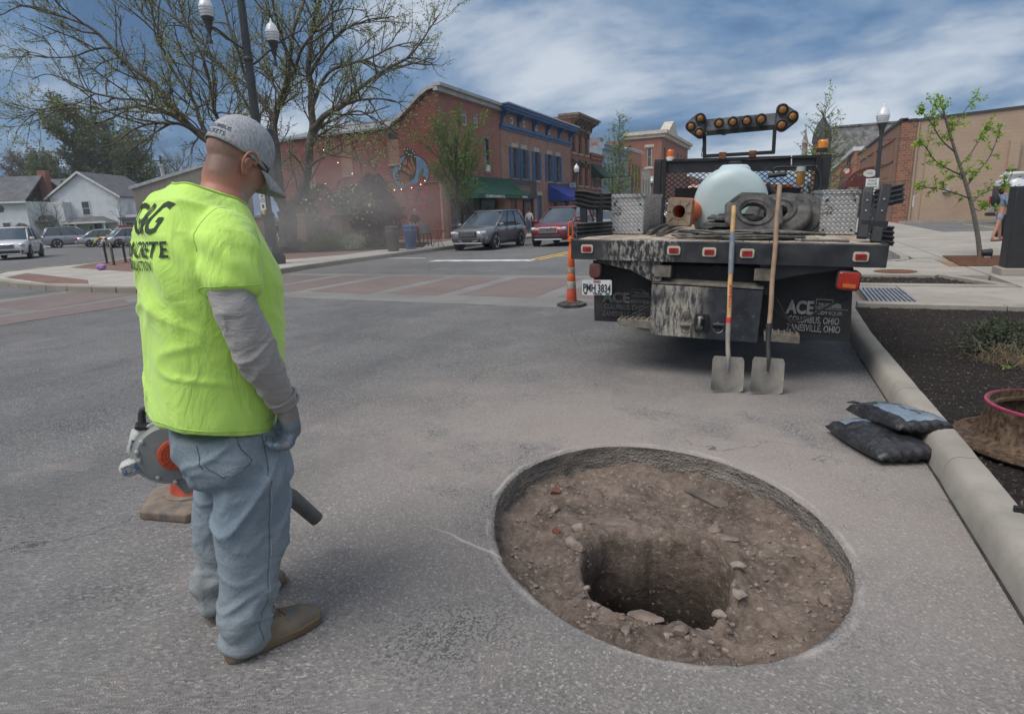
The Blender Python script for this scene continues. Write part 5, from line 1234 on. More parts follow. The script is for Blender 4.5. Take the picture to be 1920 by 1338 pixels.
def bush(name, label, c, rx, ry, h, lm, n, lsz, seed, extra=None, ne=0, esz=0.05, cat='shrub', group=None, rise=0.0, stems=10):
 r_ = random.Random(seed); t = thing(name, label, cat, c, 0, group); st = MB(); lv = MB(); ex = MB()
 def pt():
  while True:
   a = r_.uniform(0,2*PI); k = r_.random()**0.42; z = r_.random()
   prof_ = math.sin(PI*min(1,0.18+z*0.80))**0.6
   lump = 0.78+0.5*noise.noise(Vector((math.cos(a)*1.5+seed, math.sin(a)*1.5, z*2.5)))
   p = Vector((rx*k*prof_*lump*math.cos(a), ry*k*prof_*lump*math.sin(a), rise+h*z*(0.85+0.3*noise.noise(Vector((math.cos(a)*2, math.sin(a)*2, seed))))))
   if noise.noise(p*(1.6/max(rx, 0.4))+Vector((seed, 0,0))) > -0.22: return p
 for k in range(stems):
  p = pt(); b = Vector((p.x*0.15, p.y*0.15,-0.02)); st.tube(smoothpath([b, b.lerp(p, 0.5)+Vector((0,0,0.08*h)), p],3),[0.018*h**0.5,0.014,0.012,0.01,0.008,0.006,0.005],4, caps=False)
 st.build('stems', BARKD, t)
 for k in range(n): leaf(lv, pt(), lsz*r_.uniform(0.6,1.3), r_)
 o = lv.build('leaves', lm, t); o['kind'] = 'stuff'
 if ne:
  for k in range(ne):
   p = pt()*1.03; ex.blob(p, esz*r_.uniform(0.6,1.2), k, 0.3,1)
  o = ex.build('blossoms', extra, t); o['kind'] = 'stuff'
 return t
bp = lambda px, D: Vector((*loc_frame(D, px).xy, 0.12))
bush('flowering_shrub', 'tall shrub with white blossom clusters against the painted brick wall', bp(600,33.5),2.6,1.3,3.6, DKG, 5200,0.14,41, WFL, 130,0.06, stems=24)
bush('flowering_shrub', 'white blossoming shrub between the first one and the plum-coloured bush', bp(660,34),1.8,1.2,3.4, DKG, 3000,0.14,42, WFL, 110,0.06, stems=18)
bush('plum_shrub', 'large dark plum-leaved shrub beside the butterfly painting', bp(708,34.5),2.0,1.4,4.1, PURP, 8500,0.13,43, stems=30)
bush('small_shrub', 'dark green shrub just left of the big tree trunk', bp(505,33),2.0,1.0,1.9, DKG, 2500,0.13,44)
bush('hedge_shrub', 'low rounded yellow-green shrub right of the brick pillar', bp(604,28.6),0.85,0.6,0.85, YELG, 2600,0.07,45, group='low shrubs in the planting bed')
bush('hedge_shrub', 'second yellow-green shrub, the slightly taller one toward the street', bp(630,28.9),0.8,0.6,1.0, YELG, 2600,0.07,46, group='low shrubs in the planting bed')
bush('variegated_shrub', 'pale striped low shrub beside the patio table', bp(662,28.4),0.95,0.6,0.8, PALE, 2200,0.10,47, group='low shrubs in the planting bed')
bush('ground_shrub', 'dark low plants under the plum-leaved shrub', bp(700,29.5),1.6,0.6,0.5, DKG, 1600,0.09,48, group='low shrubs in the planting bed')
bush('ground_shrub', 'low green plants at the foot of the big tree', bp(556,29.2),1.3,0.5,0.6, YELG, 1500,0.08,49, group='low shrubs in the planting bed')
bush('house_shrub', 'bare twiggy pinkish shrub in front of the grey-roofed house', bp(42,72),2.3,1.2,2.6, leafmat('twig_pink', (0.17,0.13,0.105)),2600,0.16,50, stems=40)
bush('house_shrub', 'dark low shrub in front of the annexe windows', bp(248,73),1.3,0.9,1.7, leafmat('dry_leaf', (0.07,0.055,0.045)),1300,0.14,51, stems=20)
bush('bed_shrub', 'low straggly grey-green shrub in the dark mulch at the right edge', Vector((1.72,6.55,0.1)),0.42,0.36,0.34, leafmat('lavender_leaf', (0.075,0.095,0.055)),1500,0.034,52, stems=70)
mb = MB(); r_ = random.Random(9)
for k in range(160):
 b = Vector((1.70+r_.gauss(0,0.10),6.15+r_.gauss(0,0.10),0.1)); d = Vector((r_.gauss(0,0.6), r_.gauss(0,0.6),0.9)); q = walk(b, d, r_.uniform(0.08,0.24),3,0.2,-0.12, r_); mb.tube(q, 0.0016,3, caps=False)
tag(mb.build('dry_grass_tuft', M('dry_grass', (0.20,0.15,0.09),0.9)), 'tuft of dry straw-coloured grass in front of the low shrub', 'grass', kind='stuff')
for px, py in ((1635,633),(1890,690)):
 p = gp(px, py, 0.1); mb = MB()
 for k in range(22): leaf(mb, p+Vector((r_.gauss(0,0.015), r_.gauss(0,0.015),0.01)),0.03, r_)
 tag(mb.build('weed', SPRING), 'tiny green weed by the kerb corner of the mulch bed' if px < 1700 else 'tiny weed in the mulch below the straggly shrub', 'plant')
BPIL = brick_mat('pillar_brick', (0.17,0.085,0.06),(0.24,0.125,0.09),(0.2,0.15,0.12))
fn = thing('pillared_fence', 'brick pillars with black iron railings behind the planting bed', 'fence', Vector((*loc_frame(31.5,575).xy, 0.12)))
fa, fb_ = loc_frame(31.5,470), loc_frame(33.0,760); fd = (fb_-fa).normalized(); fL = (fb_-fa).length
def fpart(mb, name, mat): return part(mb, name, mat, fn)
pil = [(ad(px, 430, lerp(31.5,33.0,(px-470)/290.0)).xy) for px in (497,573,640)]
for x, y in pil:
 mb = MB(); mb.box(x-0.33, y-0.33,0, x+0.33, y+0.33,1.75); o = fpart(mb, 'pillar', BPIL); mb = MB(); mb.box(x-0.4, y-0.4,1.75, x+0.4, y+0.4,1.87)
 q = mb.build('pillar_cap', GSTONE, None); q.data.transform(Matrix.Translation(-fn.location)); q.parent = o
for k in range(len(pil)-1):
 a, b = Vector((*pil[k],0)), Vector((*pil[k+1],0)); d = (b-a).normalized(); a = a+d*0.35; b = b-d*0.35; n_ = int((b-a).length/0.14)
 for zz in (0.45,1.45): mb = MB(); mb.beam(a+Vector((0,0, zz)), b+Vector((0,0, zz)),0.04,0.05); fpart(mb, 'rail', BLACK)
 mb = MB()
 for j in range(1, n_): p = a.lerp(b, j/n_); mb.box(p.x-0.012, p.y-0.012,0.1, p.x+0.012, p.y+0.012,1.62)
 fpart(mb, 'railing_bars', BLACK)['kind'] = 'stuff'
 mb = MB(); mb.beam(a+Vector((0,0,0.15)), b+Vector((0,0,0.15)),0.25,0.35); fpart(mb, 'dwarf_wall', BPIL)
mb = MB(); pts_ = [loc_frame(27.6,480), loc_frame(27.4,600), loc_frame(27.6,700), loc_frame(28.5,790), loc_frame(33,800), loc_frame(36,480)]
mb.prism([(p.x, p.y) for p in pts_],0.10,0.17); struct(mb.build('planting_bed', MUL))
sl = thing('string_lights', 'string of small warm bulbs hung across the painted brick wall', 'lights', (-22,32.3,3))
BULB = M('bulb_glow', (1,0.8,0.5),0.4, emit=(1.0,0.72,0.35), es=3.5)
bl = [(447,568),(541,652),(635,723),(717,777),(802,811),(880,827),(913,833),(960,827),(1027,817),(1088,795),(1115,771),(577,822),(693,842),(458,790)]
mb = MB()
wp = [ay(480+a/3.521,120+b/3.521,32.2) for a, b in bl[:11]]
mb.tube(smoothpath([p+Vector((0,0,0.06)) for p in wp],4),0.008,3); part(mb, 'cable', BLACK, sl)
for a, b in bl:
 p = ay(480+a/3.521,120+b/3.521,32.2); mb = MB(); mb.blob(p, 0.024,1,0,1); part(mb, 'bulb', BULB, sl)
# ================================================================ vehicles
TYRE = M('tyre_rubber', (0.025,0.025,0.026),0.85, var=0.3); RIM = M('alloy_rim', (0.50,0.51,0.53),0.4,0.35, var=0.2); CHROME = M('chrome', (0.65,0.65,0.66),0.18,1.0, var=0.05)
BPL = M('black_plastic', (0.022,0.022,0.024),0.55, var=0.2); CGL = M('car_glass', (0.05,0.065,0.075),0.05, var=0.2, vs=1, spec=0.9, coat=0.4)
LAMPG = M('headlight_glass', (0.55,0.57,0.60),0.1,0.3, var=0.15, vs=12, coat=0.6); REDL = M('tail_light', (0.38,0.012,0.012),0.2, var=0.15, coat=0.6)
def paint(name, col=None, metal=0.35):
 if name in MATS: return MATS[name]
 return M(name, col, 0.32, metal, var=0.06, vs=1.5, coat=0.7)
def car(name, label, kind, pm, loc, rz, L=4.6, W=1.85, H=1.68, group=None, cat='car', plate=True, grille='bar'):
 t = thing(name, label, cat, loc, rz, group); hw = W/2; k = H/1.7
 if kind == 'suv':
  st = [(-.5,.50,.92,.84),(-.485,.36,1.0,.92),(-.44,.28,1.03,.98),(-.3,.25,1.03,1),(0,.25,1.0,1),(.2,.25,1.0,1),(.27,.25,1.02,1),(.36,.26,.98,.99),(.45,.28,.90,.94),(.485,.33,.82,.87),(.5,.42,.70,.80)]
  gh = (-.475,.30,-.385,.05,1.0,1.0)
 elif kind == 'sedan':
  st = [(-.5,.48,.86,.82),(-.48,.35,.98,.90),(-.42,.28,1.02,.97),(-.3,.24,1.0,1),(0,.23,.96,1),(.2,.23,.96,1),(.3,.24,.93,1),(.4,.26,.86,.96),(.47,.30,.76,.88),(.5,.40,.64,.78)]
  gh = (-.40,.24,-.22,.06,0.98,1.0)
 elif kind == 'beetle':
  st = [(-.5,.45,.62,.70),(-.47,.34,.84,.84),(-.38,.26,1.0,.97),(-.25,.24,1.04,1),(0,.23,.98,.98),(.2,.23,.96,.98),(.3,.24,.98,1),(.4,.26,.90,.97),(.47,.32,.72,.85),(.5,.42,.60,.7)]
  gh = (-.36,.20,-.20,.02,1.0,1.02)
 else:
  st = [(-.5,.55,1.05,.95),(-.49,.45,1.08,1),(-.1,.42,1.08,1),(0,.40,1.08,1),(.22,.40,1.10,1),(.3,.40,1.12,1),(.44,.42,1.08,.98),(.49,.45,1.0,.93),(.5,.55,.9,.9)]
  gh = (-.08,.24,-.05,.14,1.06,1.0)
 mb = MB(); rs = []
 for x, zb, zt, w in st:
  w_ = hw*w; zb_, zt_ = zb, zt*k; m_ = lerp(zb_, zt_, 0.5)
  half = [(0, zb_),(w_*.80, zb_),(w_*.96, zb_+.08),(w_, m_-.06),(w_*.995, m_+.12),(w_*.95, zt_-.06),(w_*.86, zt_-.005),(w_*.5, zt_+.02),(0, zt_+.03)]
  ring = [(x*L, y, z) for y, z in half]+[(x*L, -y, z) for y, z in half[-2:0:-1]]
  rs.append(ring)
 mb.rings(rs); body = mb.build('body', pm, t, smooth=50, fixn=True)
 x0, x1, xr0, xr1, zk, _ = gh; zb_ = (zk-.03)*k; zt_ = H-.05; wb, wt = hw*.91, hw*.70
 def sec(z, f): return lerp(x0, xr0, f)*L, lerp(x1, xr1, f)*L, lerp(wb, wt, f**1.2)
 rs = []
 for f in (0,.33,.66,.9,1.0):
  a, b, w_ = sec(0, f); z = lerp(zb_, zt_, f); c_ = 0.10
  rs.append([(a, -w_+c_, z),(a+c_*.4,-w_, z),(b-c_*1.6,-w_, z),(b, -w_+c_*2.2, z),(b, w_-c_*2.2, z),(b-c_*1.6, w_, z),(a+c_*.4, w_, z),(a, w_-c_, z)])
 mb = MB(); mb.rings(rs); mb.build('windows', CGL, t, smooth=40, fixn=True)
 a, b, w_ = sec(0,1.0); mb = MB(); rr = []
 for j, (e, z) in enumerate(((0.03,-.03),(0.035,0.0),(-.02,0.035),(-.16,0.052))):
  rr.append([(lerp(a-e, b+e, i/6),(-(w_+e)), zt_+z+(0.02*math.sin(PI*i/6))) for i in range(7)]+[(lerp(b+e, a-e, i/6),(w_+e), zt_+z+(0.02*math.sin(PI*(6-i)/6))) for i in range(7)])
 mb.rings(rr); mb.build('roof', pm, t, smooth=60, fixn=True)
 def gpnt(fx, f, sg):
  a_, b_, ww = sec(0, f); return Vector((lerp(a_+0.03, b_-0.14, fx), sg*(ww+0.004), lerp(zb_, zt_, f)))
 for sg in (-1,1):
  for fx, r_ in ((0.0,.055),(0.36,.03),(0.68,.03),(1.0,.035)):
   mb = MB(); mb.tube([gpnt(fx, 0, sg), gpnt(fx, .5, sg), gpnt(fx, 1, sg)], r_, 6); mb.build('pillar', pm if fx in (0,1.0) else BPL, t, smooth=180)
  mb = MB(); mb.tube([gpnt(0,0, sg), gpnt(1.0,0, sg)],.014,4); mb.build('window_trim', CHROME, t)
  if kind in ('suv', 'pickup'): mb = MB(); mb.tube([(a+.1, sg*(w_-.05), zt_+.07),(b-.1, sg*(w_-.05), zt_+.07)],.018,5); mb.build('roof_rail', BPL if kind == 'suv' else pm, t)
  mb = MB(); mb.cbox((x1*L-.32, sg*(hw+.10), zb_+.10),(.12,.22,.15), None, .03); mb.build('mirror', pm, t, smooth=60)
  for hx in (-.14,.06): mb = MB(); mb.cbox((hx*L, sg*(hw*.99),.86*k),(.2,.03,.03)); mb.build('door_handle', pm, t)
  mb = MB(); mb.box(-.30*L, sg*hw-.012*sg-.012,.23,.30*L, sg*hw-.012*sg+.012,.36); mb.build('sill_trim', BPL if kind == 'suv' else pm, t)
  for dx_ in (-.165,.035,.235): mb = MB(); mb.cbox((dx_*L, sg*(hw-.004),.68*k),(.012,.012,.62*k)); mb.build('door_gap', BPL, t)
 rw = .36*k if kind != 'beetle' else .33; xf, xb = .31*L, -.29*L
 proto = None
 for x in (xf, xb):
  for sg in (-1,1):
   mb = MB(); mb.lathe([(rw+(.065 if kind == 'suv' else .04),-.02),(rw+(.065 if kind == 'suv' else .04),.012),(rw-.02,.012),(rw-.02,-.02)],22,(x, 0, rw), 'y')
   o = mb.build('wheel_arch', BPL, t); o.location = (0, sg*hw*.995,0)
   mb = MB(); mb.lathe([(0,-.02),(rw+.03,-.02),(rw+.03,.004),(0,.004)],22,(x, 0, rw), 'y'); o = mb.build('arch_gap', TYRE, t); o.location = (0, sg*(hw-.035),0)
   mb = MB(); mb.lathe([(rw*.62,-.11),(rw*.93,-.11),(rw, -.08),(rw, .08),(rw*.93,.11),(rw*.62,.11)],24,(0,0,0), 'y'); w__ = mb.build('wheel', TYRE, t, smooth=40); w__.location = (x, sg*(hw-.075), rw)
   mb = MB(); mb.lathe([(0,.085),(rw*.14,.088),(rw*.15,.07),(rw*.66,.06),(rw*.72,.115),(rw*.74,.112),(rw*.74,.05),(0,.04)],20,(0,0,0), 'y'); r__ = mb.build('rim', BPL, w__, smooth=40); r__.scale = (1, sg, 1)
   mb = MB()
   for q in range(5):
    a_ = 2*PI*q/5; mb.beam((0.05*math.cos(a_),.085,.05*math.sin(a_)),(rw*.70*math.cos(a_),.11, rw*.70*math.sin(a_)),.10*rw/.36,.02,(0,1,0))
   mb.lathe([(rw*.66,.10),(rw*.71,.12),(rw*.75,.10)],24,(0,0,0), 'y', False); mb.lathe([(0,.1),(.06,.1),(.06,.08)],10,(0,0,0), 'y'); o = mb.build('spokes', RIM, w__); o.scale = (1, sg, 1)
 F = L/2
 if kind in ('suv', 'pickup'):
  zc, hh = (.72*k, .20) if kind == 'suv' else (.86,.30)
  mb = MB(); mb.cbox((F-.005,0, zc-.02),(.05, W*.46, hh+.05), None, .012); mb.build('grille_surround', CHROME if grille != 'dark' else BPL, t)
  mb = MB(); mb.cbox((F+.012,0, zc-.02),(.05, W*.42, hh), None, .01); g_ = mb.build('grille', BPL, t)
  mb = MB()
  for q in range(4): mb.cbox((F+.040,0, zc-.02-hh*.36+q*hh*.24),(.008, W*.40,.012))
  o = mb.build('grille_bar', CHROME if grille == 'dark' else RIM, g_)
  if grille == 'star': mb = MB(); mb.lathe([(0,0),(.07,0),(.07,.012),(0,.014)],20,(F+.04,0, zc+.01), 'x'); mb.v = [(x, y, zc+.01+(z-zc-.01)*.55) for x, y, z in mb.v]; mb.build('emblem', M('emblem_blue', (0.05,0.10,0.25),0.3,.5), g_)
  if grille == 'line': mb = MB(); mb.beam((F+.045,-.28, zc-.10),(F+.045,.28, zc+.08),.02,.02,(1,0,0)); mb.build('grille_slash', CHROME, g_)
  mb = MB(); mb.cbox((F-.035,0,.43),(.12, W*.66,.16), None, .02); mb.build('lower_grille', BPL, t)
  mb = MB(); mb.cbox((F-.03,0,.315),(.14, W*.70,.05), None, .012); mb.build('skid_plate', RIM, t)
 for sg in (-1,1):
  z = .76*k if kind != 'pickup' else .95
  mb = MB(); mb.cbox((F-.115, sg*hw*.70, z),(.20, W*.20,.14 if kind != 'beetle' else .2),(0,0.15,-sg*.50),.025); mb.build('headlight', LAMPG, t, smooth=60)
  mb = MB(); mb.cbox((F-.09, sg*hw*.70,.46),(.12,.26,.14),(0,0,-sg*.45),.02); q = mb.build('fog_lamp', BPL, t)
  if kind == 'suv': mb = MB(); mb.cbox((F-.04, sg*hw*.70,.46),(.02,.14,.05),(0,0,-sg*.45)); mb.build('fog_trim', CHROME, q)
  mb = MB(); mb.cbox((-F+.06, sg*hw*.76,(.86 if kind != 'pickup' else .95)*k),(.16, W*.20,.13 if kind == 'suv' else .17),(0,0, sg*.35),.02); mb.build('tail_light', REDL, t, smooth=60)
 if plate: mb = MB(); mb.cbox((-F-.005,0,.62),(.02,.31,.16)); mb.build('plate', WHITE, t)
 mb = MB(); mb.cbox((-F+.03,0,.42),(.12, W*.8,.16), None, .03); mb.build('bumper', BPL if kind == 'suv' else pm, t)
 return t
car('parked_car', 'dark grey crossover with slatted grille parked nose-on at the far kerb', 'suv', paint('graphite_paint', (0.17,0.175,0.18)),(-12.55,25.35,0), R(-90),4.5,1.87,1.67, grille='dark')
gc = COL.objects[-1]
root = [o for o in COL.objects if o.name == 'parked_car'][0]
for sg in (-1,1):
 mb = MB(); mb.extr([(2.27, sg*.25,.36),(2.22, sg*.62,.40),(2.10, sg*.86,.50),(2.08, sg*.86,.58),(2.24, sg*.60,.47),(2.30, sg*.25,.42)],(0.02,0,0)); mb.build('bumper_wing', RIM, root)
car('moving_car', 'dark red crossover with chrome-framed grille driving down the street toward the crossing', 'suv', paint('wine_paint', (0.17,0.014,0.022)),(-9.85,27.75,0), R(-89),4.6,1.84,1.74, grille='star')
car('pickup_truck', 'white pickup facing down the street, glimpsed between the side barrier panels of the work truck', 'pickup', paint('white_car_paint', (0.60,0.60,0.60),0),(-9.4,51.0,0), R(-90),5.6,2.0,1.9, cat='truck')
car('parked_car', 'pale pinkish car behind the red crossover, beyond the barrier panel', 'sedan', paint('pearl_paint', (0.45,0.36,0.37),.2),(-9.5,40.5,0), R(-90),4.6,1.8,1.5)
car('parked_car', 'silver car parked at the far kerb in front of the blue awning', 'sedan', paint('silver_paint', (0.36,0.38,0.40)),(-13.0,47.0,0), R(-90),4.6,1.8,1.5)
lot = 'cars in the lot before the white houses'
car('parked_car', 'white crossover at the left frame edge facing the road', 'suv', paint('white_car_paint'),(-40.9,20.6,0), R(-38),4.9,1.95,1.77, grille='line')
car('parked_car', 'big silver-grey crossover seen from behind in front of the white house', 'suv', paint('steel_paint', (0.27,0.29,0.33)),(*loc_frame(56.5,137).xy, 0), R(66),5.0,1.98,1.80, group=lot)
car('parked_car', 'silver sedan next to the big silver-grey crossover', 'sedan', paint('silver_paint'),(*loc_frame(54.5,200).xy, 0), R(62),4.8,1.85,1.46, group=lot)
car('parked_car', 'lime green small car between the two silver cars', 'beetle', paint('lime_paint', (0.30,0.36,0.06),.1),(*loc_frame(53.0,225).xy, 0), R(205),4.2,1.75,1.5, group=lot)
car('parked_car', 'rounded silver compact car nearest the bicycle hoops', 'beetle', paint('silver_paint'),(*loc_frame(50.0,245).xy, 0), R(72),4.2,1.8,1.5, group=lot)
car('parked_car', 'dark car mostly hidden behind the silver sedan', 'sedan', paint('graphite_paint'),(*loc_frame(60.0,205).xy, 0), R(80),4.7,1.8,1.5, group=lot)
car('parked_car', 'red car behind the lot cars beside the worker', 'suv', paint('red_paint', (0.40,0.04,0.03),.1),(*loc_frame(62.0,262).xy, 0), R(60),4.6,1.8,1.75, group=lot)
s = NT('van_wrap'); c = s.mix(s.math('MULTIPLY', s.rng(s.noise(5,6,0.7),0.55,0.58), s.rng(s.noise(1.1,2),0.42,0.5)),(0.58,0.59,0.60),(0.12,0.25,0.50)); VW = s.fin(c, 0.35,0, Coat_Weight=0.5)
vb = ay(1812,425,41.8)
van = thing('service_van', 'white service van with blue flecked graphics and pipe rack beside the tan wall', 'van', (10.0,41.3,0.03), R(14))
mb = MB(); rs = []
for x, zb, zt, w in ((0.0,.55,2.15,.88),(.06,.48,2.25,.94),(.3,.45,2.32,.97),(3.6,.42,2.32,.98),(4.1,.42,2.15,.97),(4.7,.42,1.30,.95),(5.4,.45,1.15,.9),(5.6,.55,.9,.8)):
 hw = w; half = [(0, zb),(hw*.9, zb),(hw, zb+.12),(hw, lerp(zb, zt, .5)),(hw*.9, zt-.12),(hw*.8, zt),(0, zt+.03)]; rs.append([(x, y, z) for y, z in half]+[(x, -y, z) for y, z in half[-2:0:-1]])
mb.rings(rs); mb.build('body', VW, van, smooth=45, fixn=True)
mb = MB(); mb.cbox((-.06,0,.50),(.22,1.9,.18), None, .03); mb.build('rear_bumper', BPL, van)
for sg in (-1,1):
 mb = MB(); mb.cbox((.02, sg*.86,1.25),(.14,.15,.42), None, .02); mb.build('tail_light', REDL, van)
 for x in (1.0,4.4):
  mb = MB(); mb.lathe([(.2,-.11),(.33,-.11),(.35,-.07),(.35,.07),(.33,.11),(.2,.11)],22,(0,0,0), 'y'); w__ = mb.build('wheel', TYRE, van, smooth=40); w__.location = (x, sg*.88,.35); mb = MB(); mb.lathe([(0,-.1),(.2,-.1),(.2,.1),(0,.1)],16,(0,0,0), 'y'); mb.build('rim', RIM, w__)
 mb = MB(); mb.cbox((-.03, sg*.42,1.72),(.02,.62,.5)); mb.build('rear_window', CGL, van)
for x in (.5,1.9,3.2): mb = MB(); mb.box(x, -.85,2.36, x+.05,.85,2.42); mb.box(x, -.85,2.2, x+.05,-.80,2.4); mb.box(x, .80,2.2, x+.05,.85,2.4); mb.build('rack_bar', TRIMG, van)
mb = MB(); mb.tube([(-.3,-.62,2.54),(3.9,-.62,2.54)],.11,12); mb.build('pipe', WHITE, van, smooth=50); mb = MB(); mb.tube([(.1,.5,2.48),(3.8,.5,2.48)],.05,8); mb.build('pipe', WHITE, van)
mb = MB(); mb.cbox((-.04,-.45,1.0),(.02,.4,.16)); mb.build('plate', WHITE, van)
# ================================================================ small people (skin-grown bodies)
def skin(chains, sub=1):
 """chains: [(pos, r)], branches start at the index named by 'from'"""
 vs, es, rr = [],[],[]
 for ch in chains:
  prev = ch.get('from')
  for p, r_ in ch['pts']:
   vs.append(p); rr.append(r_)
   if prev is not None: es.append((prev, len(vs)-1))
   prev = len(vs)-1
 me = bpy.data.meshes.new('sk'); me.from_pydata([tuple(v) for v in vs], es, []); o = bpy.data.objects.new('sk', me); COL.objects.link(o)
 md = o.modifiers.new('s', 'SKIN'); md.use_smooth_shade = True
 for i, r_ in enumerate(rr):
  sv = me.skin_vertices[0].data[i]; sv.radius = (r_, r_) if not isinstance(r_, tuple) else r_
  sv.use_root = (i == 0)
 sb = o.modifiers.new('b', 'SUBSURF'); sb.levels = sub; sb.render_levels = sub
 bpy.context.view_layer.update()
 m2 = bpy.data.meshes.new_from_object(o.evaluated_get(bpy.context.evaluated_depsgraph_get())); bpy.data.objects.remove(o)
 return m2
def mobj(me, name, mat, parent, smooth=True):
 me.materials.clear(); me.materials.append(mat); me.name = name
 if smooth: me.polygons.foreach_set('use_smooth', [True]*len(me.polygons))
 o = bpy.data.objects.new(name, me); COL.objects.link(o); o.parent = parent; return o
SKIN = M('skin', (0.42,0.215,0.15),0.55, var=0.12, vs=20); HAIRD = M('dark_hair', (0.02,0.014,0.010),0.7); HAIRG = M('grey_hair', (0.33,0.31,0.29),0.8)
def small_person(label, loc, rz, top, bottom, hair, stride=0.0, shorts=False, H=1.70, longhair=False, sleeve=0.5, shoe=None, arms=0.06, bend=0.0):
 t = thing('person', label, 'person', loc, rz); k = H/1.75
 hip, ch_, nk = .95*k, 1.32*k, 1.50*k
 V = lambda x, y, z: Vector((x*k, y*k, z*k))
 legs = []
 for sg, ph in ((1,1),(-1,-1)):
  legs.append([(V(0.02*ph*stride, sg*.09,.90),.085),(V(.16*ph*stride, sg*.10,.50),.058),(V(.32*ph*stride-.06*abs(stride), sg*.10,.09),.040),(V(.32*ph*stride+.10, sg*.10,.045),.034)])
 armp = []
 for sg in (1,-1): armp.append([(V(0, sg*.16,1.40),.055),(V(-.02-.1*sg*stride, sg*(.21+arms),1.13),.042),(V(.05+bend-.2*sg*stride, sg*(.20+arms),.90+bend*.9),.032),(V(.07+bend*1.3-.22*sg*stride, sg*(.19+arms),.81+bend*1.2),.028)])
 body = [dict(pts=[(V(0,0,.95),.12),(V(-.01,0,1.12),.115),(V(0,0,1.33),.13),(V(0.0,0,1.44),.075),(V(0.015,0,1.52),.052),(V(.025,0,1.60),.075),(V(.02,0,1.68),.088),(V(.015,0,1.74),.05)])]
 for lg in legs: body.append(dict(pts=lg, **{'from': 0}))
 for a_ in armp: body.append(dict(pts=a_, **{'from': 2}))
 mobj(skin(body), 'body', SKIN, t)
 o = [dict(pts=[(V(0,0,.93),(.15,.12)),(V(-.01,0,1.10),(.145,.12)),(V(0,0,1.30),(.16,.13)),(V(0,0,1.42),(.10,.09)),(V(0.005,0,1.47),.062)])]
 for a_ in armp:
  q = a_[:2] if sleeve < .6 else a_[:3]; o.append(dict(pts=[(p, r_*1.32) for p, r_ in q], **{'from': 2}))
 mobj(skin(o), 'shirt', top, t)
 o = [dict(pts=[(V(0,0,.99),(.125,.13)),(V(0,0,.90),(.12,.125))])]
 for lg in legs:
  q = lg[:1]+[(lg[0][0].lerp(lg[1][0],.7),.088)] if shorts else [(lg[0][0],.10),(lg[1][0],.075),(lg[2][0],.062)]
  o.append(dict(pts=q, **{'from': 1}))
 mobj(skin(o), 'shorts' if shorts else 'trousers', bottom, t)
 mb = MB(); mb.blob(V(.0,0,1.71),(.092*k, .085*k, .075*k),3,.06,2)
 if longhair: mb.blob(V(-.055,0,1.60),(.07*k, .095*k, .16*k),4,.1,2)
 mb.build('hair', hair, t, smooth=180)
 for lg in legs:
  p = lg[3][0]; mb = MB(); mb.cbox((p.x-.02, p.y, .045*k),(.27*k, .095*k, .08*k), None, .025); mb.build('shoe', shoe or BPL, t, smooth=60)
 return t
BLK = M('black_cloth', (0.016,0.016,0.018),0.9); WCL = M('white_cloth', (0.58,0.58,0.60),0.9, var=0.12); DENIM = M('denim_jacket', (0.16,0.21,0.28),0.95, var=0.3, vs=12); JEAN = M('jeans_blue', (0.09,0.13,0.20),0.95, var=0.3)
pm_ = Vector(ax(770,430,-18.2));
pp = small_person('grey-haired man in a black polo with red collar standing behind the litter bins', (-18.45,28.2,0.12), R(-60), BLK, BLK, HAIRG, H=1.78)
mb = MB(); mb.torus((0.03,0,1.50),.075,.018,14,6); mb.build('collar', M('red_collar', (0.5,0.03,0.03),0.8), pp)
q = ax(992,400,-17.0)
small_person('woman in a white top seen from behind by the blue awning shop', (-17.0, q.y, 0.12), R(100), WCL, JEAN, HAIRD, H=1.66, sleeve=1)
q = gp(1868,452,0.12)
wm = small_person('woman in denim jacket and shorts with a black backpack walking past the tan wall', q, R(18), DENIM, M('denim_shorts', (0.20,0.26,0.33),0.95), HAIRD, stride=.55, shorts=True, H=1.68, longhair=True, sleeve=1, shoe=M('tan_sandal', (0.25,0.13,0.07),0.8), bend=.12)
mb = MB(); mb.blob((-.20,0,1.22),(.11,.14,.21),2,.08,2); mb.build('backpack', BLK, wm, smooth=180)
small_person('companion in dark trousers half hidden behind the denim-jacketed woman', (q.x+.25, q.y+.75,0.12), R(20), BLK, BLK, HAIRD, stride=.5, H=1.66, sleeve=1, shoe=WHITE)
# ================================================================ street furniture
LB = M('lamp_black', (0.035,0.037,0.040),0.5,0.1, var=0.2, vs=5); GLOBE = M('lamp_globe', (0.62,0.64,0.66),0.25, var=0.08, vs=9, coat=0.3)
def acorn(par, c, s_=1.0):
 c = Vector(c)
 mb = MB(); mb.lathe([(.05,-.62),(.06,-.55),(.035,-.5),(.04,-.36),(.07,-.3),(.075,-.2),(.13,-.05),(.155,0),(.155,.03)],16,(0,0,0)); mb.v = [tuple(c+Vector(p)*s_) for p in mb.v]; mb.build('lamp_holder', LB, par, smooth=40)
 mb = MB(); mb.lathe([(.15,.03),(.17,.1),(.195,.24),(.175,.32),(.165,.34),(.14,.42),(.08,.49),(.035,.52),(.03,.56),(.012,.62),(0,.63)],20,(0,0,0)); mb.v = [tuple(c+Vector(p)*s_) for p in mb.v]; g_ = mb.build('globe', GLOBE, par, smooth=50)
 mb = MB()
 for z, r_ in ((.10,.173),(.17,.187),(.24,.198)): mb.torus((0,0, z), r_, .008,20,4)
 mb.v = [tuple(c+Vector(p)*s_) for p in mb.v]; mb.build('globe_rib', M('globe_rib_grey', (0.4,0.41,0.42),.4), g_)
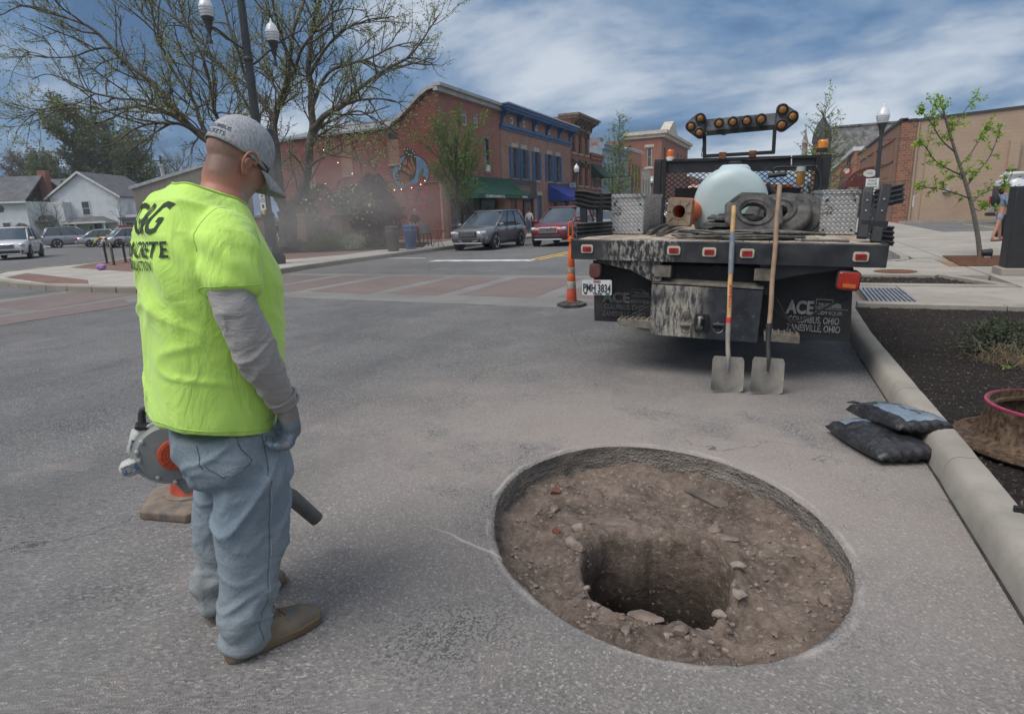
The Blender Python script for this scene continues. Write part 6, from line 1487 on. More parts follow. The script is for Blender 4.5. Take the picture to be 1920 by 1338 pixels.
def fluted(mb, z0, z1, r0, r1, n=16, dep=.012):
 rs = []
 for z, r_ in ((z0, r0),(z1, r1)):
  rs.append([((r_-(dep if i % 2 else 0))*math.cos(PI*i/n),(r_-(dep if i % 2 else 0))*math.sin(PI*i/n), z) for i in range(2*n)])
 mb.rings(rs)
lp = gp(497,505,0.12)
lp = Vector((-15.75,15.35,0.12))
lt = thing('street_lamp', 'tall black fluted lamp post with white globe lamps on curved arms beside the big tree', 'street lamp', lp)
mb = MB(); mb.prism([(-.28,-.28),(.28,-.28),(.28,.28),(-.28,.28)],0,.28); mb.prism([(-.25,-.25),(.25,-.25),(.25,.25),(-.25,.25)],.28,.33); mb.prism([(-.25,-.25),(.25,-.25),(.25,.25),(-.25,.25)],.33,.55, top=[(-.2,-.2,.55),(.2,-.2,.55),(.2,.2,.55),(-.2,.2,.55)]); mb.build('plinth', LB, lt, bev=.012)
mb = MB(); mb.lathe([(.21,.55),(.19,.7),(.17,1.0),(.17,1.5),(.18,1.55),(.205,1.58),(.205,1.66),(.165,1.7)],20); mb.build('base', LB, lt, smooth=40)
mb = MB(); fluted(mb, 1.7,9.2,.152,.105); mb.build('post', LB, lt, smooth=25)
mb = MB(); mb.lathe([(.135,0),(.15,.02),(.15,.10),(.135,.12)],16,(0,0,6.25)); mb.lathe([(.12,0),(.145,.02),(.145,.08),(.12,.1)],16,(0,0,8.05)); mb.build('collar', LB, lt, smooth=40)
for (sx_, zt) in (((-.98,-.62),7.30),((.80,.55),6.85)):
 d = Vector((sx_[0], sx_[1],0)); d = CR*(-1 if sx_[0] < 0 else 1)*(.85 if sx_[0] < 0 else .66)+CF*(-.55 if sx_[0] < 0 else .5)
 pts = smoothpath([(0,0, zt-.75), d*.35+Vector((0,0, zt-.55)), d*.8+Vector((0,0, zt-.22)), d+Vector((0,0, zt-.22))],5)
 mb = MB(); mb.tube(pts, .035,8); mb.build('arm', LB, lt, smooth=60); acorn(lt, d+Vector((0,0, zt+.05)),1.12)
sg_ = Vector((0,0,0))+CR*.30
mb = MB(); mb.cbox((sg_.x, sg_.y, 3.45),(.34,.38,1.6),(0,0, YAW),.02); mb.cbox((sg_.x*.5, sg_.y*.5,3.9),(.3,.06,.06),(0,0, YAW)); mb.cbox((sg_.x*.5, sg_.y*.5,2.95),(.3,.06,.06),(0,0, YAW)); mb.build('signal_head', BPL, lt)
pbs = -CF*.20-CR*.03
mb = MB(); mb.cbox((pbs.x, pbs.y, 2.02),(.17,.02,.52),(0,0, YAW),.004); pnl = mb.build('button_sign', WHITE, lt)
mt = Matrix.Rotation(YAW, 3, 'Z') @ Matrix.Rotation(PI/2,3, 'X')
f_ = pbs-CF*.013
for zz, tx, sz in ((2.20, '➜', .10),(2.11, 'PUSH', .05),(2.06, 'BUTTON', .04),(2.01, 'TO CROSS', .035)):
 if tx == '➜': mb = MB(); mb.mi = 0; q = [(-.05,0,2.17),(.0,0,2.17),(.0,0,2.15),(.05,0,2.19),(0,0,2.23),(0,0,2.21),(-.05,0,2.21)]; mb.M = Matrix.Translation(f_) @ Matrix.Rotation(YAW, 4, 'Z'); mb.extr(q, (0,.004,0)); mb.build('arrow_mark', BLACK, pnl)
 else: text(tx, sz, BLACK, pnl, (f_.x, f_.y, zz), mt, bold=.001)
mb = MB(); mb.M = Matrix.Translation(f_) @ Matrix.Rotation(YAW, 4, 'Z'); mb.box(-.035,0,1.82,.035,.003,1.93); mb.build('walk_mark', BLACK, pnl)
mb = MB(); mb.cbox((pbs.x, pbs.y, 1.68),(.10,.09,.14),(0,0, YAW),.02); mb.build('button_box', M('button_yellow', (0.55,0.30,0.04),.5), lt)
def small_lamp(label, loc, h=3.6, sc=1.0):
 t = thing('street_lamp', label, 'street lamp', loc)
 mb = MB(); mb.lathe([(.2,0),(.2,.15),(.15,.2),(.14,.6),(.10,.75)],14); mb.build('base', LB, t, smooth=40); mb = MB(); fluted(mb, .7, h, .088,.062,10,.008); mb.build('post', LB, t, smooth=25); acorn(t, (0,0, h+.30),1.1*sc); return t
rl = small_lamp('black lamp post with white globe carrying the green parking sign', (2.70,26.6,0.12),3.72,1.0)
for z in (3.45,1.98): mb = MB(); mb.tube([(0,0, z),(.82,0, z+.02)],.014,6); mb.lathe([(.0,0),(.03,0),(.03,.03),(0,.03)],8,(.83,0, z+.02), 'x'); mb.build('banner_arm', LB, rl)
ps = thing('parking_sign', 'small white and green two hour parking sign on the right lamp post', 'sign', (2.62,26.42,1.85))
mb = MB(); mb.cbox((-.08,-.03,.12),(.42,.012,.58), None, .004); mb.build('panel', WHITE, ps)
SG = M('sign_green', (0.02,0.16,0.08),.6)
for z, tx, sz in ((.32, 'TWO', .11),(.21, 'HOUR', .11),(.10, 'PARKING', .085),(.0, '9AM-6PM', .07)): text(tx, sz, SG, ps, (-.08,-.038, z), bold=.002)
mb = MB(); mb.extr([(-.22,-.038,-.10),(-.16,-.038,-.14),(-.16,-.038,-.115),(0,-.038,-.115),(0,-.038,-.14),(.06,-.038,-.10),(0,-.038,-.06),(0,-.038,-.085),(-.16,-.038,-.085),(-.16,-.038,-.06)],(0,.003,0)); mb.build('arrow_mark', SG, ps)
q = ax(1081,330,-15.0); small_lamp('lamp post with white globe in front of the brown brick building', (-15.0, q.y, 0.12),3.9)
q = ax(1222,365,-15.0); small_lamp('small distant lamp post with white globe before the cream building', (-15.0, q.y, 0.12),3.9)
def bin_(label, loc, col, holecol=BPL, rz=0):
 t = thing('litter_bin', label, 'litter bin', loc, rz); m = col
 mb = MB(); mb.lathe([(.19,.04),(.245,.80),(.24,.80),(.185,.05)],24); mb.build('liner', BPL, t, smooth=60)
 for k in range(22):
  a_ = 2*PI*k/22; c_, s_ = math.cos(a_), math.sin(a_); mb = MB(); mb.beam((.225*c_, .225*s_, .05),(.285*c_, .285*s_, .80),.038,.010,(c_, s_, 0)); mb.build('slat', m, t)
 mb = MB(); mb.lathe([(.21,.02),(.235,.02),(.24,.08),(.215,.08)],24); mb.build('lower_hoop', m, t, smooth=40); mb = MB(); mb.lathe([(.275,.78),(.30,.78),(.30,.84),(.275,.84)],24); mb.build('hoop', m, t, smooth=40)
 mb = MB(); mb.lathe([(.285,.84),(.285,.98),(.33,.985),(.33,1.0),(.22,1.045),(0,1.06)],28); mb.build('lid', m, t, smooth=40)
 mb = MB(); mb.cbox((.20,-.19,.91),(.20,.10,.10),(0,0, R(45))); mb.build('opening', holecol, t)
 return t
bin_('brown slatted metal litter bin left of the blue one', (*gp(738,471,0.12).xy, 0.12), M('brown_metal', (0.10,0.07,0.058),.5,.2, var=.15), rz=R(20))
bin_('blue slatted recycling bin beside the brown one', (*gp(771,467,0.12).xy, 0.12), M('blue_metal', (0.055,0.12,0.27),.5,.1, var=.15), rz=R(20))
q = gp(799,461,0.12); t = thing('planter_stand', 'grey bucket planter on a square steel stand right of the blue bin', 'planter', q)
for x in (-.22,.22):
 for y in (-.15,.15): mb = MB(); mb.box(x-.02, y-.02,0, x+.02, y+.02,.55); mb.build('leg', BPL, t)
for y in (-.15,.15): mb = MB(); mb.box(-.22, y-.015,.08,.22, y+.015,.12); mb.box(-.24, y-.02,.55,.24, y+.02,.6); mb.build('rail', BPL, t)
mb = MB(); mb.lathe([(.19,.6),(.23,1.0),(.25,1.0),(.25,1.05),(.2,1.05),(.19,.98)],20); mb.build('bucket', M('zinc', (.16,.16,.16),.6), t, smooth=40)
def cafe_table(label, loc):
 t = thing('patio_table', label, 'table', loc, 0, 'patio tables'); mb = MB(); mb.lathe([(0,.72),(.42,.72),(.42,.745),(0,.745)],20); mb.build('table_top', BPL, t)
 for k in range(3): a_ = 2*PI*k/3; mb = MB(); mb.tube([(.32*math.cos(a_),.32*math.sin(a_),0),(.05*math.cos(a_),.05*math.sin(a_),.4),(.28*math.cos(a_),.28*math.sin(a_),.72)],.014,5); mb.build('leg', BPL, t)
 return t
def cafe_chair(label, loc, rz):
 t = thing('patio_chair', label, 'chair', loc, rz, 'patio chairs')
 for sg in (-1,1):
  mb = MB(); mb.tube([(.22, sg*.2,0),(-.2, sg*.2,.46),(-.26, sg*.2,.88)],.012,5); mb.build('leg', BPL, t); mb = MB(); mb.tube([(-.22, sg*.18,0),(.2, sg*.18,.46)],.012,5); mb.build('leg', BPL, t)
 for k in range(6): mb = MB(); mb.box(-.2+k*.07,-.2,.45,-.15+k*.07,.2,.465); mb.build('seat_slat', BPL, t)
 for k in range(3): mb = MB(); mb.box(-.27+.01*k, -.2,.64+k*.08,-.25+.01*k, .2,.69+k*.08); mb.build('back_slat', BPL, t)
 return t
cafe_table('black patio table right of the striped shrub', Vector((*gp(684,461,.12).xy, .12))); cafe_table('black patio table half hidden by the grey crossover', Vector((*gp(822,463,.12).xy, .12)))
cafe_chair('folding patio chair standing in front of the big tree trunk', Vector((*gp(543,473,.12).xy, .12)), R(80)); cafe_chair('folding patio chair right of the first patio table', Vector((*gp(703,459,.12).xy, .12)), R(200)); cafe_chair('folding patio chair between the table and the litter bins', Vector((*gp(718,455,.12).xy, .12)), R(180))
HP = M('bronze_hoop', (0.10,0.085,0.07),.45,.5, var=.3)
for a, b, c_, lb in ((201,494,213, 'left steel bicycle hoop on the brick corner'),(236,492,249, 'right steel bicycle hoop, the one half hidden by the worker')):
 p0, p1 = gp(a, b, .12), gp(c_+1, b+3,.12); h_ = (p1-p0); mb = MB(); t = Vector((0,0,1))
 mb.tube([p0, p0+t*.72-h_*.02, p0+t*.84+h_*.08, p0+t*.86+h_*.9, p0+t*.72+h_*1.0, p1],.045,8)
 o = mb.build('bike_hoop', HP, smooth=60); tag(o, lb, 'bicycle hoop', 'bicycle hoops')
 for p in (p0, p1): mb = MB(); mb.lathe([(0,0),(.1,0),(.1,.02),(0,.02)],12, p); mb.build('foot_plate', HP, o)
tg = thing('tree_grate', 'rusty square iron grate round the foot of the young tree', 'grate', (3.72,16.6,.121))
mb = MB(); mb.prism([(-.62,-1.75),(.55,-1.75),(.78,.85),(-.45,.85)],0,.006); mb.build('bed', M('rust_bed', (.04,.02,.012),.95), tg)
for k in range(26):
 f = k/25; y = lerp(-1.73,.83, f); xo = lerp(0,.2, f); mb = MB(); mb.box(-.61+xo*.85, y-.030,.006,.54+xo*1.15, y+.030,.018); mb.build('bar', RUSTY, tg)
st_ = M('rust_stain', (0.26,0.155,0.08),.95, var=.3, vs=4); mb = MB(); mb.prism([(2.9,14.75),(3.5,14.9),(3.15,16.0),(2.95,16.5)],.119,.1225); struct(mb.build('stain', st_))
mn = thing('monument_sign', 'dark charcoal slab sign on a concrete footing at the right frame edge', 'sign', (3.40,13.15,.12))
mb = MB(); mb.box(0,0,.12,2.6,.42,1.49); mb.build('slab', M('charcoal_slab', (0.022,0.022,0.024),.55, var=.2), mn, bev=.01); mb = MB(); mb.box(-.07,-.09,0,2.7,.5,.12); mb.build('footing', WALK, mn, bev=.01)
ub = thing('uplight', 'small black floodlight on the ground behind the young tree', 'light', Vector((*gp(1850,484,.12).xy, .12))); mb = MB(); mb.lathe([(0,-.1),(.07,-.1),(.09,.06),(.085,.08),(0,.07)],14,(0,0,.12), 'x'); mb.build('head', BPL, ub, smooth=40); mb = MB(); mb.box(-.06,-.05,0,.06,.05,.05); mb.build('foot', TRIMG, ub)
ml = thing('lawn_sign', 'dark red sign with white words MUSIC LESSONS by the brick shop', 'sign', (3.0,34.0,.12)); q = ay(1641,400,34.0); ml.location = (q.x, 34.0,.12)
MR = M('maroon_sign', (0.16,0.02,0.025),.6); mb = MB(); mb.box(-.32,-.02,.15,.32,.02,1.3); mb.build('panel', MR, ml); mb = MB(); mb.box(-.32,-.025,.02,.32,.025,.15); mb.build('foot_strip', WHITE, ml)
text('MUSIC', .2, LETW, ml, (0,-.022,.95), bold=.004); text('LESSONS', .15, LETW, ml, (0,-.022,.72), bold=.004); text('ALL AGES', .09, LETW, ml, (0,-.022,.45))
up = loc_frame(100,322); t = thing('utility_pole', 'wooden utility pole with crossarm beyond the beige building', 'utility pole', up); mb = MB(); mb.tube([(0,0,0),(0,0,12.3)],.16,8); mb.build('pole', BARK, t); mb = MB(); mb.cbox((0,0,11.6),(2.4,.12,.14),(0,0, YAW)); mb.build('crossarm', BARK, t)
mb = MB()
for k in range(3): a, b = loc_frame(100,322)+Vector((0,0,11.3-.35*k)), loc_frame(130,-300)+Vector((0,0,13-.35*k)); mb.tube([a, a.lerp(b, .5)-Vector((0,0,1.0)), b],.012,3)
mb.v = [(p[0]-up.x, p[1]-up.y, p[2]) for p in mb.v]; o = mb.build('overhead_wire', BLACK, t)
# ================================================================ the flatbed work truck
TK = thing('flatbed_truck', 'black flatbed work truck with arrow board, parked tail-on at the near kerb', 'truck', (-0.563,5.293,1.166),(0.011,0.035,0.046))
TM = Matrix.Translation(TK.location) @ TK.rotation_euler.to_matrix().to_4x4(); TI = TM.inverted()
CO = Vector((0,0, CAM_H))
def tl(px, py, yl):                                    # place on the truck's own cross-plane y = yl
 o = TI @ CO; d = (TI.to_3x3() @ ray(px, py)); t = (yl-o.y)/d.y; return o+d*t
def tz(px, py, zl):                                    # ... on its horizontal plane z = zl
 o = TI @ CO; d = (TI.to_3x3() @ ray(px, py)); t = (zl-o.z)/d.z; return o+d*t
GZ = -1.166
TB = M('truck_black', (0.017,0.018,0.020),0.5,0.0, var=0.35, vs=5, bump=0.25, bs=9, bd=0.004, dirt=(0.13,0.115,0.095), dl=0.60, dh=0.78, ds=5)
s = NT('splattered_black'); sp = s.n('SeparateXYZ', Vector=s.co); c = s.mix(s.rng(s.noise(5,5),.4,.7),(0.013,0.014,0.017),(0.035,0.037,0.042))
zone = s.math('MULTIPLY', s.rng(s.math('ABSOLUTE', s.math('ADD', sp.outputs[0],.62)),.12,.40,1,0, True), s.rng(s.noise(16,7,.72, vec=s.map(scale=(2.2,1,.8))),.47,.58))
c = s.mix(zone, c, (.33,.30,.255)); c = s.mix(s.rng(s.noise(28,7,.7),.64,.70,0,.5), c, (.20,.185,.16)); c = s.mix(s.rng(s.noise(2.4,5,.6),.5,.75,0,.35), c, (.10,.09,.075)); TBS = s.fin(c, .5,0, s.bump(s.noise(9,4),.3,.006))
TFR = M('truck_frame', (0.013,0.013,0.014),0.75, var=0.4, vs=5, dirt=(0.10,0.085,0.07), dl=0.6, dh=0.8, ds=6)
s = NT('streaked_plate')
sp = s.n('SeparateXYZ', Vector=s.co)
st = s.noise(10,8,0.75, vec=s.map(scale=(3.2,1,0.7)), dist=0.3)
msk = s.math('MULTIPLY', s.rng(sp.outputs[0],0.02,-0.16,0,1, True), s.rng(st, 0.42,0.55))
c = s.mix(s.rng(s.noise(9,5),0.4,0.7),(0.015,0.018,0.024),(0.04,0.045,0.055))
c = s.mix(s.math('MULTIPLY', msk, s.rng(s.noise(5,4),0.3,0.55)), c, (0.36,0.33,0.275))
c = s.mix(s.rng(s.noise(24,6,0.7),0.60,0.68,0,0.5), c, (0.16,0.14,0.12))
TBS2 = 0
STREAK = s.fin(c, 0.55,0, s.bump(s.noise(20,5),0.4,0.004))
DECKM = M('deck_wood', (0.25,0.185,0.13),0.95, var=0.4, vs=3, fine=0.4, fs=60, bump=0.6, bs=30, dirt=(0.46,0.40,0.33), dl=0.42, dh=0.62, ds=4)
mbk = lambda: MB()
for k in range(12):
 x0 = -1.215+k*0.2025; mb = MB(); mb.box(x0+.003,.02,-.035, x0+.1995,3.62,0.004*noise.noise(Vector((k*1.7,0,0)))); mb.build('deck_plank', DECKM, TK)
mb = MB(); rs = []
for i in range(41):
 x = lerp(-1.222,1.222, i/40); d = .006*noise.noise(Vector((x*4,1,0)))+.004*noise.noise(Vector((x*15,2,0)))
 rs.append([(x, -.02,-.165+d*.5),(x, .035,-.165),(x, .035,.006+d),(x, -.008,.010+d),(x, -.02,.0+d)])
mb.rings(rs); mb.build('rear_rail', TBS, TK, smooth=30, fixn=True)
for sg in (-1,1): mb = MB(); mb.box(sg*1.222-.006,-.018,-.163, sg*1.222+.006,3.66,.012); mb.build('side_rail', TB, TK)
CRM = M('cream_bezel', (0.50,0.44,0.34),0.6, var=0.25, vs=30); RLN = M('red_lens', (0.28,0.012,0.012),0.3, var=0.35, vs=25, coat=0.4)
def rrect(w, h, r_, n=4):
 o = []
 for cx, cy, a0 in ((w/2-r_, h/2-r_, 0),(-w/2+r_, h/2-r_, 90),(-w/2+r_, -h/2+r_, 180),(w/2-r_, -h/2+r_, 270)):
  for k in range(n+1): a = R(a0+90*k/n); o.append((cx+r_*math.cos(a), cy+r_*math.sin(a)))
 return o
def plate_xz(mb, c, outline, d0, d1, tilt=0.0): # outline in x,z extruded along local y
 c_, s_ = math.cos(tilt), math.sin(tilt)
 mb.extr([(c[0]+x*c_-z*s_, c[1]+d0, c[2]+x*s_+z*c_) for x, z in outline],(0, d1-d0,0)); return mb
for px, py in ((1101,466.5),(1263.5,469.5),(1330,472.5),(1401,475),(1614,481.5)):
 p = tl(px, py, -.02); mb = plate_xz(MB(), p, rrect(.108,.074,.018),-.012,-.001); b_ = mb.build('marker_bezel', CRM, TK, bev=.002)
 mb = plate_xz(MB(), p, rrect(.076,.044,.006),-.020,-.0125); mb.build('marker_lens', RLN, b_, bev=.002)
 mb = MB(); mb.lathe([(0,-.0215),(.006,-.0215),(.006,-.0198)],8, p, 'y'); mb.build('lens_screw', BLACK, b_)
def polyat(pts, yl, d, name, mat, bev=0.0):
 q = [tl(a, b, yl) for a, b in pts]; mb = MB(); mb.extr(q, (0, d, 0)); return mb.build(name, mat, TK, bev=bev)
polyat([(1118,483),(1240,486),(1240,527),(1222,527),(1180,505),(1118,492)],.02,.03, 'outrigger', TBS)
polyat([(1425,492),(1600,497),(1600,503),(1500,515),(1440,527),(1425,527)],.02,.03, 'outrigger', TB)
mb = MB()
for sg in (-1,1): mb.box(sg*.40-.04,.06,-.42, sg*.40+.04,5.2,-.20)
mb.build('chassis_rail', TFR, TK)['kind'] = 'stuff'
for sg in (-1,1):
 mb = MB(); mb.box(sg*.40-.09,.0,-.30, sg*.40+.05,.10,-.20); mb.build('rail_end', M('muddy_steel', (0.16,0.14,0.115),.9, var=.4, vs=12, bump=.6), TK, bev=.005)
mb = MB(); mb.box(-1.0,.7,-.30,1.0,.8,-.18); mb.build('cross_member', TFR, TK)
mb = MB(); mb.box(-1.15,.5,-.19,1.15,3.5,-.15); mb.build('bed_underside', TFR, TK)
HPY = .03
hq = [tl(1222,533, HPY), tl(1431,545, HPY), tl(1420,643, HPY), tl(1218,627, HPY)]
mb = MB(); mb.extr(hq, (0,.03,0)); mb.build('hitch_plate', STREAK, TK, bev=.004)
mb = MB(); a, b = tl(1222,531, HPY), tl(1432,543, HPY); mb.extr([a+Vector((0,-.004,0)), b+Vector((0,-.004,0)), b+Vector((0,.07,.03)), a+Vector((0,.07,.03))],(0,0,.014)); mb.build('hitch_plate_lip', M('muddy_steel'), TK, bev=.003)
def ring_at(px, py, r_, arc0, arc1, th, mat, name, yl=HPY-.03, par=None):
 c_ = tl(px, py, yl); pts = [c_+Vector((r_*math.cos(t),-.012*abs(math.sin(t)), r_*1.15*math.sin(t))) for t in [lerp(arc0, arc1, i/14) for i in range(15)]]
 mb = MB(); mb.tube(pts, th, 7); return mb.build(name, mat, par or TK, smooth=60)
MUD = M('muddy_steel'); STL = M('worn_steel', (0.16,0.15,0.14),.45,.7, var=.5, vs=20, bump=.5)
for px, m_ in ((1286, MUD),(1347, TB)):
 ring_at(px, 613,.043, R(200), R(340),.0065, MUD if px < 1300 else STL, 'tow_ring'); ring_at(px, 611,.044, R(-20), R(0),.006, m_, 'tow_ring_shank')
 p = tl(px, 609, HPY-.01); mb = MB(); mb.lathe([(0,-.05),(.019,-.045),(.019,.05),(0,.05)],10, p, 'x'); mb.cbox(p+Vector((0,.01,0)),(.05,.03,.05), None, .008); mb.build('ring_bracket', m_, TK, smooth=50)
p = tl(1287,590, HPY); mb = MB(); mb.lathe([(.0,-.022),(.014,-.022),(.035,-.012),(.038,0),(.0,0)],10, p, 'y'); mb.build('hitch_boss', MUD, TK, smooth=30)
p = tl(1316,604, HPY); mb = plate_xz(MB(), p, rrect(.115,.155,.018),-.022,0); pt_ = mb.build('pintle_plate', TB, TK, bev=.003)
mb = MB(); mb.cbox(p+Vector((-.01,-.055,.045)),(.055,.07,.04), None, .012); mb.cbox(p+Vector((-.012,-.06,-.035)),(.06,.085,.045), None, .014); mb.tube([p+Vector((-.012,-.10,-.03)), p+Vector((-.012,-.105,.02)), p+Vector((-.012,-.07,.05))],[.018,.013,.015],8); mb.build('pintle_jaw', STL, pt_, smooth=50)
mb = MB(); mb.blob(p+Vector((-.012,-.07,.012)),.021,2,.02,2); mb.build('ball', STL, pt_, smooth=180)
for dx_, dz in ((.035,-.01),(.035,-.045),(-.045,.06),(.045,.06),(-.045,-.06)): mb = MB(); mb.lathe([(0,-.030),(.008,-.030),(.008,-.02)],6, p+Vector((dx_, 0, dz)), 'y'); mb.build('bolt', BLACK, pt_)
for (a, b, c_, d) in (((1156,599),(1219,601),(1219,617),(1160,610)),((1432,623),(1500,630),(1499,645),(1432,639))):
 q = [tl(*a, HPY), tl(*b, HPY), tl(*c_, HPY), tl(*d, HPY)]; mb = MB(); mb.extr(q, (0,.16,0)); o = mb.build('step', MUD, TK, bev=.004)
 for k in range(6): u = q[0].lerp(q[1],(k+.5)/6); mb = MB(); mb.cbox(u+Vector((0,.08,.004)),(.010,.15,.012)); mb.build('grip_bar', DECKM, o)
for a, b in (((1173,597),(1221,572)),((1490,625),(1457,560))): mb = MB(); mb.tube([tl(*a, HPY), tl(*b, HPY+.02)],.007,6); mb.build('brace_rod', TFR, TK)
FL = M('flap_rubber', (0.018,0.018,0.020),.7, var=.35, vs=4, bump=.2, bs=8, bd=.01, dirt=(0.06,0.055,0.05), dl=.5, dh=.75, ds=3); FLT = M('flap_lettering', (0.25,0.25,0.24),.7, var=.3, vs=20); FLD = M('flap_lettering_worn', (0.12,0.12,0.115),.8, var=.35, vs=20)
FY = .25
def flap(pts, tm, tx, sc, name='mud_flap'):
 q = [tl(a, b, FY) for a, b in pts]; mb = MB(); n = 8; rs = []
 for i in range(n+1):
  f = i/n; rs.append([q[0].lerp(q[3], f)+Vector((0,.01*math.sin(f*5),0)), q[1].lerp(q[2], f)+Vector((0,.01*math.sin(f*5+1),0)), q[1].lerp(q[2], f)+Vector((0,.012+.01*math.sin(f*5+1),0)), q[0].lerp(q[3], f)+Vector((0,.012+.01*math.sin(f*5),0))])
 mb.rings(rs); f_ = mb.build(name, FL, TK, smooth=30, fixn=True);
 def T(txt, px0, px1, py, hgt, b=.0):
  p = tl(px0, py, FY-.019); w = tl(px1, py, FY-.019).x-p.x; o = text(txt, hgt/.70, tm, f_, (0,0,0),(PI/2,0,0), bold=b, align='LEFT', ext=.001); xs_ = [v.co.x for v in o.data.vertices]; k = w/(max(xs_)-min(xs_)); x0_ = min(xs_)
  for v in o.data.vertices: v.co = Vector((p.x+(v.co.x-x0_)*k, p.y+v.co.y, p.z+v.co.z))
 x2 = tx+57
 yo = -22*(sc < 1); T('ACE', tx, tx+52,576+yo+(3 if sc < 1 else 0),.105*sc, .006); p = tl(x2-2,575+yo, FY-.019); w_ = .155*sc; mb = MB();
 for z0, z1, xa, xb in ((-.005,.002,0, w_*1.25),(.060,.066,0, w_*.80),(0,.066,0,.005),(0,.066, w_*.80-.005, w_*.80),(-.018,-.012,0, w_*1.55)): mb.extr([(p.x+xa, p.y, p.z+z0*sc),(p.x+xb, p.y, p.z+z0*sc),(p.x+xb, p.y, p.z+z1*sc),(p.x+xa, p.y, p.z+z1*sc)],(0,.002,0))
 mb.extr([(p.x+w_*.80, p.y, p.z),(p.x+w_*1.22, p.y, p.z),(p.x+w_*1.2, p.y, p.z+.03*sc),(p.x+w_*1.05, p.y, p.z+.035*sc),(p.x+w_*.98, p.y, p.z+.052*sc),(p.x+w_*.86, p.y, p.z+.052*sc)],(0,.002,0))
 mb.build('truck_outline', tm, f_)
 T('TRUCK', x2+2, x2+32,571+yo, .026*sc, .001); T('BODY·EQUIP.', x2-3, x2+50*sc, 586+yo+(1 if sc < 1 else 0),.030*sc, .001); T('COLUMBUS, OHIO', tx+4, tx+100*(.80 if sc < 1 else 1),598+yo-(2 if sc < 1 else 0),.056*sc, .001); T('ZANESVILLE, OHIO', tx, tx+102*(.80 if sc < 1 else 1),613+yo-(4 if sc < 1 else 0),.056*sc, .001)
 return f_
flap([(1112,488),(1222,492),(1222,606),(1115,601)], FLD, 1129,.84); flap([(1428,497),(1601,503),(1593,641),(1424,628)], FLT, 1474,1.0)
for f_ in []: pass
fl = [o for o in COL.objects if o.name.startswith('mud_flap')]
dz = tl(1474,579, FY).z-tl(1474,578, FY).z
for ch in [o for o in COL.objects if o.parent == fl[1]]: ch.location.z += 0
p = tl(1590,526,.0); mb = plate_xz(MB(), p, rrect(.165,.15,.03),-.03,.12,-.05); l_ = mb.build('tail_light', BPL, TK, bev=.01); mb = plate_xz(MB(), p, rrect(.150,.134,.028),-.045,-.031,-.05); mb.build('lens', M('hot_red_lens', (0.34,0.022,0.012),.25, var=.3, vs=14, coat=.5), l_, bev=.006); p2 = tl(1592,536,-.05); mb = plate_xz(MB(), p2, rrect(.09,.03,.004),-.003,0,-.05); mb.build('reverse_strip', M('amber_strip', (0.5,0.12,0.03),.3), l_)
p = tl(1117,507,.02); mb = plate_xz(MB(), p, rrect(.115,.135,.04),-.02,.08); l_ = mb.build('tail_light', BPL, TK, bev=.01); l_['label'] = 'dull dusty tail light over the number plate'; mb = plate_xz(MB(), p, rrect(.10,.12,.035),-.034,-.021); mb.build('lens', M('dusty_red_lens', (0.12,0.035,0.03),.7, var=.3, vs=14), l_, bev=.006)
p = tl(1119,539,-.03); mb = plate_xz(MB(), p, rrect(.27,.135,.012),-.004,0,.04); l_ = mb.build('number_plate', M('plate_white', (0.58,0.58,0.55),.55, var=.15, vs=20, dirt=(.3,.26,.2), dl=.6, dh=.75, ds=14), TK)
NV = M('plate_navy', (0.015,0.02,0.05),.6)
text('PMH 3834', .098, NV, l_, p+Vector((0,-.006,-.008)), bold=.0025, sx=.60, ext=.0008); text('OHIO', .026, M('plate_red', (.35,.03,.03),.6), l_, p+Vector((0,-.006,.052)), bold=.001); text('TRUCK', .026, NV, l_, p+Vector((.01,-.006,-.055)), bold=.001)
mb = plate_xz(MB(), p+Vector((.10,0,-.053)), rrect(.036,.022,.002),-.0055,-.004); mb.build('sticker', SG, l_); mb = plate_xz(MB(), p+Vector((-.10,0,-.053)), rrect(.03,.018,.002),-.0055,-.004); mb.build('sticker', NV, l_)
for pts, th in (([(1430,545),(1460,590),(1500,600),(1560,570),(1590,560)],.010),([(1480,505),(1540,503),(1590,490)],.006),([(1145,500),(1180,510),(1230,500)],.006),([(1250,490),(1253,510),(1250,530)],.008),([(1380,490),(1370,510),(1380,530)],.008)):
 mb = MB(); mb.tube(smoothpath([tl(a, b, .16) for a, b in pts],5), th, 6); mb.build('hose', TFR, TK, smooth=180)
mb = MB(); mb.box(-.95,1.0,-.62,.95,1.5,-.2); mb.build('dark_filler_box', TFR, TK, bev=.02); mb = MB(); mb.box(-.42,.12,-.40,.42,.9,-.19); mb.build('dark_filler_core', TFR, TK, bev=.02)
for sg in (-1,1):
 for k in range(2):
  x = sg*(.98-.24*k); mb = MB(); mb.lathe([(.22,-.10),(.40,-.11),(.43,-.08),(.43,.08),(.40,.11),(.22,.11)],30,(0,0,0), 'x'); w__ = mb.build('wheel', TYRE, TK, smooth=40); w__.location = (x, 2.35, GZ+.43-sg*.034)
  mb = MB(); mb.lathe([(0,-.05),(.22,-.06),(.22,.06),(0,.05)],18,(0,0,0), 'x'); mb.build('rim', TRIMG, w__)
 mb = MB(); mb.lathe([(.22,-.11),(.42,-.12),(.43,-.08),(.43,.08),(.40,.12),(.22,.12)],26,(0,0,0), 'x'); w__ = mb.build('wheel', TYRE, TK, smooth=40); w__.location = (sg*.92,5.15, GZ+.43-sg*.034)
mb = MB(); mb.tube([(-.9,2.35, GZ+.43),(.9,2.35, GZ+.43)],.07,10); mb.blob((0,2.35, GZ+.43),.17,1,.02,2); mb.build('axle', TFR, TK, smooth=180)
HY = 3.64
def hp(px, py): return tl(px, py, HY)
TL_, TR_ = hp(1228,304), hp(1560,285)
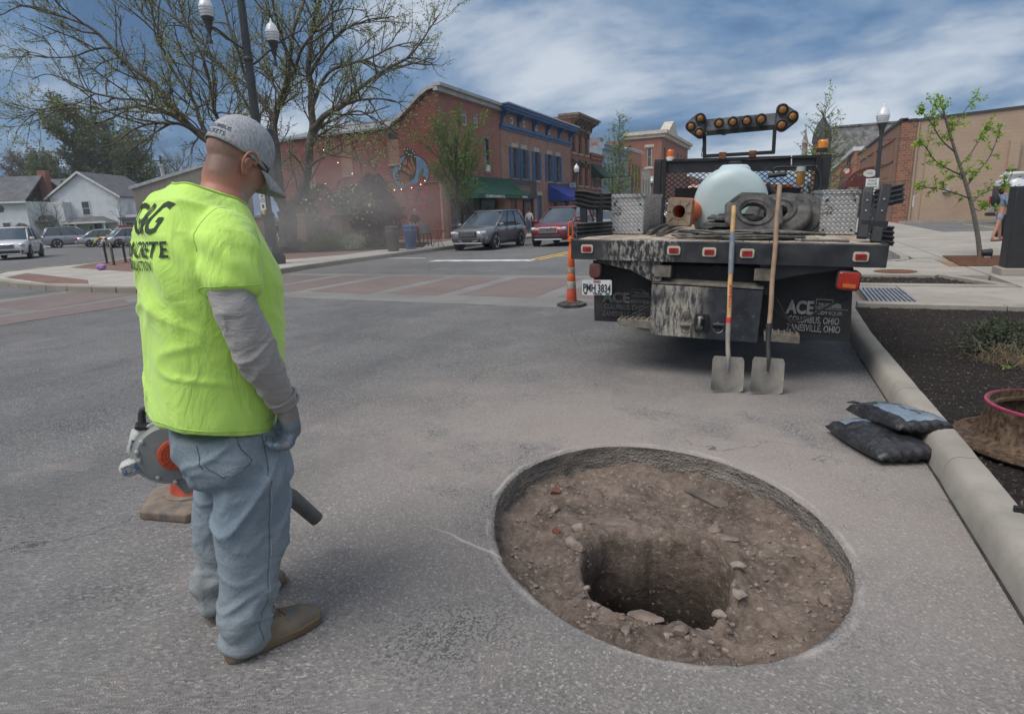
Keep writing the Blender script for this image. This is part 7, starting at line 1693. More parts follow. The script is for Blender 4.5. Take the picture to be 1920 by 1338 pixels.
hb0, hb1, hzt = TL_.x, TR_.x, (TL_.z+TR_.z)/2
zmid = hp(1400,322).z; zbot = hp(1400,392).z
mb = MB(); mb.box(hb0+.10, HY-.01, zmid, hb1-.10, HY+.02, hzt-.04); mb.build('upper_panel', TB, TK)
for x0, x1 in ((hb0, hb0+.10),(hb1-.12, hb1)): mb = MB(); mb.box(x0, HY-.05,0, x1, HY+.15, hzt-.02); mb.build('end_post', TB, TK, bev=.006)
mb = MB(); mb.box(hb0, HY-.04, hzt-.04, hb1, HY+.04, hzt); mb.build('top_beam', TFR, TK, bev=.004)
for px in (1246,1533): x = hp(px, 320).x; mb = MB(); mb.box(x-.03, HY-.07,0, x+.03, HY-.012, hzt-.041); mb.build('upright', TFR, TK, bev=.004)
mb = MB(); mb.box(hb0+.1, HY-.02,0, hb1-.12, HY+.03,.10); mb.build('lower_beam', TB, TK)
mb = MB(); xa, xb, za, zb = hb0+.10, hb1-.12,.10, zmid; px_s, pz_s = .082,.062
def strand(x0, z0, dx, dz):
 t0, t1 = 0.0,1e9
 for v0, dv, lo, hi in ((x0, dx, xa, xb),(z0, dz, za, zb)):
  a, b = (lo-v0)/dv, (hi-v0)/dv; a, b = min(a, b), max(a, b); t0, t1 = max(t0, a), min(t1, b)
 if t1 > t0: mb.beam((x0+dx*t0, HY, z0+dz*t0),(x0+dx*t1, HY, z0+dz*t1),.010,.016,(0,1,0))
n_ = int((xb-xa+1.2)/px_s)
for k in range(n_+1):
 x = xa-1.0+k*px_s; strand(x, za, px_s*.5, pz_s*.5); strand(x+ .0+.9, za, -px_s*.5, pz_s*.5)
mb.build('expanded_mesh', TFR, TK)['kind'] = 'stuff'
for px, w_ in ((1300,.25),(1470,.2)): a = hp(px, 360); mb = MB(); mb.box(a.x-w_, HY+.02,.1, a.x+w_, HY+.06, hp(px, 352).z); mb.build('guard_plate', TB, TK)
for (px, py), mt_, lb, sw in (((1257,293), M('orange_lens', (0.62,0.13,0.01),.25, var=.15, vs=20, coat=.4), 'plain orange beacon on the left post', .048),((1543,271), M('amber_lens', (0.66,0.22,0.01),.2, var=.25, vs=25, coat=.5), 'ribbed amber beacon on the right post', .06)):
 p = hp(px, py); p.z = max(hzt+.07, p.z); mb = MB(); mb.lathe([(sw*1.15,-.09),(sw*1.15,-.045),(sw, -.04)],18, p); b_ = mb.build('beacon_base', WHITE if px < 1400 else BPL, TK, smooth=40)
 mb = MB(); mb.lathe([(sw, -.045),(sw*1.02,-.02),(sw*.98,0),(sw*1.02,.02),(sw*.95,.045),(sw*.8,.056),(0,.058)],20, p); b_ = mb.build('beacon', mt_, TK, smooth=50, label=lb)
AY = HY-.03
c7 = lambda x, y: tl(1250+x/5.147,160+y/5.147, AY)
AB = M('board_grey', (0.14,0.15,0.165),.6, var=.35, vs=6, dirt=(0.03,0.03,0.032), dl=.48, dh=.6, ds=4)
ab = bpy.data.objects.new('arrow_board', None); COL.objects.link(ab); ab.parent = TK
ROD = TFR
for a, b in (((365,470),(365,690)),((1045,395),(1030,650))): p, q = c7(*a), c7(*b); mb = MB(); mb.beam(p, q, .045,.04,(0,1,0)); mb.build('leg', ROD, ab)
for a, b, w_ in (((345,680),(1045,640),.03),((350,695),(1045,655),.02),((385,465),(1040,405),.06)): p, q = c7(*a), c7(*b); mb = MB(); mb.beam(p, q, .03, w_, (0,0,1)); mb.build('cross_bar', ROD, ab)
for xx, yy in ((540,680),(830,665)): p = c7(xx, yy); mb = MB(); mb.cbox(p, (.09,.05,.09), None, .005); mb.build('bracket', RUSTY, ab)
def extr7(pts, d0, d1, name, mat, bev=.004):
 mb = MB(); mb.extr([c7(*p)+Vector((0, d0,0)) for p in pts],(0, d1-d0,0)); return mb.build(name, mat, ab, bev=bev)
extr7([(345,332),(1105,262),(1100,388),(345,458)],-.01,.09, 'board', AB)
def hull_round(cs, r_):
 o = []
 for i in range(3):
  a, b, c_ = Vector(cs[i-1]), Vector(cs[i]), Vector(cs[(i+1) % 3])
  n0 = (b-a).normalized(); n1 = (c_-b).normalized(); t0 = math.atan2(-n0.x, n0.y);
  a0 = math.atan2(n0.y, n0.x)-PI/2; a1 = math.atan2(n1.y, n1.x)-PI/2
  while a1 < a0: a1 += 2*PI
  for k in range(7): t = lerp(a0, a1, k/6); o.append((b.x+r_*math.cos(t), b.y+r_*math.sin(t)))
 return o
LH = [(327,322),(318,460),(237,400)]; RH = [(1118,240),(1213,305),(1107,387)]
def ccw(t): a, b, c_ = t; return t if (b[0]-a[0])*(c_[1]-a[1])-(b[1]-a[1])*(c_[0]-a[0]) > 0 else [a, c_, b]
extr7(hull_round(ccw(LH),55),-.03,.07, 'arrow_head', BPL); extr7(hull_round(ccw(RH),62),-.03,.07, 'arrow_head', BPL)
extr7(hull_round(ccw(LH),45),-.036,-.031, 'head_face', AB, 0); extr7(hull_round(ccw(RH),52),-.036,-.031, 'head_face', AB, 0)
s = NT('amber_lamp'); c = s.mix(s.rng(s.vor(85),0.25,0.5),(0.42,0.19,0.035),(0.19,0.08,0.018)); AMB = s.fin(c, .35,0, s.bump(s.vor(85),.6,.004))
for (a, b), r_ in [(p, 40) for p in LH]+[((507,370),41),((640,357),42),((773,347),44),((910,333),46)]+[(p, 48) for p in RH]:
 p = c7(a, b); q = c7(a+r_, b); rr = (q-p).length
 mb = MB(); mb.lathe([(rr*1.2,-.036),(rr*1.22,-.075),(rr*1.02,-.08),(rr, -.05),(0,-.048)],26, p, 'y'); l_ = mb.build('lamp', BPL, ab, smooth=40); mb = MB(); mb.lathe([(rr*1.0,-.056),(rr*.7,-.068),(0,-.074)],24, p, 'y'); mb.build('lens', AMB, l_, smooth=180)
mb = MB(); mb.tube(smoothpath([c7(515,455)+Vector((0,-.02,0)), c7(530,475), c7(560,478), c7(600,455)],4),.006,5); mb.tube([c7(345,470), c7(352,560), c7(335,690)],.005,5); mb.build('cable', BLACK, ab)
ORC = paint('orange_cab_paint', (0.52,0.13,0.03),0.05)
czt = tl(1300,343,3.95).z
mb = MB(); rs = []
for y, zb_, zt_, w_ in ((3.9,-.55, czt-.05,.84),(3.93,-.6, czt-.02,.88),(4.3,-.62, czt, .92),(5.2,-.62, czt-.02,.92),(5.75,-.62,.05,.92),(6.6,-.62,-.05,.88),(6.8,-.5,-.2,.8)):
 rs.append([(-w_*.95, y, zb_),(w_*.95, y, zb_),(w_, y, zb_+.15),(w_, y, lerp(zb_, zt_, .55)),(w_*.88, y, zt_-.12),(w_*.74, y, zt_-.02),(0, y, zt_),(-w_*.74, y, zt_-.02),(-w_*.88, y, zt_-.12),(-w_, y, lerp(zb_, zt_, .55)),(-w_, y, zb_+.15)])
mb.rings(rs); mb.build('cab', ORC, TK, smooth=40, fixn=True)
mb = plate_xz(MB(),(0,3.89, czt*.44), rrect(1.32, czt*.72,.1),-.012,0); mb.build('rear_window', CGL, TK)
AMF = M('amber_filter', (0.40,0.19,0.04),.3, var=.3, vs=10, coat=.3)
a = tl(1502,317, HY-.12); mb = MB(); mb.lathe([(.055,.03),(.055,-.03),(.05,-.035)],14, a); mb.build('filter_head', TRIMG, TK, smooth=40); mb = MB(); mb.lathe([(.045,-.035),(.045,-.16),(.03,-.2),(0,-.2)],14, a); mb.build('filter_bowl', AMF, TK, smooth=40)
for pts, th, m_ in (([(1450,325),(1455,314),(1490,313),(1530,311)],.014, BPL),([(1530,311),(1538,330),(1537,355),(1520,380),(1500,395)],.016, BPL),([(1440,330),(1455,328),(1475,326)],.03, BPL),([(1515,345),(1518,365),(1505,385),(1500,400)],.014, BPL),([(1400,300),(1485,296)],.01, TFR)):
 mb = MB(); mb.tube(smoothpath([tl(x, y, HY-.12) for x, y in pts],5), th, 8); mb.build('hydraulic_hose', m_, TK, smooth=180)
for px in (1484,): a, b = tl(px, 292, HY-.04), tl(px, 310, HY-.04); mb = MB(); mb.beam(a, b, .012,.006,(0,1,0)); mb.build('strap', WHITE, TK)
a, b = tl(1440,345, HY-.1), tl(1458,366, HY-.5); mb = MB(); mb.beam(a, b, .04,.04); mb.build('stay', TFR, TK)
RUB = M('corrugated_rubber', (0.045,0.045,0.047),.65, var=.4, vs=6, bump=.3, bs=30, dirt=(0.14,0.13,0.115), dl=.5, dh=.75, ds=5)
def corr(px0, px1, pyt0, pyb0, pyt1, pyb1, y0, y1, n, name='corrugated_panel', amp=.018, wav=0.0):
 a, b, c_, d = tl(px0, pyt0, y0), tl(px0, pyb0, y0), tl(px1, pyt1, y1), tl(px1, pyb1, y1); mb = MB(); rs = []; m_ = n*8
 for j in range(13):
  f = j/12; top, bot = a.lerp(c_, f), b.lerp(d, f); row = []
  for i in range(m_+1):
   g = i/m_; p = top.lerp(bot, g); off = amp*math.sin(2*PI*n*g); row.append(p+Vector((0.2*off, -off+wav*.012*math.sin(f*9), wav*.008*math.sin(f*7+g*2))))
  back = [p+Vector((0,.012,0)) for p in row[::-1]]; rs.append(row+back)
 mb.rings(rs); return mb.build(name, RUB, TK, smooth=50, fixn=True)
bx = tz(1080,447,0.0)
corr(1078,1146,357,388,362,397,.55,.9,4, wav=1); corr(1081,1148,418,449,414,441,.50,.85,4)
for px in (1095,1124): a, b = tl(px, 362,.8), tl(px, 445,.8); mb = MB(); mb.beam(a, b, .06,.05,(0,1,0)); mb.build('stake', TB, TK, bev=.004)
corr(1640,1695,355,392,343,380,.75,1.2,4); corr(1632,1676,421,455,424,462,.55,.8,4)
for (a, b) in (((1628,352),(1616,447)),((1662,346),(1641,455))):
 p, q = tl(*a, .5), tl(*b, .35); mb = MB(); mb.beam(p, q, .075,.05,(0,1,0)); st_ = mb.build('stake', TB, TK, bev=.006)
 for f in (.25,.45): u = p.lerp(q, f); mb = MB(); mb.lathe([(0,-.038),(.008,-.036),(.008,-.02)],6, u, 'y'); mb.build('bolt', TRIMG, st_)
p, q = tl(1614,420,.38), tl(1664,422,.38); mb = MB(); mb.beam(p, q, .06,.03,(0,1,0)); mb.build('strap_band', BPL, TK)
# ---- loose things carried on the bed: each its own top-level thing, standing in the truck's frame
def onbed(name, label, cat, loc, rot=(0,0,0), group=None):
 from mathutils import Euler
 t = thing(name, label, cat, (0,0,0),0, group); m_ = TM @ Matrix.Translation(loc) @ Euler(rot).to_matrix().to_4x4(); t.location = m_.translation; t.rotation_euler = m_.to_euler(); return t
s = NT('diamond_plate')
def dia(vec):
 sp_ = s.n('SeparateXYZ', Vector=vec); return sp_
uv = wallvec(s)
def bars(rot, off):
 v = s.n('Mapping'); s.t.links.new(uv, v.inputs[0]); v.inputs['Rotation'].default_value = (0,0, rot); v.inputs['Location'].default_value = (off, off*.5,0)
 b_ = s.n('TexBrick', Vector=v.outputs[0]); b_.inputs['Scale'].default_value = 1; b_.inputs['Brick Width'].default_value = .056; b_.inputs['Row Height'].default_value = .030; b_.inputs['Mortar Size'].default_value = .0095; b_.inputs['Mortar Smooth'].default_value = .6
 return b_.outputs[1]
w1 = s.n('TexChecker', Vector=s.n('Mapping', Vector=uv).outputs[0]); w1.inputs['Scale'].default_value = 1/.022
vmap = s.n('Mapping'); s.t.links.new(uv, vmap.inputs[0]); vmap.inputs['Rotation'].default_value = (0,0, PI/4); s.t.links.new(vmap.outputs[0], w1.inputs['Vector'])
ba = s.math('SUBTRACT', 1.0, bars(PI/4,0)); bb = s.math('SUBTRACT', 1.0, bars(-PI/4,.011))
hgt = s.mix(s.rng(w1.outputs[1],0,1,0,.0), ba, bb)
c = s.mix(s.rng(s.noise(12,6,.65),.35,.65),(0.30,0.295,0.285),(0.52,0.515,0.50))
c = s.mix(s.math('MULTIPLY', hgt, .45), s.mix(.25, c, (0.2,0.195,0.185)),(0.60,0.60,0.59))
c = s.mix(s.rng(s.noise(7,8,.75, dist=.5),.56,.62,0,.9), c, (0.06,0.057,0.052))
DIA = s.fin(c, .45,.45, s.bump(hgt, .9,.004, s.bump(s.noise(6,3),.3,.02)))
def toolbox(label, corners, yr, depth, open_side):
 a, b, c_, d = [tl(x, y, yr) for x, y in corners]   # tl, tr, br, bl of the rear face
 t = onbed('toolbox', label, 'toolbox', ((a.x+b.x)/2, yr, 0), group='diamond plate toolboxes on the truck bed')
 w_ = (b.x-a.x); h_ = (a.z+b.z)/2
 mb = MB(); n = 9; rs = []
 mb.cbox((0, depth/2, h_/2+.002),(w_, depth, h_-.004), None, .008); mb.build('box', DIA, t)
 mb = MB(); rs = []
 for i in range(13):
  x = lerp(-w_/2-.008, w_/2+.008, i/12); dz = .006*noise.noise(Vector((x*9, a.x, 0))); rs.append([(x, -.008, h_-.03+dz*.3),(x, -.010, h_+.006+dz),(x, depth+.01, h_+.008),(x, depth+.01, h_-.02)])
 mb.rings(rs); mb.build('lid', DIA, t, fixn=True)
 for xx in (-w_*.38, w_*.38):
  for zz in (.05, h_-.09): mb = MB(); mb.lathe([(0,-.008),(.011,-.006),(.011,.0)],8,(xx, 0, zz), 'y'); mb.build('rivet', BPL, t)
 return t, w_, h_
yl0 = tz(1175,440,0).y; yr0 = tz(1575,441,0).y
toolbox('battered diamond plate toolbox on the left side of the truck bed', [(1146,366),(1209,364),(1208,440),(1147,441)], yl0,1.15,1)
toolbox('diamond plate toolbox with a scuffed corner on the right side of the truck bed', [(1544,355),(1614,358),(1603,447),(1545,436)], yr0,1.1,-1)
s = NT('poly_tank'); sp = s.n('SeparateXYZ', Vector=s.co); c = s.mix(s.rng(sp.outputs[2],.60,.66),(0.40,0.49,0.49),(0.47,0.56,0.58)); c = s.mix(s.rng(s.noise(6,7,.7),.60,.72,0,.5), c, (0.25,0.29,0.24)); c = s.mix(s.rng(s.noise(22,4,.7, vec=s.map(scale=(1,1,.3))),.68,.72,0,.6), c, (.12,.14,.12)); TANK = s.fin(c, .35,0, s.bump(s.noise(3,3),.2,.03), Subsurface_Weight=.15, Subsurface_Radius=(.1,.1,.1))
ty = 1.75; cL, cR, cT = tl(1298,380, ty), tl(1441,380, ty), tl(1370,312, ty); tr_ = (cR.x-cL.x)/2; tx = (cL.x+cR.x)/2; tcz = max(.30, cT.z-tr_)
tk = onbed('water_tank', 'big pale blue-green plastic water tank in the middle of the truck bed', 'tank', (tx, ty, 0))
mb = MB(); rs = []
for y, k in ((0,.0),(.0,.55),(.02,.84),(.07,.96),(.14,1.0),(.40,1.0),(.42,1.012),(.48,1.012),(.50,1.0),(.80,1.0),(.82,1.012),(.88,1.012),(.90,1.0),(1.25,1.0),(1.35,.9),(1.4,.0)):
 ring = []
 for i in range(40):
  t = 2*PI*i/40; x, z = math.sin(t), math.cos(t)
  zz = tcz+tr_*z*k; xx = tr_*x*k
  if z < 0: zz = max(tcz-(tcz-.004)*min(1,-z*1.25)*k, .004); xx = tr_*k*math.copysign(min(1, abs(x)**.22), x)
  ring.append((xx, y, zz))
 rs.append(ring)
mb.rings(rs); mb.build('tank_body', TANK, tk, smooth=50, fixn=True)
mb = MB(); mb.lathe([(.19,-.06),(.165,.0),(.14,.025),(.13,.03),(0,.033)],26,(0,.55, tcz+tr_)); mb.build('neck', TANK, tk, smooth=50); mb = MB(); mb.lathe([(.07,.03),(.07,.06),(.05,.07),(0,.07)],16,(0,.55, tcz+tr_)); mb.build('cap', BPL, tk, smooth=50)
TANB = M('tan_rubber', (0.26,0.195,0.14),.85, var=.25, vs=8, dirt=(0.15,0.115,0.09), dl=.5, dh=.7, ds=6); ORP = M('cone_orange', (0.60,0.115,0.025),.55, var=.15, vs=6)
cy = 1.35; cc = tl(1273,397, cy); hw_ = (tl(1297,397, cy).x-tl(1249,397, cy).x)/2
cn = onbed('traffic_cone', 'orange barrel marker lying on its side showing its square tan base with a round hole', 'traffic cone', (cc.x, cy, cc.z),(0, R(3), R(-12)))
mb = MB(); o_ = [(hw_*math.copysign(abs(math.cos(t))**.22, math.cos(t)), hw_*1.07*math.copysign(abs(math.sin(t))**.22, math.sin(t))) for t in [2*PI*k/48 for k in range(48)]]; n = len(o_); cir = [(.068*math.cos(math.atan2(z, x)),.068*math.sin(math.atan2(z, x))) for x, z in o_]
mb.rings([[(x, 0, z) for x, z in cir],[(x, 0, z) for x, z in o_],[(x, .05, z) for x, z in o_],[(x, .05, z) for x, z in cir],[(x, 0, z) for x, z in cir]], True, False, False); b_ = mb.build('base', TANB, cn, fixn=True)
mb = MB(); mb.rings([[(x*.995,.05, z*.995) for x, z in o_],[(x*1.02,.055, z*1.02) for x, z in o_],[(x*1.02,.075, z*1.02) for x, z in o_],[(x*.7,.09, z*.7) for x, z in o_]], True, False, False); mb.lathe([(.068,.02),(.085,.02),(.12,.09),(.09,.75),(.08,.75),(.066,.05)],24,(0,0,0), 'y', False); mb.build('cone_body', ORP, cn, smooth=40, fixn=True)
mb = MB()
for k in range(8): a = 2*PI*k/8+PI/8*0; mb.beam((.085*math.cos(a),-.004,.085*math.sin(a)),(hw_*.9*math.cos(a)*(1.25 if k % 2 else 1),-.004, hw_*.9*math.sin(a)*(1.25 if k % 2 else 1)),.008,.008,(0,1,0))
mb.lathe([(.070,-.006),(.078,-.006),(.078,0),(.070,0)],24,(0,0,0), 'y', False); mb.build('base_rib', TANB, b_)
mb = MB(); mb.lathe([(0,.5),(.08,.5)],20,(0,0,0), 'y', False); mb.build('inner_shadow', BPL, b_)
RBR = M('grey_rubber', (0.050,0.048,0.046),.8, var=.35, vs=9, bump=.4, bs=40, dirt=(0.12,0.105,0.09), dl=.5, dh=.7, ds=8)
def rbase(label, loc, rot, r_=.30, n=8, th=.05, hole=.115, lobes=True):
 t = onbed('rubber_base', label, 'cone base', loc, rot, 'rubber cone bases piled on the truck bed'); mb = MB(); N_ = 48
 def out_(k, sc):
  a = 2*PI*k/N_; q = (a+PI/n) % (2*PI/n)-PI/n; rr = r_*math.cos(PI/n)/math.cos(q)*.98; rr = min(rr, r_*.975) if (n < 20 and sc > .8) else r_*(.97 if n < 20 else 1); return (rr*sc*math.cos(a), rr*sc*math.sin(a))
 rs = []
 for sc, z in ((None, 0),(1.0,0),(1.0, th*.55),(.96, th*.8),(.72, th),(.62, th),(.60, th*1.35),(.50, th*1.4),(.46, th*1.1),(None, th*1.0),(None, 0)):
  rs.append([(hole*math.cos(2*PI*k/N_), hole*math.sin(2*PI*k/N_), z) if sc is None else (*out_(k, sc), z) for k in range(N_)])
 mb.rings(rs, True, False, False); mb.build('ring', RBR, t, smooth=35, fixn=True)
 for a in (.7,2.4): mb = MB(); mb.cbox((r_*.80*math.cos(a), r_*.80*math.sin(a), th),(.03,.10,.006),(0,0, a),.002); mb.build('hand_slot', BLACK, t)
 return t
ry = 1.25
for i, (py, dx_) in enumerate(((421,0),(409,-.01),(397,.03))):
 p = tl(1362, py, ry); rbase(('bottom', 'middle', 'topmost')[i]+' rubber base of the flat stack left of the shovel handle', (p.x+dx_+.06, ry+.05,.02+i*.062),(0,0, i*.3), r_=.28, th=.042, hole=.09)
p = tl(1412,404,1.0); rbase('octagonal rubber base leaning toward the camera in front of the stack', (p.x, 1.02, p.z+.0),(R(48), R(2), R(10)), r_=.285, hole=.115)
p = tl(1472,397,1.3); rbase('larger rounded rubber ring leaning behind the octagonal one', (p.x-.07,1.36, p.z-.06),(R(40), R(-6), R(-12)), r_=.32, n=24, th=.07, hole=.11)
p = tl(1490,400,1.5); rbase('rearmost rubber ring almost hidden behind the others', (p.x-.03,1.55, p.z-.06),(R(48), R(-8), R(-20)), r_=.31, n=24, th=.06)
HM = M('grey_hose', (0.085,0.082,0.075),.6, var=.35, vs=15, dirt=(0.24,0.215,0.175), dl=.5, dh=.7, ds=12)
hs_ = onbed('hose_coil', 'loose heap of grey air hose spread across the back of the bed', 'hose', (0,0,0)); rh = random.Random(3); mb = MB(); pts = []
x0, x1 = tl(1272,440,.45).x, tl(1575,444,.45).x
for k in range(14):
 cx = lerp(x0+.35, x1-.6, rh.random()**1.0); rx = rh.uniform(.22,.55)*(1 if k % 3 else .5); ry_ = rh.uniform(.06,.16); cyy = rh.uniform(.40,.60); z0 = .012+k*.0045; a0 = rh.uniform(0,6)
 for j in range(14):
  t = a0+2*PI*j/13; pts.append(Vector((min(x1, max(x0, cx+rx*math.cos(t)+rh.gauss(0,.012))), cyy+ry_*math.sin(t)+rh.gauss(0,.008), max(.011, z0+.010*math.sin(t*2+k)+rh.gauss(0,.003)))))
mb.tube(smoothpath(pts, 3),.0105,6); mb.build('loops', HM, hs_, smooth=180)
mb = MB(); mb.tube(smoothpath([(x1-.3,.3,.014),(x1-.05,.28,.013),(x1+.05,.27,.012)],5),.0105,6); mb.build('free_end', HM, hs_, smooth=180)
he = onbed('hose_ends', 'two thick grey hose ends poking out between the left toolbox and the tan cone base', 'hose', (0,0,0))
for a, b in (((1216,437),(1262,420)),((1234,439),(1270,424))):
 p, q = tz(*a, .025), tz(*b, .03); mb = MB(); mb.tube(smoothpath([p, p.lerp(q, .4)+Vector((0,0,.02)), q+Vector((0,.1,.01)), q+Vector((.1,.5,0))],5),.024,10); mb.build('hose', HM, he, smooth=60)
# ---- shovels leaning on the tail
def shovel(label, gpx, lean, toppx, band, blade_w, seed, ash):
 g = gp(*gpx, 0.004); r_ = TM @ tl(lean[0], lean[1],-.035); d = (r_-g).normalized()
 L = 1.2
 for k in range(400):
  q = g+d*L; v = q-CO; z = v.dot(_fw); py = 669-CAM_F*v.dot(_up)/z
  if py < toppx: break
  L += .005
 t = thing('shovel', label, 'shovel', g, 0, 'shovels leaning on the truck tail'); Z = d; X = (_rt0-Z*_rt0.dot(Z)).normalized(); Y = Z.cross(X)
 t.rotation_euler = Matrix((X, Y, Z)).transposed().to_euler()
 st_ = M('shovel_steel', (0.20,0.19,0.175),.6,.35, var=.35, vs=10, bump=.4, bs=25, dirt=(0.30,0.27,0.225), dl=.42, dh=.6, ds=7)
 H_ = .285; w_ = blade_w; rs = []
 for i in range(11):
  f = i/10; z = f*H_; ww = w_*(1-.07*f)*(1 if f < .9 else 1-.35*(f-.9)*10*.3); row = []
  for j in range(13):
   u = j/12*2-1; dish = .030*(abs(u)**3)*(1-.35*f)+.02*f*f*(1-abs(u)); xx = u*ww; cr = .02*max(0,1-f/.08)*abs(u)**6
   row.append((xx*(1-.04*abs(u)*(1-f)),-.0-dish-.02*math.sin(f*1.5), z+cr))
  rs.append(row+[(x, y+.004, z2) for x, y, z2 in row[::-1]])
 mb = MB(); mb.rings(rs); mb.build('blade', st_, t, smooth=40, fixn=True)
 mb = MB(); mb.tube([(0,-.032, H_*.62),(0,-.035, H_*.85),(0,-.028, H_+.01),(0,-.012, H_+.07),(0,0, H_+.16),(0,0, H_+.27)],[.006,.013,.019,.018,.019,.021],12); mb.build('socket', st_ if band else M('black_steel', (.035,.034,.033),.6,.3, var=.4, vs=20), t, smooth=60)
 wood = M('ash_handle' if ash else 'grey_wood', (0.50,0.31,0.13) if ash else (0.30,0.20,0.13),.6, var=.25, vs=10, bump=.2, bs=60, dirt=(.14,.10,.07), dl=.6, dh=.75, ds=9)
 z1 = H_+.27; mb = MB(); rs = []
 n = 14
 mb.tube([(.002*math.sin(i),.002*math.cos(i*1.3), lerp(z1-.02, L-.012, i/n)) for i in range(n+1)]+[(0,0, L)],[.0185]*(n+1)+[.012],12); h_ = mb.build('handle', wood, t, smooth=60)
 if band:
  mb = MB(); mb.tube([(0,0, z1-.004),(0,0, z1+.045)],.0205,14); mb.build('red_band', M('red_tape', (.45,.02,.025),.5), t, smooth=60)
  mb = MB(); mb.tube([(0,0, L-.56),(0,0, L-.22)],.0212,14); mb.build('tape_wrap', M('grey_tape', (.17,.19,.22),.55, var=.3, vs=20, bump=.3), t, smooth=60)
  text('RAZOR-BACK', .030, M('red_print', (.40,.02,.02),.6), t, (0,-.0192, z1+.22), Matrix(((0,-1,0),(0,0,-1),(1,0,0))), bold=.001, ext=.0006)
 else:
  for zz in (H_+.20, H_+.25): mb = MB(); mb.lathe([(0,-.026),(.006,-.026),(.006,.026),(0,.026)],8,(0,0, zz), 'x'); mb.build('rivet', STL, t)
 return t
shovel('square shovel with red band and grey taped yellow handle, the left one', (1360,735),(1372,470),386, True, .135,1, True)
shovel('square shovel with plain weathered wooden handle, the right and taller one', (1433,738),(1453,465),347, False, .135,2, False)
# ================================================================ the worker
MO = CR*(-1.0)+CF*2.0
MROT = R(114.8-45)
MW = Matrix.Translation(MO) @ Matrix.Rotation(MROT, 4, 'Z'); MI = MW.inverted()
def ml(px, py, yl=0.0):
 o = MI @ CO; d = MI.to_3x3() @ ray(px, py); t = (yl-o.y)/d.y; return o+d*t
def mg(px, py, z=0.0): return MI @ gp(px, py, z)
WK = thing('person', 'worker in neon yellow t-shirt, grey cap and faded jeans looking down into the hole', 'person', MO, MROT)
def remesh(mb, vox, smooth_it=6, sub=0):
 me = mb.mesh('rm'); o = bpy.data.objects.new('rm', me); COL.objects.link(o)
 bm = bmesh.new(); bm.from_mesh(me); bmesh.ops.recalc_face_normals(bm, faces=bm.faces); bm.to_mesh(me); bm.free()
 m_ = o.modifiers.new('r', 'REMESH'); m_.mode = 'VOXEL'; m_.voxel_size = vox; m_.adaptivity = 0
 if smooth_it: s2 = o.modifiers.new('s', 'SMOOTH'); s2.factor = .5; s2.iterations = smooth_it
 bpy.context.view_layer.update(); m2 = bpy.data.meshes.new_from_object(o.evaluated_get(bpy.context.evaluated_depsgraph_get())); bpy.data.objects.remove(o)
 return m2
def displace(me, fn):
 me.update(); n = len(me.vertices); co = np.empty(n*3); me.vertices.foreach_get('co', co); no = np.empty(n*3); me.vertices.foreach_get('normal', no)
 co = co.reshape(-1,3); no = no.reshape(-1,3); d = np.array([fn(Vector(c), Vector(q)) for c, q in zip(co, no)]); co += no*d[:, None]; me.vertices.foreach_set('co', co.ravel()); me.update()
def ering(cx, cy, z, a, b, n=36, p=2.3, tilt=0.0, tw=0.0):
 out_ = []
 for k in range(n):
  t = 2*PI*k/n; c_, s_ = math.cos(t), math.sin(t); x = a*math.copysign(abs(c_)**(2/p), c_); y = b*math.copysign(abs(s_)**(2/p), s_)
  out_.append((cx+x, cy+y, z+x*tilt))
 return out_
def oring(c, d, a, b, n=24, up=(0,1,0)):          # ring round direction d, a along u = up-ish, b along the other
 d = Vector(d).normalized(); u = Vector(up)-d*Vector(up).dot(d); u.normalize(); v = d.cross(u); return [Vector(c)+u*a*math.cos(2*PI*k/n)+v*b*math.sin(2*PI*k/n) for k in range(n)]
def path_loft(mb, secs, n=24, up=(0,1,0)):      # secs: (centre, a(y-ish), b)
 P_ = [Vector(s_[0]) for s_ in secs]; rs = []
 for i in range(len(P_)):
  d = P_[min(i+1, len(P_)-1)]-P_[max(i-1,0)]; rs.append(oring(P_[i], d, secs[i][1], secs[i][2], n, up))
 mb.rings(rs)
NEON = None
s = NT('neon_cotton'); c = s.mix(s.rng(s.noise(2.5,4),.3,.7),(0.45,0.70,0.115),(0.53,0.79,0.16)); sp = s.n('SeparateXYZ', Vector=s.co)
dm = s.math('MULTIPLY', s.rng(s.noise(14,6,.7),.60,.72,0,.55), s.rng(sp.outputs[2],.95,.80,0,1)); c = s.mix(dm, c, (.22,.30,.06)); rg = s.math('ABSOLUTE', s.math('SUBTRACT', s.noise(7,4,.5, vec=s.map(scale=(1.2,1.2,.6), rot=(0,.5,0)), dist=.8),.5))
nz1 = s.noise(5.5,5,.55, vec=s.map(scale=(1.0,1.0,.45)), dist=.6)
NEON = s.fin(c, .85,0, s.bump(s.noise(420,2),.25,.0015, s.bump(rg, .55,-.035, s.bump(nz1,.35,.03))), Sheen_Weight=.3, Specular_IOR_Level=.2)
back = [(345,340),(326,343),(288,371),(267,403),(255,434),(250,466),(250,503),(255,534),(260,581),(267,640),(270,680),(272,720),(275,767),(279,796)]
front = [(462,385),(466,395),(478,425),(490,455),(501,480),(514,503),(522,520),(524,550),(525,600),(525,640),(524,690),(520,730),(514,760),(505,792)]
bw = [.070,.095,.135,.172,.198,.212,.220,.222,.220,.218,.215,.213,.212,.212]
mb = MB(); rs = []; TORS = []
for (bx_, by_),(fx_, fy_), w_ in zip(back, front, bw):
 pb, pf = ml(bx_, by_, .0), ml(fx_, fy_, 0.0); a = (pf-pb); cx = (pb.x+pf.x)/2; hz = (pb.z+pf.z)/2
 half = a.x/2; tilt = (pf.z-pb.z)/a.x; k_ = .925; cx -= .003
 TORS.append((cx, hz, half, w_, tilt)); rs.append(ering(cx, 0, hz, half*k_, w_, 44,2.35, tilt))
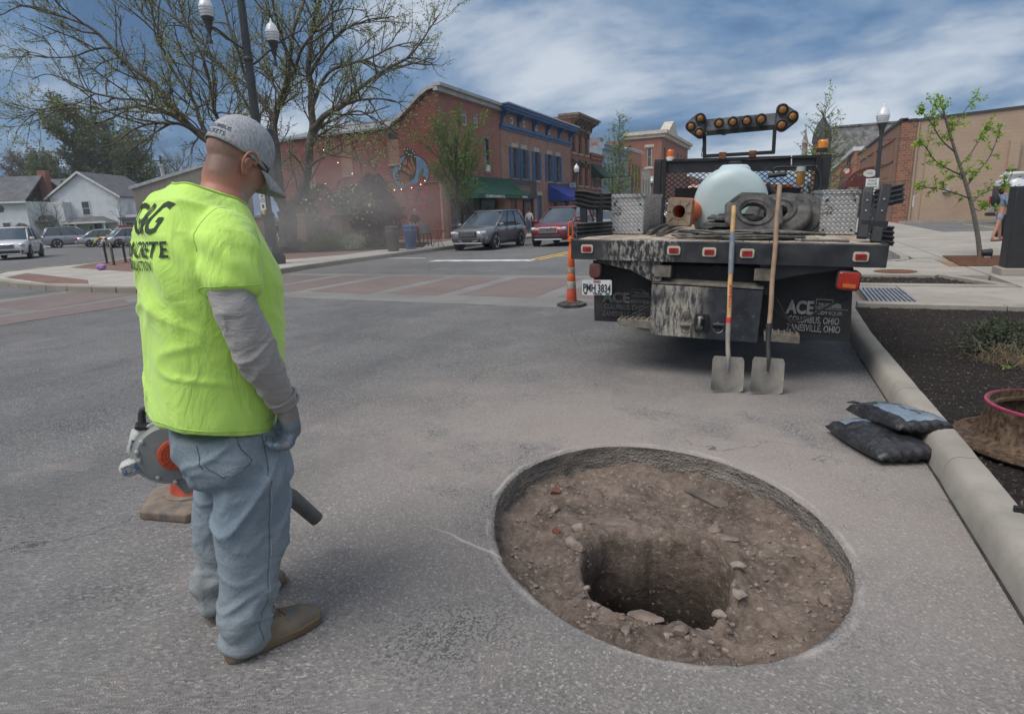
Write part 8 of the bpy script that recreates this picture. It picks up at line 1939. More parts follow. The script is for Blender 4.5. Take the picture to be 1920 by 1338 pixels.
mb.rings(rs)
SH = Vector((TORS[2][0]+.01,-.165, TORS[2][1]-.035))
shx = [ml(424,436,-.155), ml(430,470,-.195), ml(434,508,-.222), ml(437,548,-.235)]
path_loft(mb, [(Vector((shx[0].x, -.07, shx[0].z+.02)),.060,.080),(shx[0],.070,.088),(shx[1],.076,.086),(shx[2],.078,.080),(shx[3],.076,.076)],28)
LSH = [Vector((shx[0].x+.02,.07, shx[0].z+.02)), Vector((shx[0].x+.03,.15, shx[0].z)), Vector((shx[1].x+.03,.185, shx[1].z)), Vector((shx[2].x+.02,.205, shx[2].z)), Vector((shx[3].x+.01,.215, shx[3].z))]
path_loft(mb, [(LSH[0],.06,.08),(LSH[1],.070,.088),(LSH[2],.083,.088),(LSH[3],.082,.082),(LSH[4],.080,.078)],28)
me = remesh(mb, .0075,24)
def fold(c_, q):
 x, y, z = c_
 a = .0045*fbm((x*5, y*5, z*2.2+3),3)
 r1 = noise.noise(Vector((x*7+z*2.5, y*7, z*2.5+1.3))); a += .006*(1-abs(r1)*2.2)*(0.5+0.5*math.sin(z*5+1)) if abs(r1) < .45 else 0
 d1 = (Vector((x, y, z))-Vector((shx[1].x-.06,-.12, shx[1].z))).length   # drag folds from the armpit
 if d1 < .28: a += .009*math.sin((x*2.2+z*1.0)*34+2*noise.noise(Vector((x*6, y*6, z*6))))*max(0,1-d1/.28)*(1 if z < shx[0].z else .4)
 w1 = abs(noise.noise(Vector((x*4.5+z*1.6, y*5.5, z*1.9+4)))); a += .012*max(0,1-w1/.16)**1.4*(.7+noise.noise(Vector((x*3, y*3, z*2+9))))
 w2 = abs(noise.noise(Vector((x*3+z*4.5, y*4+z*2.5, z*3.2+11)))); a += .009*max(0,1-w2/.12)**1.4*(.6+noise.noise(Vector((x*3+4, y*3, z*2))))
 if z < 0.95: a += .003*math.sin(z*60+noise.noise(Vector((x*5, y*5,0)))*6)*max(0,(.95-z)/.25)*.6
 return a
displace(me, fold)
shirt = mobj(me, 'shirt', NEON, WK)
bvh = BVHTree.FromPolygons([v.co.copy() for v in me.vertices],[tuple(p.vertices) for p in me.polygons])
def snap(p, off=.001):
 h = bvh.find_nearest(Vector(p)); return h[0]+h[1]*off
SEAM = M('neon_seam', (0.40,0.64,0.10),.9)
def seam(pts, th, name, off=.0003, n=10):
 mb = MB(); q = [snap(p, off) for p in smoothpath(pts, n)]; mb.tube(q, th, 5); return mb.build(name, SEAM, shirt, smooth=180)
t_ = TORS[-1];
seam([Vector((t_[0]+t_[2]*1.05*math.cos(a), t_[3]*1.05*math.sin(a), t_[1]+.018+t_[2]*math.cos(a)*t_[4])) for a in [2*PI*k/16 for k in range(17)]],.0018, 'hem_stitch')
seam([ml(366,470,-.2), ml(364,440,-.19), ml(372,420,-.18), ml(400,404,-.17), ml(432,397,-.16), ml(455,408,-.17), ml(478,440,-.2), ml(497,486,-.2)],.0016, 'shoulder_seam')
seam([shx[3]+Vector((.085*math.cos(a),.085*math.sin(a),.022)) for a in [2*PI*k/14 for k in range(15)]],.0015, 'sleeve_stitch')
cq = [Vector(p) for p in (rs[1] if False else ering(TORS[1][0]-.004,0, TORS[1][1]+.006, TORS[1][2]*.93,.088,24,2.2, TORS[1][4]))]; seam(cq+[cq[0]],.0042, 'collar_rib', .001,3)
INK = M('shirt_print', (0.028,0.045,0.028),.85, var=.2)
def cast_text(txt, size, yc, zc_, sx, bold, space=1.0, shear=0.0, name='lettering'):
 m0 = text_mesh(txt, size, bold, 0, space, 'CENTER', shear); bm = bmesh.new(); bm.from_mesh(m0); bmesh.ops.triangulate(bm, faces=bm.faces)
 for _ in range(4):
  es = [e for e in bm.edges if e.calc_length() > size*.16]
  if not es: break
  bmesh.ops.subdivide_edges(bm, edges=es, cuts=1); bmesh.ops.triangulate(bm, faces=bm.faces)
 for v in bm.verts:
  y, z = yc-v.co.x*sx, zc_+v.co.y
  h = bvh.ray_cast(Vector((-1.5, y, z)), Vector((1,0,0)))
  v.co = h[0]-Vector((.0022,0,0))+h[1]*.0015 if h[0] is not None else Vector((0, y, z))
 m1 = bpy.data.meshes.new(name); bm.to_mesh(m1); bm.free(); m1.materials.append(INK); o = bpy.data.objects.new(name, m1); COL.objects.link(o); o.parent = shirt; return o
zA, zB, zC = ml(284,420,-.05).z, ml(283,468,-.05).z, ml(275,495,-.05).z
cast_text('G&G', .128,-.030, zA+.012,.62,.0012,.95,.2); cast_text('CONCRETE', .066,-.004, zB-.002,.86,.0009,1.0); cast_text('CONSTRUCTION', .040,.004, zC-.006,.74,.0004,1.0)
s = NT('grey_jersey'); c = s.mix(s.rng(s.noise(7,5),.35,.65),(0.29,0.275,0.262),(0.36,0.345,0.33)); sp = s.n('SeparateXYZ', Vector=s.co); c = s.mix(s.rng(sp.outputs[2],1.15,.92,0,.55), c, (0.235,0.20,0.175)); c = s.mix(s.rng(s.noise(13,4,.6, vec=s.map(loc=(2,0,1))),.68,.71,0,.6), c, (.12,.08,.05))
JER = s.fin(c, .9,0, s.bump(s.noise(380,2),.2,.001, s.bump(s.noise(16,4,.6, vec=s.map(rot=(0, R(35),0), scale=(.6,1,2.2)), dist=.5),.8,.012)), Sheen_Weight=.2)
el_ = ml(466,628,-.255); wr_ = ml(533,752,-.235)
arm = [(shx[1],.066,.064),(shx[3],.068,.068),(ml(445,580,-.248),.067,.068),(el_, .064,.068),(ml(482,665,-.258),.060,.066),(ml(500,700,-.255),.053,.058),(ml(516,728,-.245),.045,.050),(ml(527,745,-.238),.040,.046),(ml(534,757,-.234),.037,.043)]
LA = [LSH[3], LSH[4]+Vector((-.0,.005,-.02)), LSH[4]+Vector((-.02,.03,-.13)), LSH[4]+Vector((-.03,.07,-.25)), LSH[4]+Vector((-.02,.10,-.36)), LSH[4]+Vector((-.015,.11,-.42))]
def sleeve_mesh(secs, vox, amp, fr):
 mb = MB(); path_loft(mb, secs, 26); m_ = remesh(mb, vox, 4)
 ax_ = (Vector(secs[-1][0])-Vector(secs[1][0])).normalized()
 def f(c_, q):
  t = c_.dot(ax_); n1 = noise.noise(c_*6.5+Vector((3,0,0))); w_ = abs(noise.noise(Vector((c_.x*9+t*6, c_.y*9, t*17+2*n1)))); return (amp*1.9*max(0,1-w_/.30)**1.5*(.5+n1)+amp*.6*math.sin(t*fr*.8+7*n1+c_.x*20)*max(0, noise.noise(c_*4+Vector((7,1,0)))+.35))*(.3+.7*min(1, max(0,(el_.z+.10-c_.z)/.2)))+.005*fbm(c_*8,3)-.002
 displace(m_, f); return m_
mobj(sleeve_mesh(arm, .0055,.0055,115), 'long_sleeve', JER, WK)
mobj(sleeve_mesh([(LA[0],.066,.064),(LA[1],.066,.068),(LA[2],.062,.064),(LA[3],.056,.06),(LA[4],.045,.05),(LA[5],.04,.045)],.0055,.005,110), 'long_sleeve', JER, WK)
mb = MB()
for k, (q, r_) in enumerate(((arm[-1][0]+Vector((.004,0,.003)),.041),(arm[-2][0]+Vector((.002,0,0)),.0445))):
 rs = oring(q, Vector(arm[-1][0])-Vector(arm[-3][0]), r_*.94, r_*1.08,24); mb.tube(rs+[rs[0]],.0055,6, caps=False)
mb.build('cuff', JER, WK, smooth=180)
s = NT('washed_denim'); sp = s.n('SeparateXYZ', Vector=s.co)
c = s.mix(s.rng(s.noise(2.6,5,.6),.33,.66),(0.165,0.21,0.25),(0.275,0.325,0.36))
c = s.mix(s.rng(s.noise(3,6,.6, vec=s.map(loc=(3,1,0), scale=(1,1,.6))),.50,.72,0,.6), c, (0.29,0.285,0.26))
c = s.mix(s.rng(sp.outputs[2],.45,.05,0,.5), c, (0.22,0.225,0.21))
c = s.mix(s.rng(s.noise(260,2, vec=s.map(scale=(1,1,.35))),.45,.6,0,.22), c, (.08,.11,.15))
DEN = s.fin(c, .92,0, s.bump(s.noise(300,2),.3,.0015, s.bump(s.math('ABSOLUTE', s.math('SUBTRACT', s.noise(11,5,.55, vec=s.map(scale=(1,1,1.5)), dist=.9),.5)),.42,-.022, s.bump(s.noise(6,5,.55, dist=.7),.5,.02))), Specular_IOR_Level=.2)
mb = MB()
hipR = [((316,800),(512,792),.0),((317,815),(524,812),.0),((325,845),(534,845),.0),((345,870),(538,872),.0),((372,893),(540,893),0.0)]
rs = []
for (a, b, y_), w_ in zip(hipR, (.185,.195,.205,.20,.19)):
 pa, pb = ml(*a, y_), ml(*b, y_); rs.append(ering((pa.x+pb.x)/2,0,(pa.z+pb.z)/2,(pb.x-pa.x)/2*.97, w_, 36,2.3,0))
mb.rings(rs)
RL = [((378,880),(540,880),-.095,.115),((394,905),(541,915),-.10,.105),((396,960),(541,965),-.105,.092),((397,1010),(539,1005),-.115,.085),((402,1050),(529,1040),-.12,.082),((408,1085),(525,1075),-.125,.082),((411,1110),(525,1103),-.13,.084),((406,1130),(513,1125),-.133,.078),((405,1155),(515,1150),-.136,.080),((410,1190),(509,1178),-.138,.078),((418,1225),(492,1203),-.14,.070)]
rs = []
for (a, b, y_, w_) in RL:
 pa, pb = ml(*a, y_), ml(*b, y_); rs.append(ering((pa.x+pb.x)/2, y_, (pa.z+pb.z)/2,(pb.x-pa.x)/2*.92, w_*.95,30,2.2,(pb.z-pa.z)/(pb.x-pa.x)))
mb.rings(rs)
cR = [((Vector(r_[0])+Vector(r_[15]))/2) for r_ in rs]
rs2 = []
for i, c_ in enumerate(cR):
 f = i/(len(cR)-1); a_ = (rs[i][0][0]-rs[i][15][0])/2; rs2.append(ering(c_.x+.02*f-.005,.095+.055*f, max(.05, c_.z-.0), a_*.95, RL[i][3]*.97,30,2.2,-.05))
mb.rings(rs2)
me = remesh(mb, .0075,8)
def dfold(c_, q):
 x, y, z = c_; a = .006*fbm((x*4, y*4, z*2.6),3)
 lo = max(0,(.36-z)/.36)
 w1 = abs(noise.noise(Vector((x*4-z*3.5, y*5, z*3.4+2.2)))); a += .012*max(0,1-w1/.14)**1.4*(.6+noise.noise(Vector((x*3, y*3, z*2+5))))
 w2 = abs(noise.noise(Vector((x*6+z*2, y*5, z*7+8)))); a += .011*max(0,1-w2/.16)**1.3*(.25+lo)
 a += .014*lo*math.sin(z*52+5*noise.noise(Vector((x*5, y*4, z*4)))+x*9)*(.7+.6*noise.noise(Vector((x*4, y*4, z*3))))
 r1 = noise.noise(Vector((x*5-z*4.0, y*5, z*2.0+7.7)));
 if abs(r1) < .3 and z < .8: a += .010*(1-abs(r1)/.3)
 a += .006*math.sin((z*1.2-x*1.3)*30+3*noise.noise(Vector((x*5, y*5, z*5))))*max(0,1-abs(z-.62)/.14)
 return a
displace(me, dfold); jeans = mobj(me, 'jeans', DEN, WK)
bvj = BVHTree.FromPolygons([v.co.copy() for v in me.vertices],[tuple(p.vertices) for p in me.polygons])
DST = M('denim_stitch', (0.085,0.115,0.15),.9); DSL = M('pale_stitch', (0.33,0.37,0.39),.9)
def jseam(pts, th, mat, name, n=8, off=.0006):
 mb = MB(); q = [];
 for p in smoothpath(pts, n): h = bvj.find_nearest(Vector(p)); q.append(h[0]+h[1]*off)
 mb.tube(q, th, 5); return mb.build(name, mat, jeans, smooth=180)
jseam([ml(497,812,-.2), ml(502,880,-.2), ml(504,960,-.2), ml(504,1040,-.2), ml(496,1120,-.2), ml(484,1160,-.2), ml(489,1196,-.2)],.0014, DST, 'side_seam')
jseam([ml(500.5,812,-.2), ml(505.5,880,-.2), ml(507.5,960,-.2), ml(507.5,1040,-.2), ml(499.5,1120,-.2)],.0011, DSL, 'side_stitch')
PK = [(434,812),(446,840),(461,862),(424,888),(376,882),(360,862),(343,832)]
jseam([ml(a, b, -.17) for a, b in PK[:3]],.0018, DST, 'pocket_edge', 8); jseam([ml(a, b, -.17) for a, b in PK[2:4]],.0018, DST, 'pocket_edge', 8); jseam([ml(a, b, -.17) for a, b in PK[3:5]],.0018, DST, 'pocket_edge', 8); jseam([ml(a, b, -.15) for a, b in PK[4:]],.0012, DST, 'pocket_edge', 8)
jseam([ml(a-4, b-3 if b > 850 else b, -.17) for a, b in PK[:3]],.001, DSL, 'pocket_stitch', 8); jseam([ml(a, b-5,-.17) for a, b in PK[2:4]],.001, DSL, 'pocket_stitch', 8)
SUE = M('tan_suede', (0.185,0.135,0.085),.9, var=.3, vs=14, bump=.5, bs=60, bd=.003, dirt=(0.12,0.115,0.11), dl=.45, dh=.62, ds=11); SOLE = M('tan_sole', (0.15,0.105,0.06),.85, var=.25, vs=20, bump=.4, bs=60)
def boot(heel, toe, lab=None):
 heel, toe = Vector(heel), Vector(toe); d = (toe-heel); L = d.length; d.normalize(); a = math.atan2(d.y, d.x)
 G_ = Matrix.Translation((heel.x, heel.y, 0)) @ Matrix.Rotation(a, 4, 'Z'); k = L/.32
 def outl(f): # half width along the foot
  return (.036+.018*math.sin(PI*min(1, f*1.02))**.7*(1 if f < .5 else 1)+.010*math.exp(-((f-.70)/.16)**2))*(1 if f < .93 else math.sqrt(max(.02,1-((f-.93)/.07)**2)))*(1 if f > .05 else .55+9*f)
 mb = MB(); rs = []
 for i in range(27):
  f = i/26; w = outl(f); y0 = .006*math.sin(PI*f)
  rs.append([(f*L, y0-w, .004),(f*L, y0-w-.003,.012),(f*L, y0-w-.003,.030),(f*L, y0-w+.003,.034),(f*L, y0+w-.003,.034),(f*L, y0+w+.003,.030),(f*L, y0+w+.003,.012),(f*L, y0+w, .004)])
 mb.M = G_; mb.rings(rs); so = mb.build('boot_sole', SOLE, WK, smooth=50, fixn=True)
 mb = MB(); rs = []
 H_ = [.135,.150,.152,.15,.145,.135,.118,.104,.094,.086,.080,.076,.072,.062,.045]
 for i in range(15):
  f = .015+.96*i/14; w = outl(f)-.002; h = H_[i]*k if i else .12; y0 = .006*math.sin(PI*f); row = []
  for j in range(15):
   t = PI*j/14; yy = w*math.cos(t)*(1-.22*math.sin(t)**3*(1 if f < .5 else .2)); zz = .032+(h-.032)*math.sin(t)**(.55 if f < .45 else .75); row.append((f*L, y0+yy, zz))
  rs.append(row)
 mb.M = G_; mb.rings(rs, False, False, False); n0 = 0
 mb.add([G_.inverted() @ Vector(p) for p in [mb.v[i] for i in range(15)]],[tuple(range(15))]); mb.add([G_.inverted() @ Vector(p) for p in mb.v[14*15:15*15]],[tuple(range(15))])
 up_ = mb.build('boot', SUE, WK, smooth=60, fixn=True)
 up_.data.update()
 mb = MB(); mb.M = G_
 for i in range(4):
  f = .44+i*.06; h = .150-(.44+i*.06-.3)*.20; mb.tube(smoothpath([(f*L, -.026, h*k-.016),(f*L+.006,-.006, h*k-.002),(f*L+.016,.026, h*k-.012)],4),.0024,5); mb.tube(smoothpath([(f*L, .026, h*k-.016),(f*L+.006,.006, h*k-.002),(f*L+.016,-.026, h*k-.012)],4),.0024,5)
 for sg in (-1,1): mb.tube(smoothpath([(.45*L, 0,.137*k),(.45*L+.02, sg*.03,.135*k),(.45*L+.03, sg*.045,.10*k),(.45*L+.015, sg*.03,.115*k),(.45*L, 0,.137*k)],5),.002,5)
 mb.build('laces', SOLE, up_, smooth=180)
boot(mg(424,1240), mg(602,1156)); boot(mg(395,1166), mg(533,1084))
s = NT('weathered_skin'); sp = s.n('SeparateXYZ', Vector=s.co)
hc = ml(448,292,0.0)                                    # middle of the skull
c = s.mix(s.rng(s.noise(9,5),.3,.7),(0.33,0.15,0.105),(0.42,0.21,0.15))
nk_ = ml(400,345,-.03)
def near(p, r0, r1):
 v = s.n('VectorMath'); v.operation = 'DISTANCE'; s.t.links.new(s.co, v.inputs[0]); v.inputs[1].default_value = tuple(p); return s.rng(s.math('ADD', v.outputs['Value'], s.math('MULTIPLY', s.math('SUBTRACT', s.noise(60,3),.5),.02)), r0, r1,1,0, True)
c = s.mix(s.math('MULTIPLY', near(nk_, .04,.13),.4), c, (0.42,0.155,0.11))
jw = ml(478,378,-.05); grain = s.rng(s.noise(420,3,.7),.35,.6)
c = s.mix(s.math('MULTIPLY', near(jw, .035,.075), s.rng(grain, 0,1,.45,.95)), c, (0.34,0.285,0.24))
hb = ml(405,292,-.05); c = s.mix(s.math('MULTIPLY', near(hb, .045,.085), s.rng(grain, 0,1,.45,.9)), c, (0.15,0.11,0.088))
SKN = s.fin(c, .5,0, s.bump(s.noise(90,4),.25,.003), Subsurface_Weight=.08, Subsurface_Radius=(.02,.008,.004), Specular_IOR_Level=.35)
HT = R(35)                                               # head bowed
mb = MB()
def hpnt(x, y, z):                                       # head frame: x to the face, z to the crown
 return hc+Vector((x*math.cos(HT)+z*math.sin(HT), y, -x*math.sin(HT)+z*math.cos(HT)))
def eld(c_, rad, sub=3, am=0.0):
 q = MB(); q.blob((0,0,0), rad, 1, am, sub); mb.add([hpnt(c_[0]+p[0], c_[1]+p[1], c_[2]+p[2]) for p in q.v], q.f)
eld((-.008,0,.008),(.098,.078,.095)); eld((.045,0,-.035),(.055,.062,.075)); eld((.052,0,-.095),(.042,.048,.042)); eld((.02,0,-.06),(.06,.064,.05))
eld((.098,0,-.035),(.016,.013,.026)); eld((.088,0,-.008),(.014,.012,.03)); eld((.085,0,.012),(.018,.050,.012)); eld((.088,0,-.072),(.012,.024,.007)); eld((.086,0,-.083),(.012,.022,.007)); eld((.07,-.035,-.03),(.02,.02,.02)); eld((.07,.035,-.03),(.02,.02,.02))
nb = ml(417,357,0.0)
path_loft(mb, [(hc+Vector((-.012,0,-.005)),.066,.070),(ml(430,312,0.0),.067,.072),(ml(424,332,0.0),.068,.073),(nb+Vector((.01,0,.0)),.066,.074),(nb+Vector((-.02,0,-.06)),.10,.085),(nb+Vector((-.04,0,-.14)),.14,.09)],26)
path_loft(mb, [(Vector((TORS[3][0],0, TORS[3][1])),.15,.10),(Vector((TORS[6][0],0, TORS[6][1])),.17,.13),(Vector((TORS[10][0],0, TORS[10][1])),.16,.14),(Vector((cR[0].x, 0, cR[0].z-.03)),.13,.10)],20)
path_loft(mb, [(Vector((shx[0].x, -.08, shx[0].z-.04)),.05,.05),(shx[1],.05,.05),(el_, .042,.042),(wr_, .027,.03)],16); path_loft(mb, [(Vector((shx[0].x, .08, shx[0].z-.04)),.05,.05),(LSH[2],.05,.05),(LA[3],.042,.042),(LA[5],.027,.03)],16)
for C_ in (cR, [Vector((r_[0][0]*.5+r_[15][0]*.5, r_[0][1], r_[0][2])) for r_ in rs2]): path_loft(mb, [(C_[0],.06,.06),(C_[4],.05,.055),(C_[7],.042,.045),(C_[-1]+Vector((0,0,-.01)),.036,.04)],16)
def ear(sg):
 q = MB(); pts = [(-.004,0,-.030),(-.002,.004,-.018),(.010,.006,-.022),(.006,0,-.032)]
 rim_ = [(.012,0,.008),(.010,.006,.024),(-.004,.012,.034),(-.020,.016,.030),(-.028,.018,.012),(-.026,.016,-.008),(-.016,.010,-.024),(-.004,.004,-.032),(.004,0,-.026)]
 q.tube(smoothpath(rim_, 4),.0048,8); q.tube(smoothpath([(.0,.002,.018),(-.012,.010,.016),(-.016,.010,.0),(-.008,.006,-.014)],4),.0035,6); q.blob((-.010,.004,0),(.016,.004,.024),1,0,2); q.blob((-.003,.003,-.027),(.008,.006,.009),1,0,2)
 e0 = Vector((.022, sg*.074,-.030)); mb.add([hpnt(e0.x+p[0]*1.12, e0.y+sg*p[1]*1.2, e0.z+p[2]*1.12) for p in q.v], q.f)
ear(-1); ear(1)
me = remesh(mb, .0036,11); mobj(me, 'body', SKN, WK)
s = NT('heather_cap'); c = s.mix(s.rng(s.noise(180,3, vec=s.map(scale=(1,1,.25))),.35,.65),(0.24,0.25,0.265),(0.40,0.41,0.43)); c = s.mix(s.rng(s.noise(9,5,.65),.58,.72,0,.5), c, (0.30,0.265,0.215)); HEA = s.fin(c, .95,0, s.bump(s.noise(300,2),.3,.001))
mb = MB(); rs = []
for i in range(15):
 f = i/14; ang = f*R(104); ring = []
 for k in range(48):
  t = 2*PI*k/48; fx = math.cos(t); low = .012-.030*max(0,-fx)*0+.0*fx
  r_ = math.sin(ang) if ang < PI/2 else 1.0
  z = .108*math.cos(ang) if ang < PI/2 else -.030*((ang-PI/2)/R(14))
  z = z*(1.0+.10*max(0, fx)*math.sin(ang))
  sq = 1.0+.0*fx
  x = (.108*fx+.002)*r_*sq; y = .089*math.sin(t)*r_
  ring.append(hpnt(-.006+x, y, .022+z-(.012*fx if f > .8 else 0)*0))
 rs.append(ring)
cen = rs[0]; mb.rings(rs[1:], True, False, False); mb.add([hpnt(-.006,0,.130)]+rs[1],[(0,1+(k+1) % 48,1+k) for k in range(48)])
inn_ = [[hpnt(*((MI3 @ (Vector(p)-hc)) if False else (0,0,0))) for p in r_] for r_ in []]
cap = mb.build('cap', HEA, WK, smooth=180, fixn=True)
so = cap.modifiers.new('s', 'SOLIDIFY'); so.thickness = .0022; so.offset = -1
mb = MB(); rs = []                                       # curved peak
for i in range(9):
 f = i/8; row = []
 for k in range(17):
  u = k/16*2-1; x = .098*math.sqrt(max(0,1-(u*.80)**2))+.006+f*.072*math.cos(u*1.15)**.7; y = u*.074*(1-.08*f); z = -.004-.018*(u*u)*(1+.5*f)-.012*f; row.append(hpnt(-.006+x*(1+.14*f), y, z-.016*f*f))
 rs.append(row)
mb.rings(rs, False, False, False); pk = mb.build('cap_peak', HEA, cap, smooth=180); so = pk.modifiers.new('s', 'SOLIDIFY'); so.thickness = .004
mb = MB(); mb.blob(hpnt(-.006,0,.131),(.006,.006,.003),1,0,2); mb.build('button', HEA, cap, smooth=180)
bvc = BVHTree.FromPolygons([v.co.copy() for v in cap.data.vertices],[tuple(p.vertices) for p in cap.data.polygons])
for tx, zz, sz in (('COLUMBUS', .038,.019),('JACKETS', .016,.021)):
 m0 = text_mesh(tx, sz, .0003,0,1.05); bm = bmesh.new(); bm.from_mesh(m0); bmesh.ops.triangulate(bm, faces=bm.faces); bmesh.ops.subdivide_edges(bm, edges=[e for e in bm.edges if e.calc_length() > .004], cuts=1); bmesh.ops.triangulate(bm, faces=bm.faces)
 for v in bm.verts:
  a = R(198)+(v.co.x-.0)/.100*1.0; d = (hpnt(math.cos(a), math.sin(a)*.9,0)-hc).normalized(); p = hpnt(-.006,0, zz-.004+v.co.y)
  h = bvc.ray_cast(p+d*.3,-d); v.co = h[0]+d*.0012 if h[0] is not None else p+d*.1
 m1 = bpy.data.meshes.new('lettering'); bm.to_mesh(m1); bm.free(); m1.materials.append(M('cap_ink', (.05,.06,.10),.8)); o = bpy.data.objects.new('lettering', m1); COL.objects.link(o); o.parent = cap
mb = MB();
for sg in (-1,1): mb.tube([hpnt(-.005, sg*.082,.002), hpnt(.03, sg*.081,.006), hpnt(.075, sg*.068,.0)],.0028,6)
for sg in (-1,1):
 q = MB(); q.blob((0,0,0),(.006,.030,.019),1,0,2); mb.add([hpnt(.094-.014*abs(p[1]+sg*.034)*12*0-.010*(abs(p[1]+sg*.034)/.06), sg*.034+p[1],-.004+p[2]) if True else p for p in q.v], q.f)
sgp = mb.build('sunglasses', M('dark_lens', (.012,.011,.010),.12, coat=.5), WK, smooth=60)
GLV = None
s = NT('work_glove'); sp = s.n('SeparateXYZ', Vector=s.co); gk_ = wr_.z-.045
c = s.mix(s.rng(s.noise(25,4),.35,.65),(0.17,0.15,0.135),(0.23,0.205,0.185)); bl_ = s.rng(s.math('ADD', sp.outputs[2], s.math('MULTIPLY', s.noise(22,3),.03)), gk_+.0, gk_-.022); c = s.mix(bl_, c, s.mix(s.rng(s.noise(30,4),.45,.65),(0.12,0.165,0.22),(0.16,0.15,0.135))); GLV = s.fin(c, .75,0, s.bump(s.noise(160,3),.5,.0015))
def hand(W, K, side, fwd, curl, spread, name='glove', back_=Vector((-1,0,0))):
 """W wrist, K knuckle centre; side = unit vector from little finger to index; back_ = the way the fingers curl"""
 W, K = Vector(W), Vector(K); dn = (K-W).normalized(); mb = MB(); chains = [dict(pts=[(W-dn*.02,(.036,.030)),(W+dn*.012,(.035,.027)),(W.lerp(K, .55),(.042,.026)),(K-dn*.004,(.043,.021))])]
 lens = (.80,.95,1.0,.92); parts_ = []
 q = MB(); path_loft(q, [(W-dn*.03,.036,.038),(W, .038,.034),(W.lerp(K, .35),.046,.033),(W.lerp(K, .75),.053,.030),(K, .050,.024),(K+dn*.008,.038,.014)],22, side)
 for i in range(4):
  o_ = (i-1.5)*.0225*spread; p0 = K+side*o_-dn*.012; L = lens[i]; d1 = (dn*math.cos(curl[0])+back_*math.sin(curl[0])); d2 = (dn*math.cos(curl[1])+back_*math.sin(curl[1])); d3 = (dn*math.cos(curl[2])+back_*math.sin(curl[2]))
  jj = .10*(i-1.5); p1 = p0+(d1+side*jj*.3)*.056*L; p2 = p1+d2*.036*L; p3 = p2+d3*.026*L
  q.tube(smoothpath([p0, p0.lerp(p1,.5), p1, p2, p3],4),[.0140]*4+[.0136]*4+[.0132]*4+[.0122]*4+[.0095],12); q.blob(p3,.0095,1,0,2); q.blob(p1,.0128,1,0,2)
 t0 = W.lerp(K, .25)+side*.034; t1 = t0+(dn*.75+side*.55+back_*.25).normalized()*.038; t2 = t1+(dn*.85+back_*.35-side*.05).normalized()*.032; t3 = t2+(dn*.8+back_*.5-side*.25).normalized()*.022
 q.tube(smoothpath([t0-dn*.01-side*.015, t0, t1, t2, t3],4),[.016]*8+[.0135]*4+[.0125]*4+[.0095],12); q.blob(t3,.0105,1,0,2)
 m_ = remesh(q, .0028,2); displace(m_, lambda c_, n_: .0014*fbm(c_*55,2)); return mobj(m_, name, GLV, WK)
KR = ml(549,806,-.222)
hand(wr_+Vector((0,.0,-.004)), KR, Vector((.18,.95,.15)).normalized(), None, (R(42), R(105), R(140)),1.0, back_=Vector((-.92,.05,-.30)).normalized())
# ================================================================ leaf blower carried in the far hand
BD = 2.22
def bl(px, py, D=BD): return ad(px, py, D)
bc = bl(320,846); LBW = thing('leaf_blower', 'grey and orange hand-held leaf blower hanging from the worker\'s far hand', 'leaf blower', bc)
BG = M('blower_grey', (0.23,0.235,0.225),.5, var=.2, vs=8, dirt=(0.16,0.13,0.10), dl=.58, dh=.72, ds=9); BL_ = M('blower_light', (0.42,0.42,0.39),.5, var=.15, vs=8, dirt=(0.22,0.18,0.14), dl=.55, dh=.72, ds=9); BOR = M('blower_orange', (0.50,0.075,0.025),.5, var=.2, vs=10); TUBE = M('blower_tube', (0.115,0.105,0.10),.6, var=.25, vs=10, dirt=(.25,.22,.19), dl=.62, dh=.72, ds=12)
FC = (CO-bc); FC.z = 0; FC = (FC.normalized()*.75+(-CF)*.1).normalized(); SX = Vector((0,0,1)).cross(FC).normalized()     # housing faces the camera side
if SX.dot(CR) < 0: SX = -SX
UZ = Vector((0,0,1)); BM3 = Matrix((SX, -FC, UZ)).transposed()*.90
def bloc(x, y, z): return BM3 @ Vector((x, y, z))
def bbuild(mb, name, mat, par=LBW, **k): mb.v = [tuple(BM3 @ Vector(p)) for p in mb.v]; return mb.build(name, mat, par, fixn=True, **k)
def disc(prof, n=40, ox=0.0, oz=0.0, egg=0.0):
 rs = []
 for r_, y in prof: rs.append([((r_*(1+egg*max(0,-math.cos(2*PI*k/n+.6))))*math.cos(2*PI*k/n)+ox, y, r_*(1+egg*max(0,-math.cos(2*PI*k/n+.6)))*math.sin(2*PI*k/n)+oz) for k in range(n)])
 mb = MB(); mb.rings(rs); return mb
bbuild(disc([(.02,.07),(.10,.07),(.125,.05),(.132,.01),(.130,-.02),(.118,-.042),(.060,-.050),(.055,-.050)], egg=.05), 'fan_housing', BG, smooth=50)
bbuild(disc([(.134,.012),(.142,.008),(.142,-.012),(.134,-.014)], egg=.05), 'housing_rim', BL_, smooth=40)
bbuild(disc([(.070,-.046),(.068,-.060),(.062,-.062)],36,.02,-.0), 'intake_ring', BOR, smooth=50)
bbuild(disc([(.064,-.054),(.01,-.052)],30,.02,0), 'intake_dark', BPL)
mb = MB()
for r_ in (.018,.030,.042,.054):
 for k in range(28): a, b = 2*PI*k/28,2*PI*(k+1)/28; mb.beam((.02+r_*math.cos(a),-.063, r_*math.sin(a)),(.02+r_*math.cos(b),-.063, r_*math.sin(b)),.0035,.0035)
for k in range(12): a = 2*PI*k/12; mb.beam((.02+.012*math.cos(a),-.0635,.012*math.sin(a)),(.02+.064*math.cos(a),-.0635,.064*math.sin(a)),.0035,.0035)
bbuild(mb, 'intake_grille', BOR)['kind'] = 'stuff'
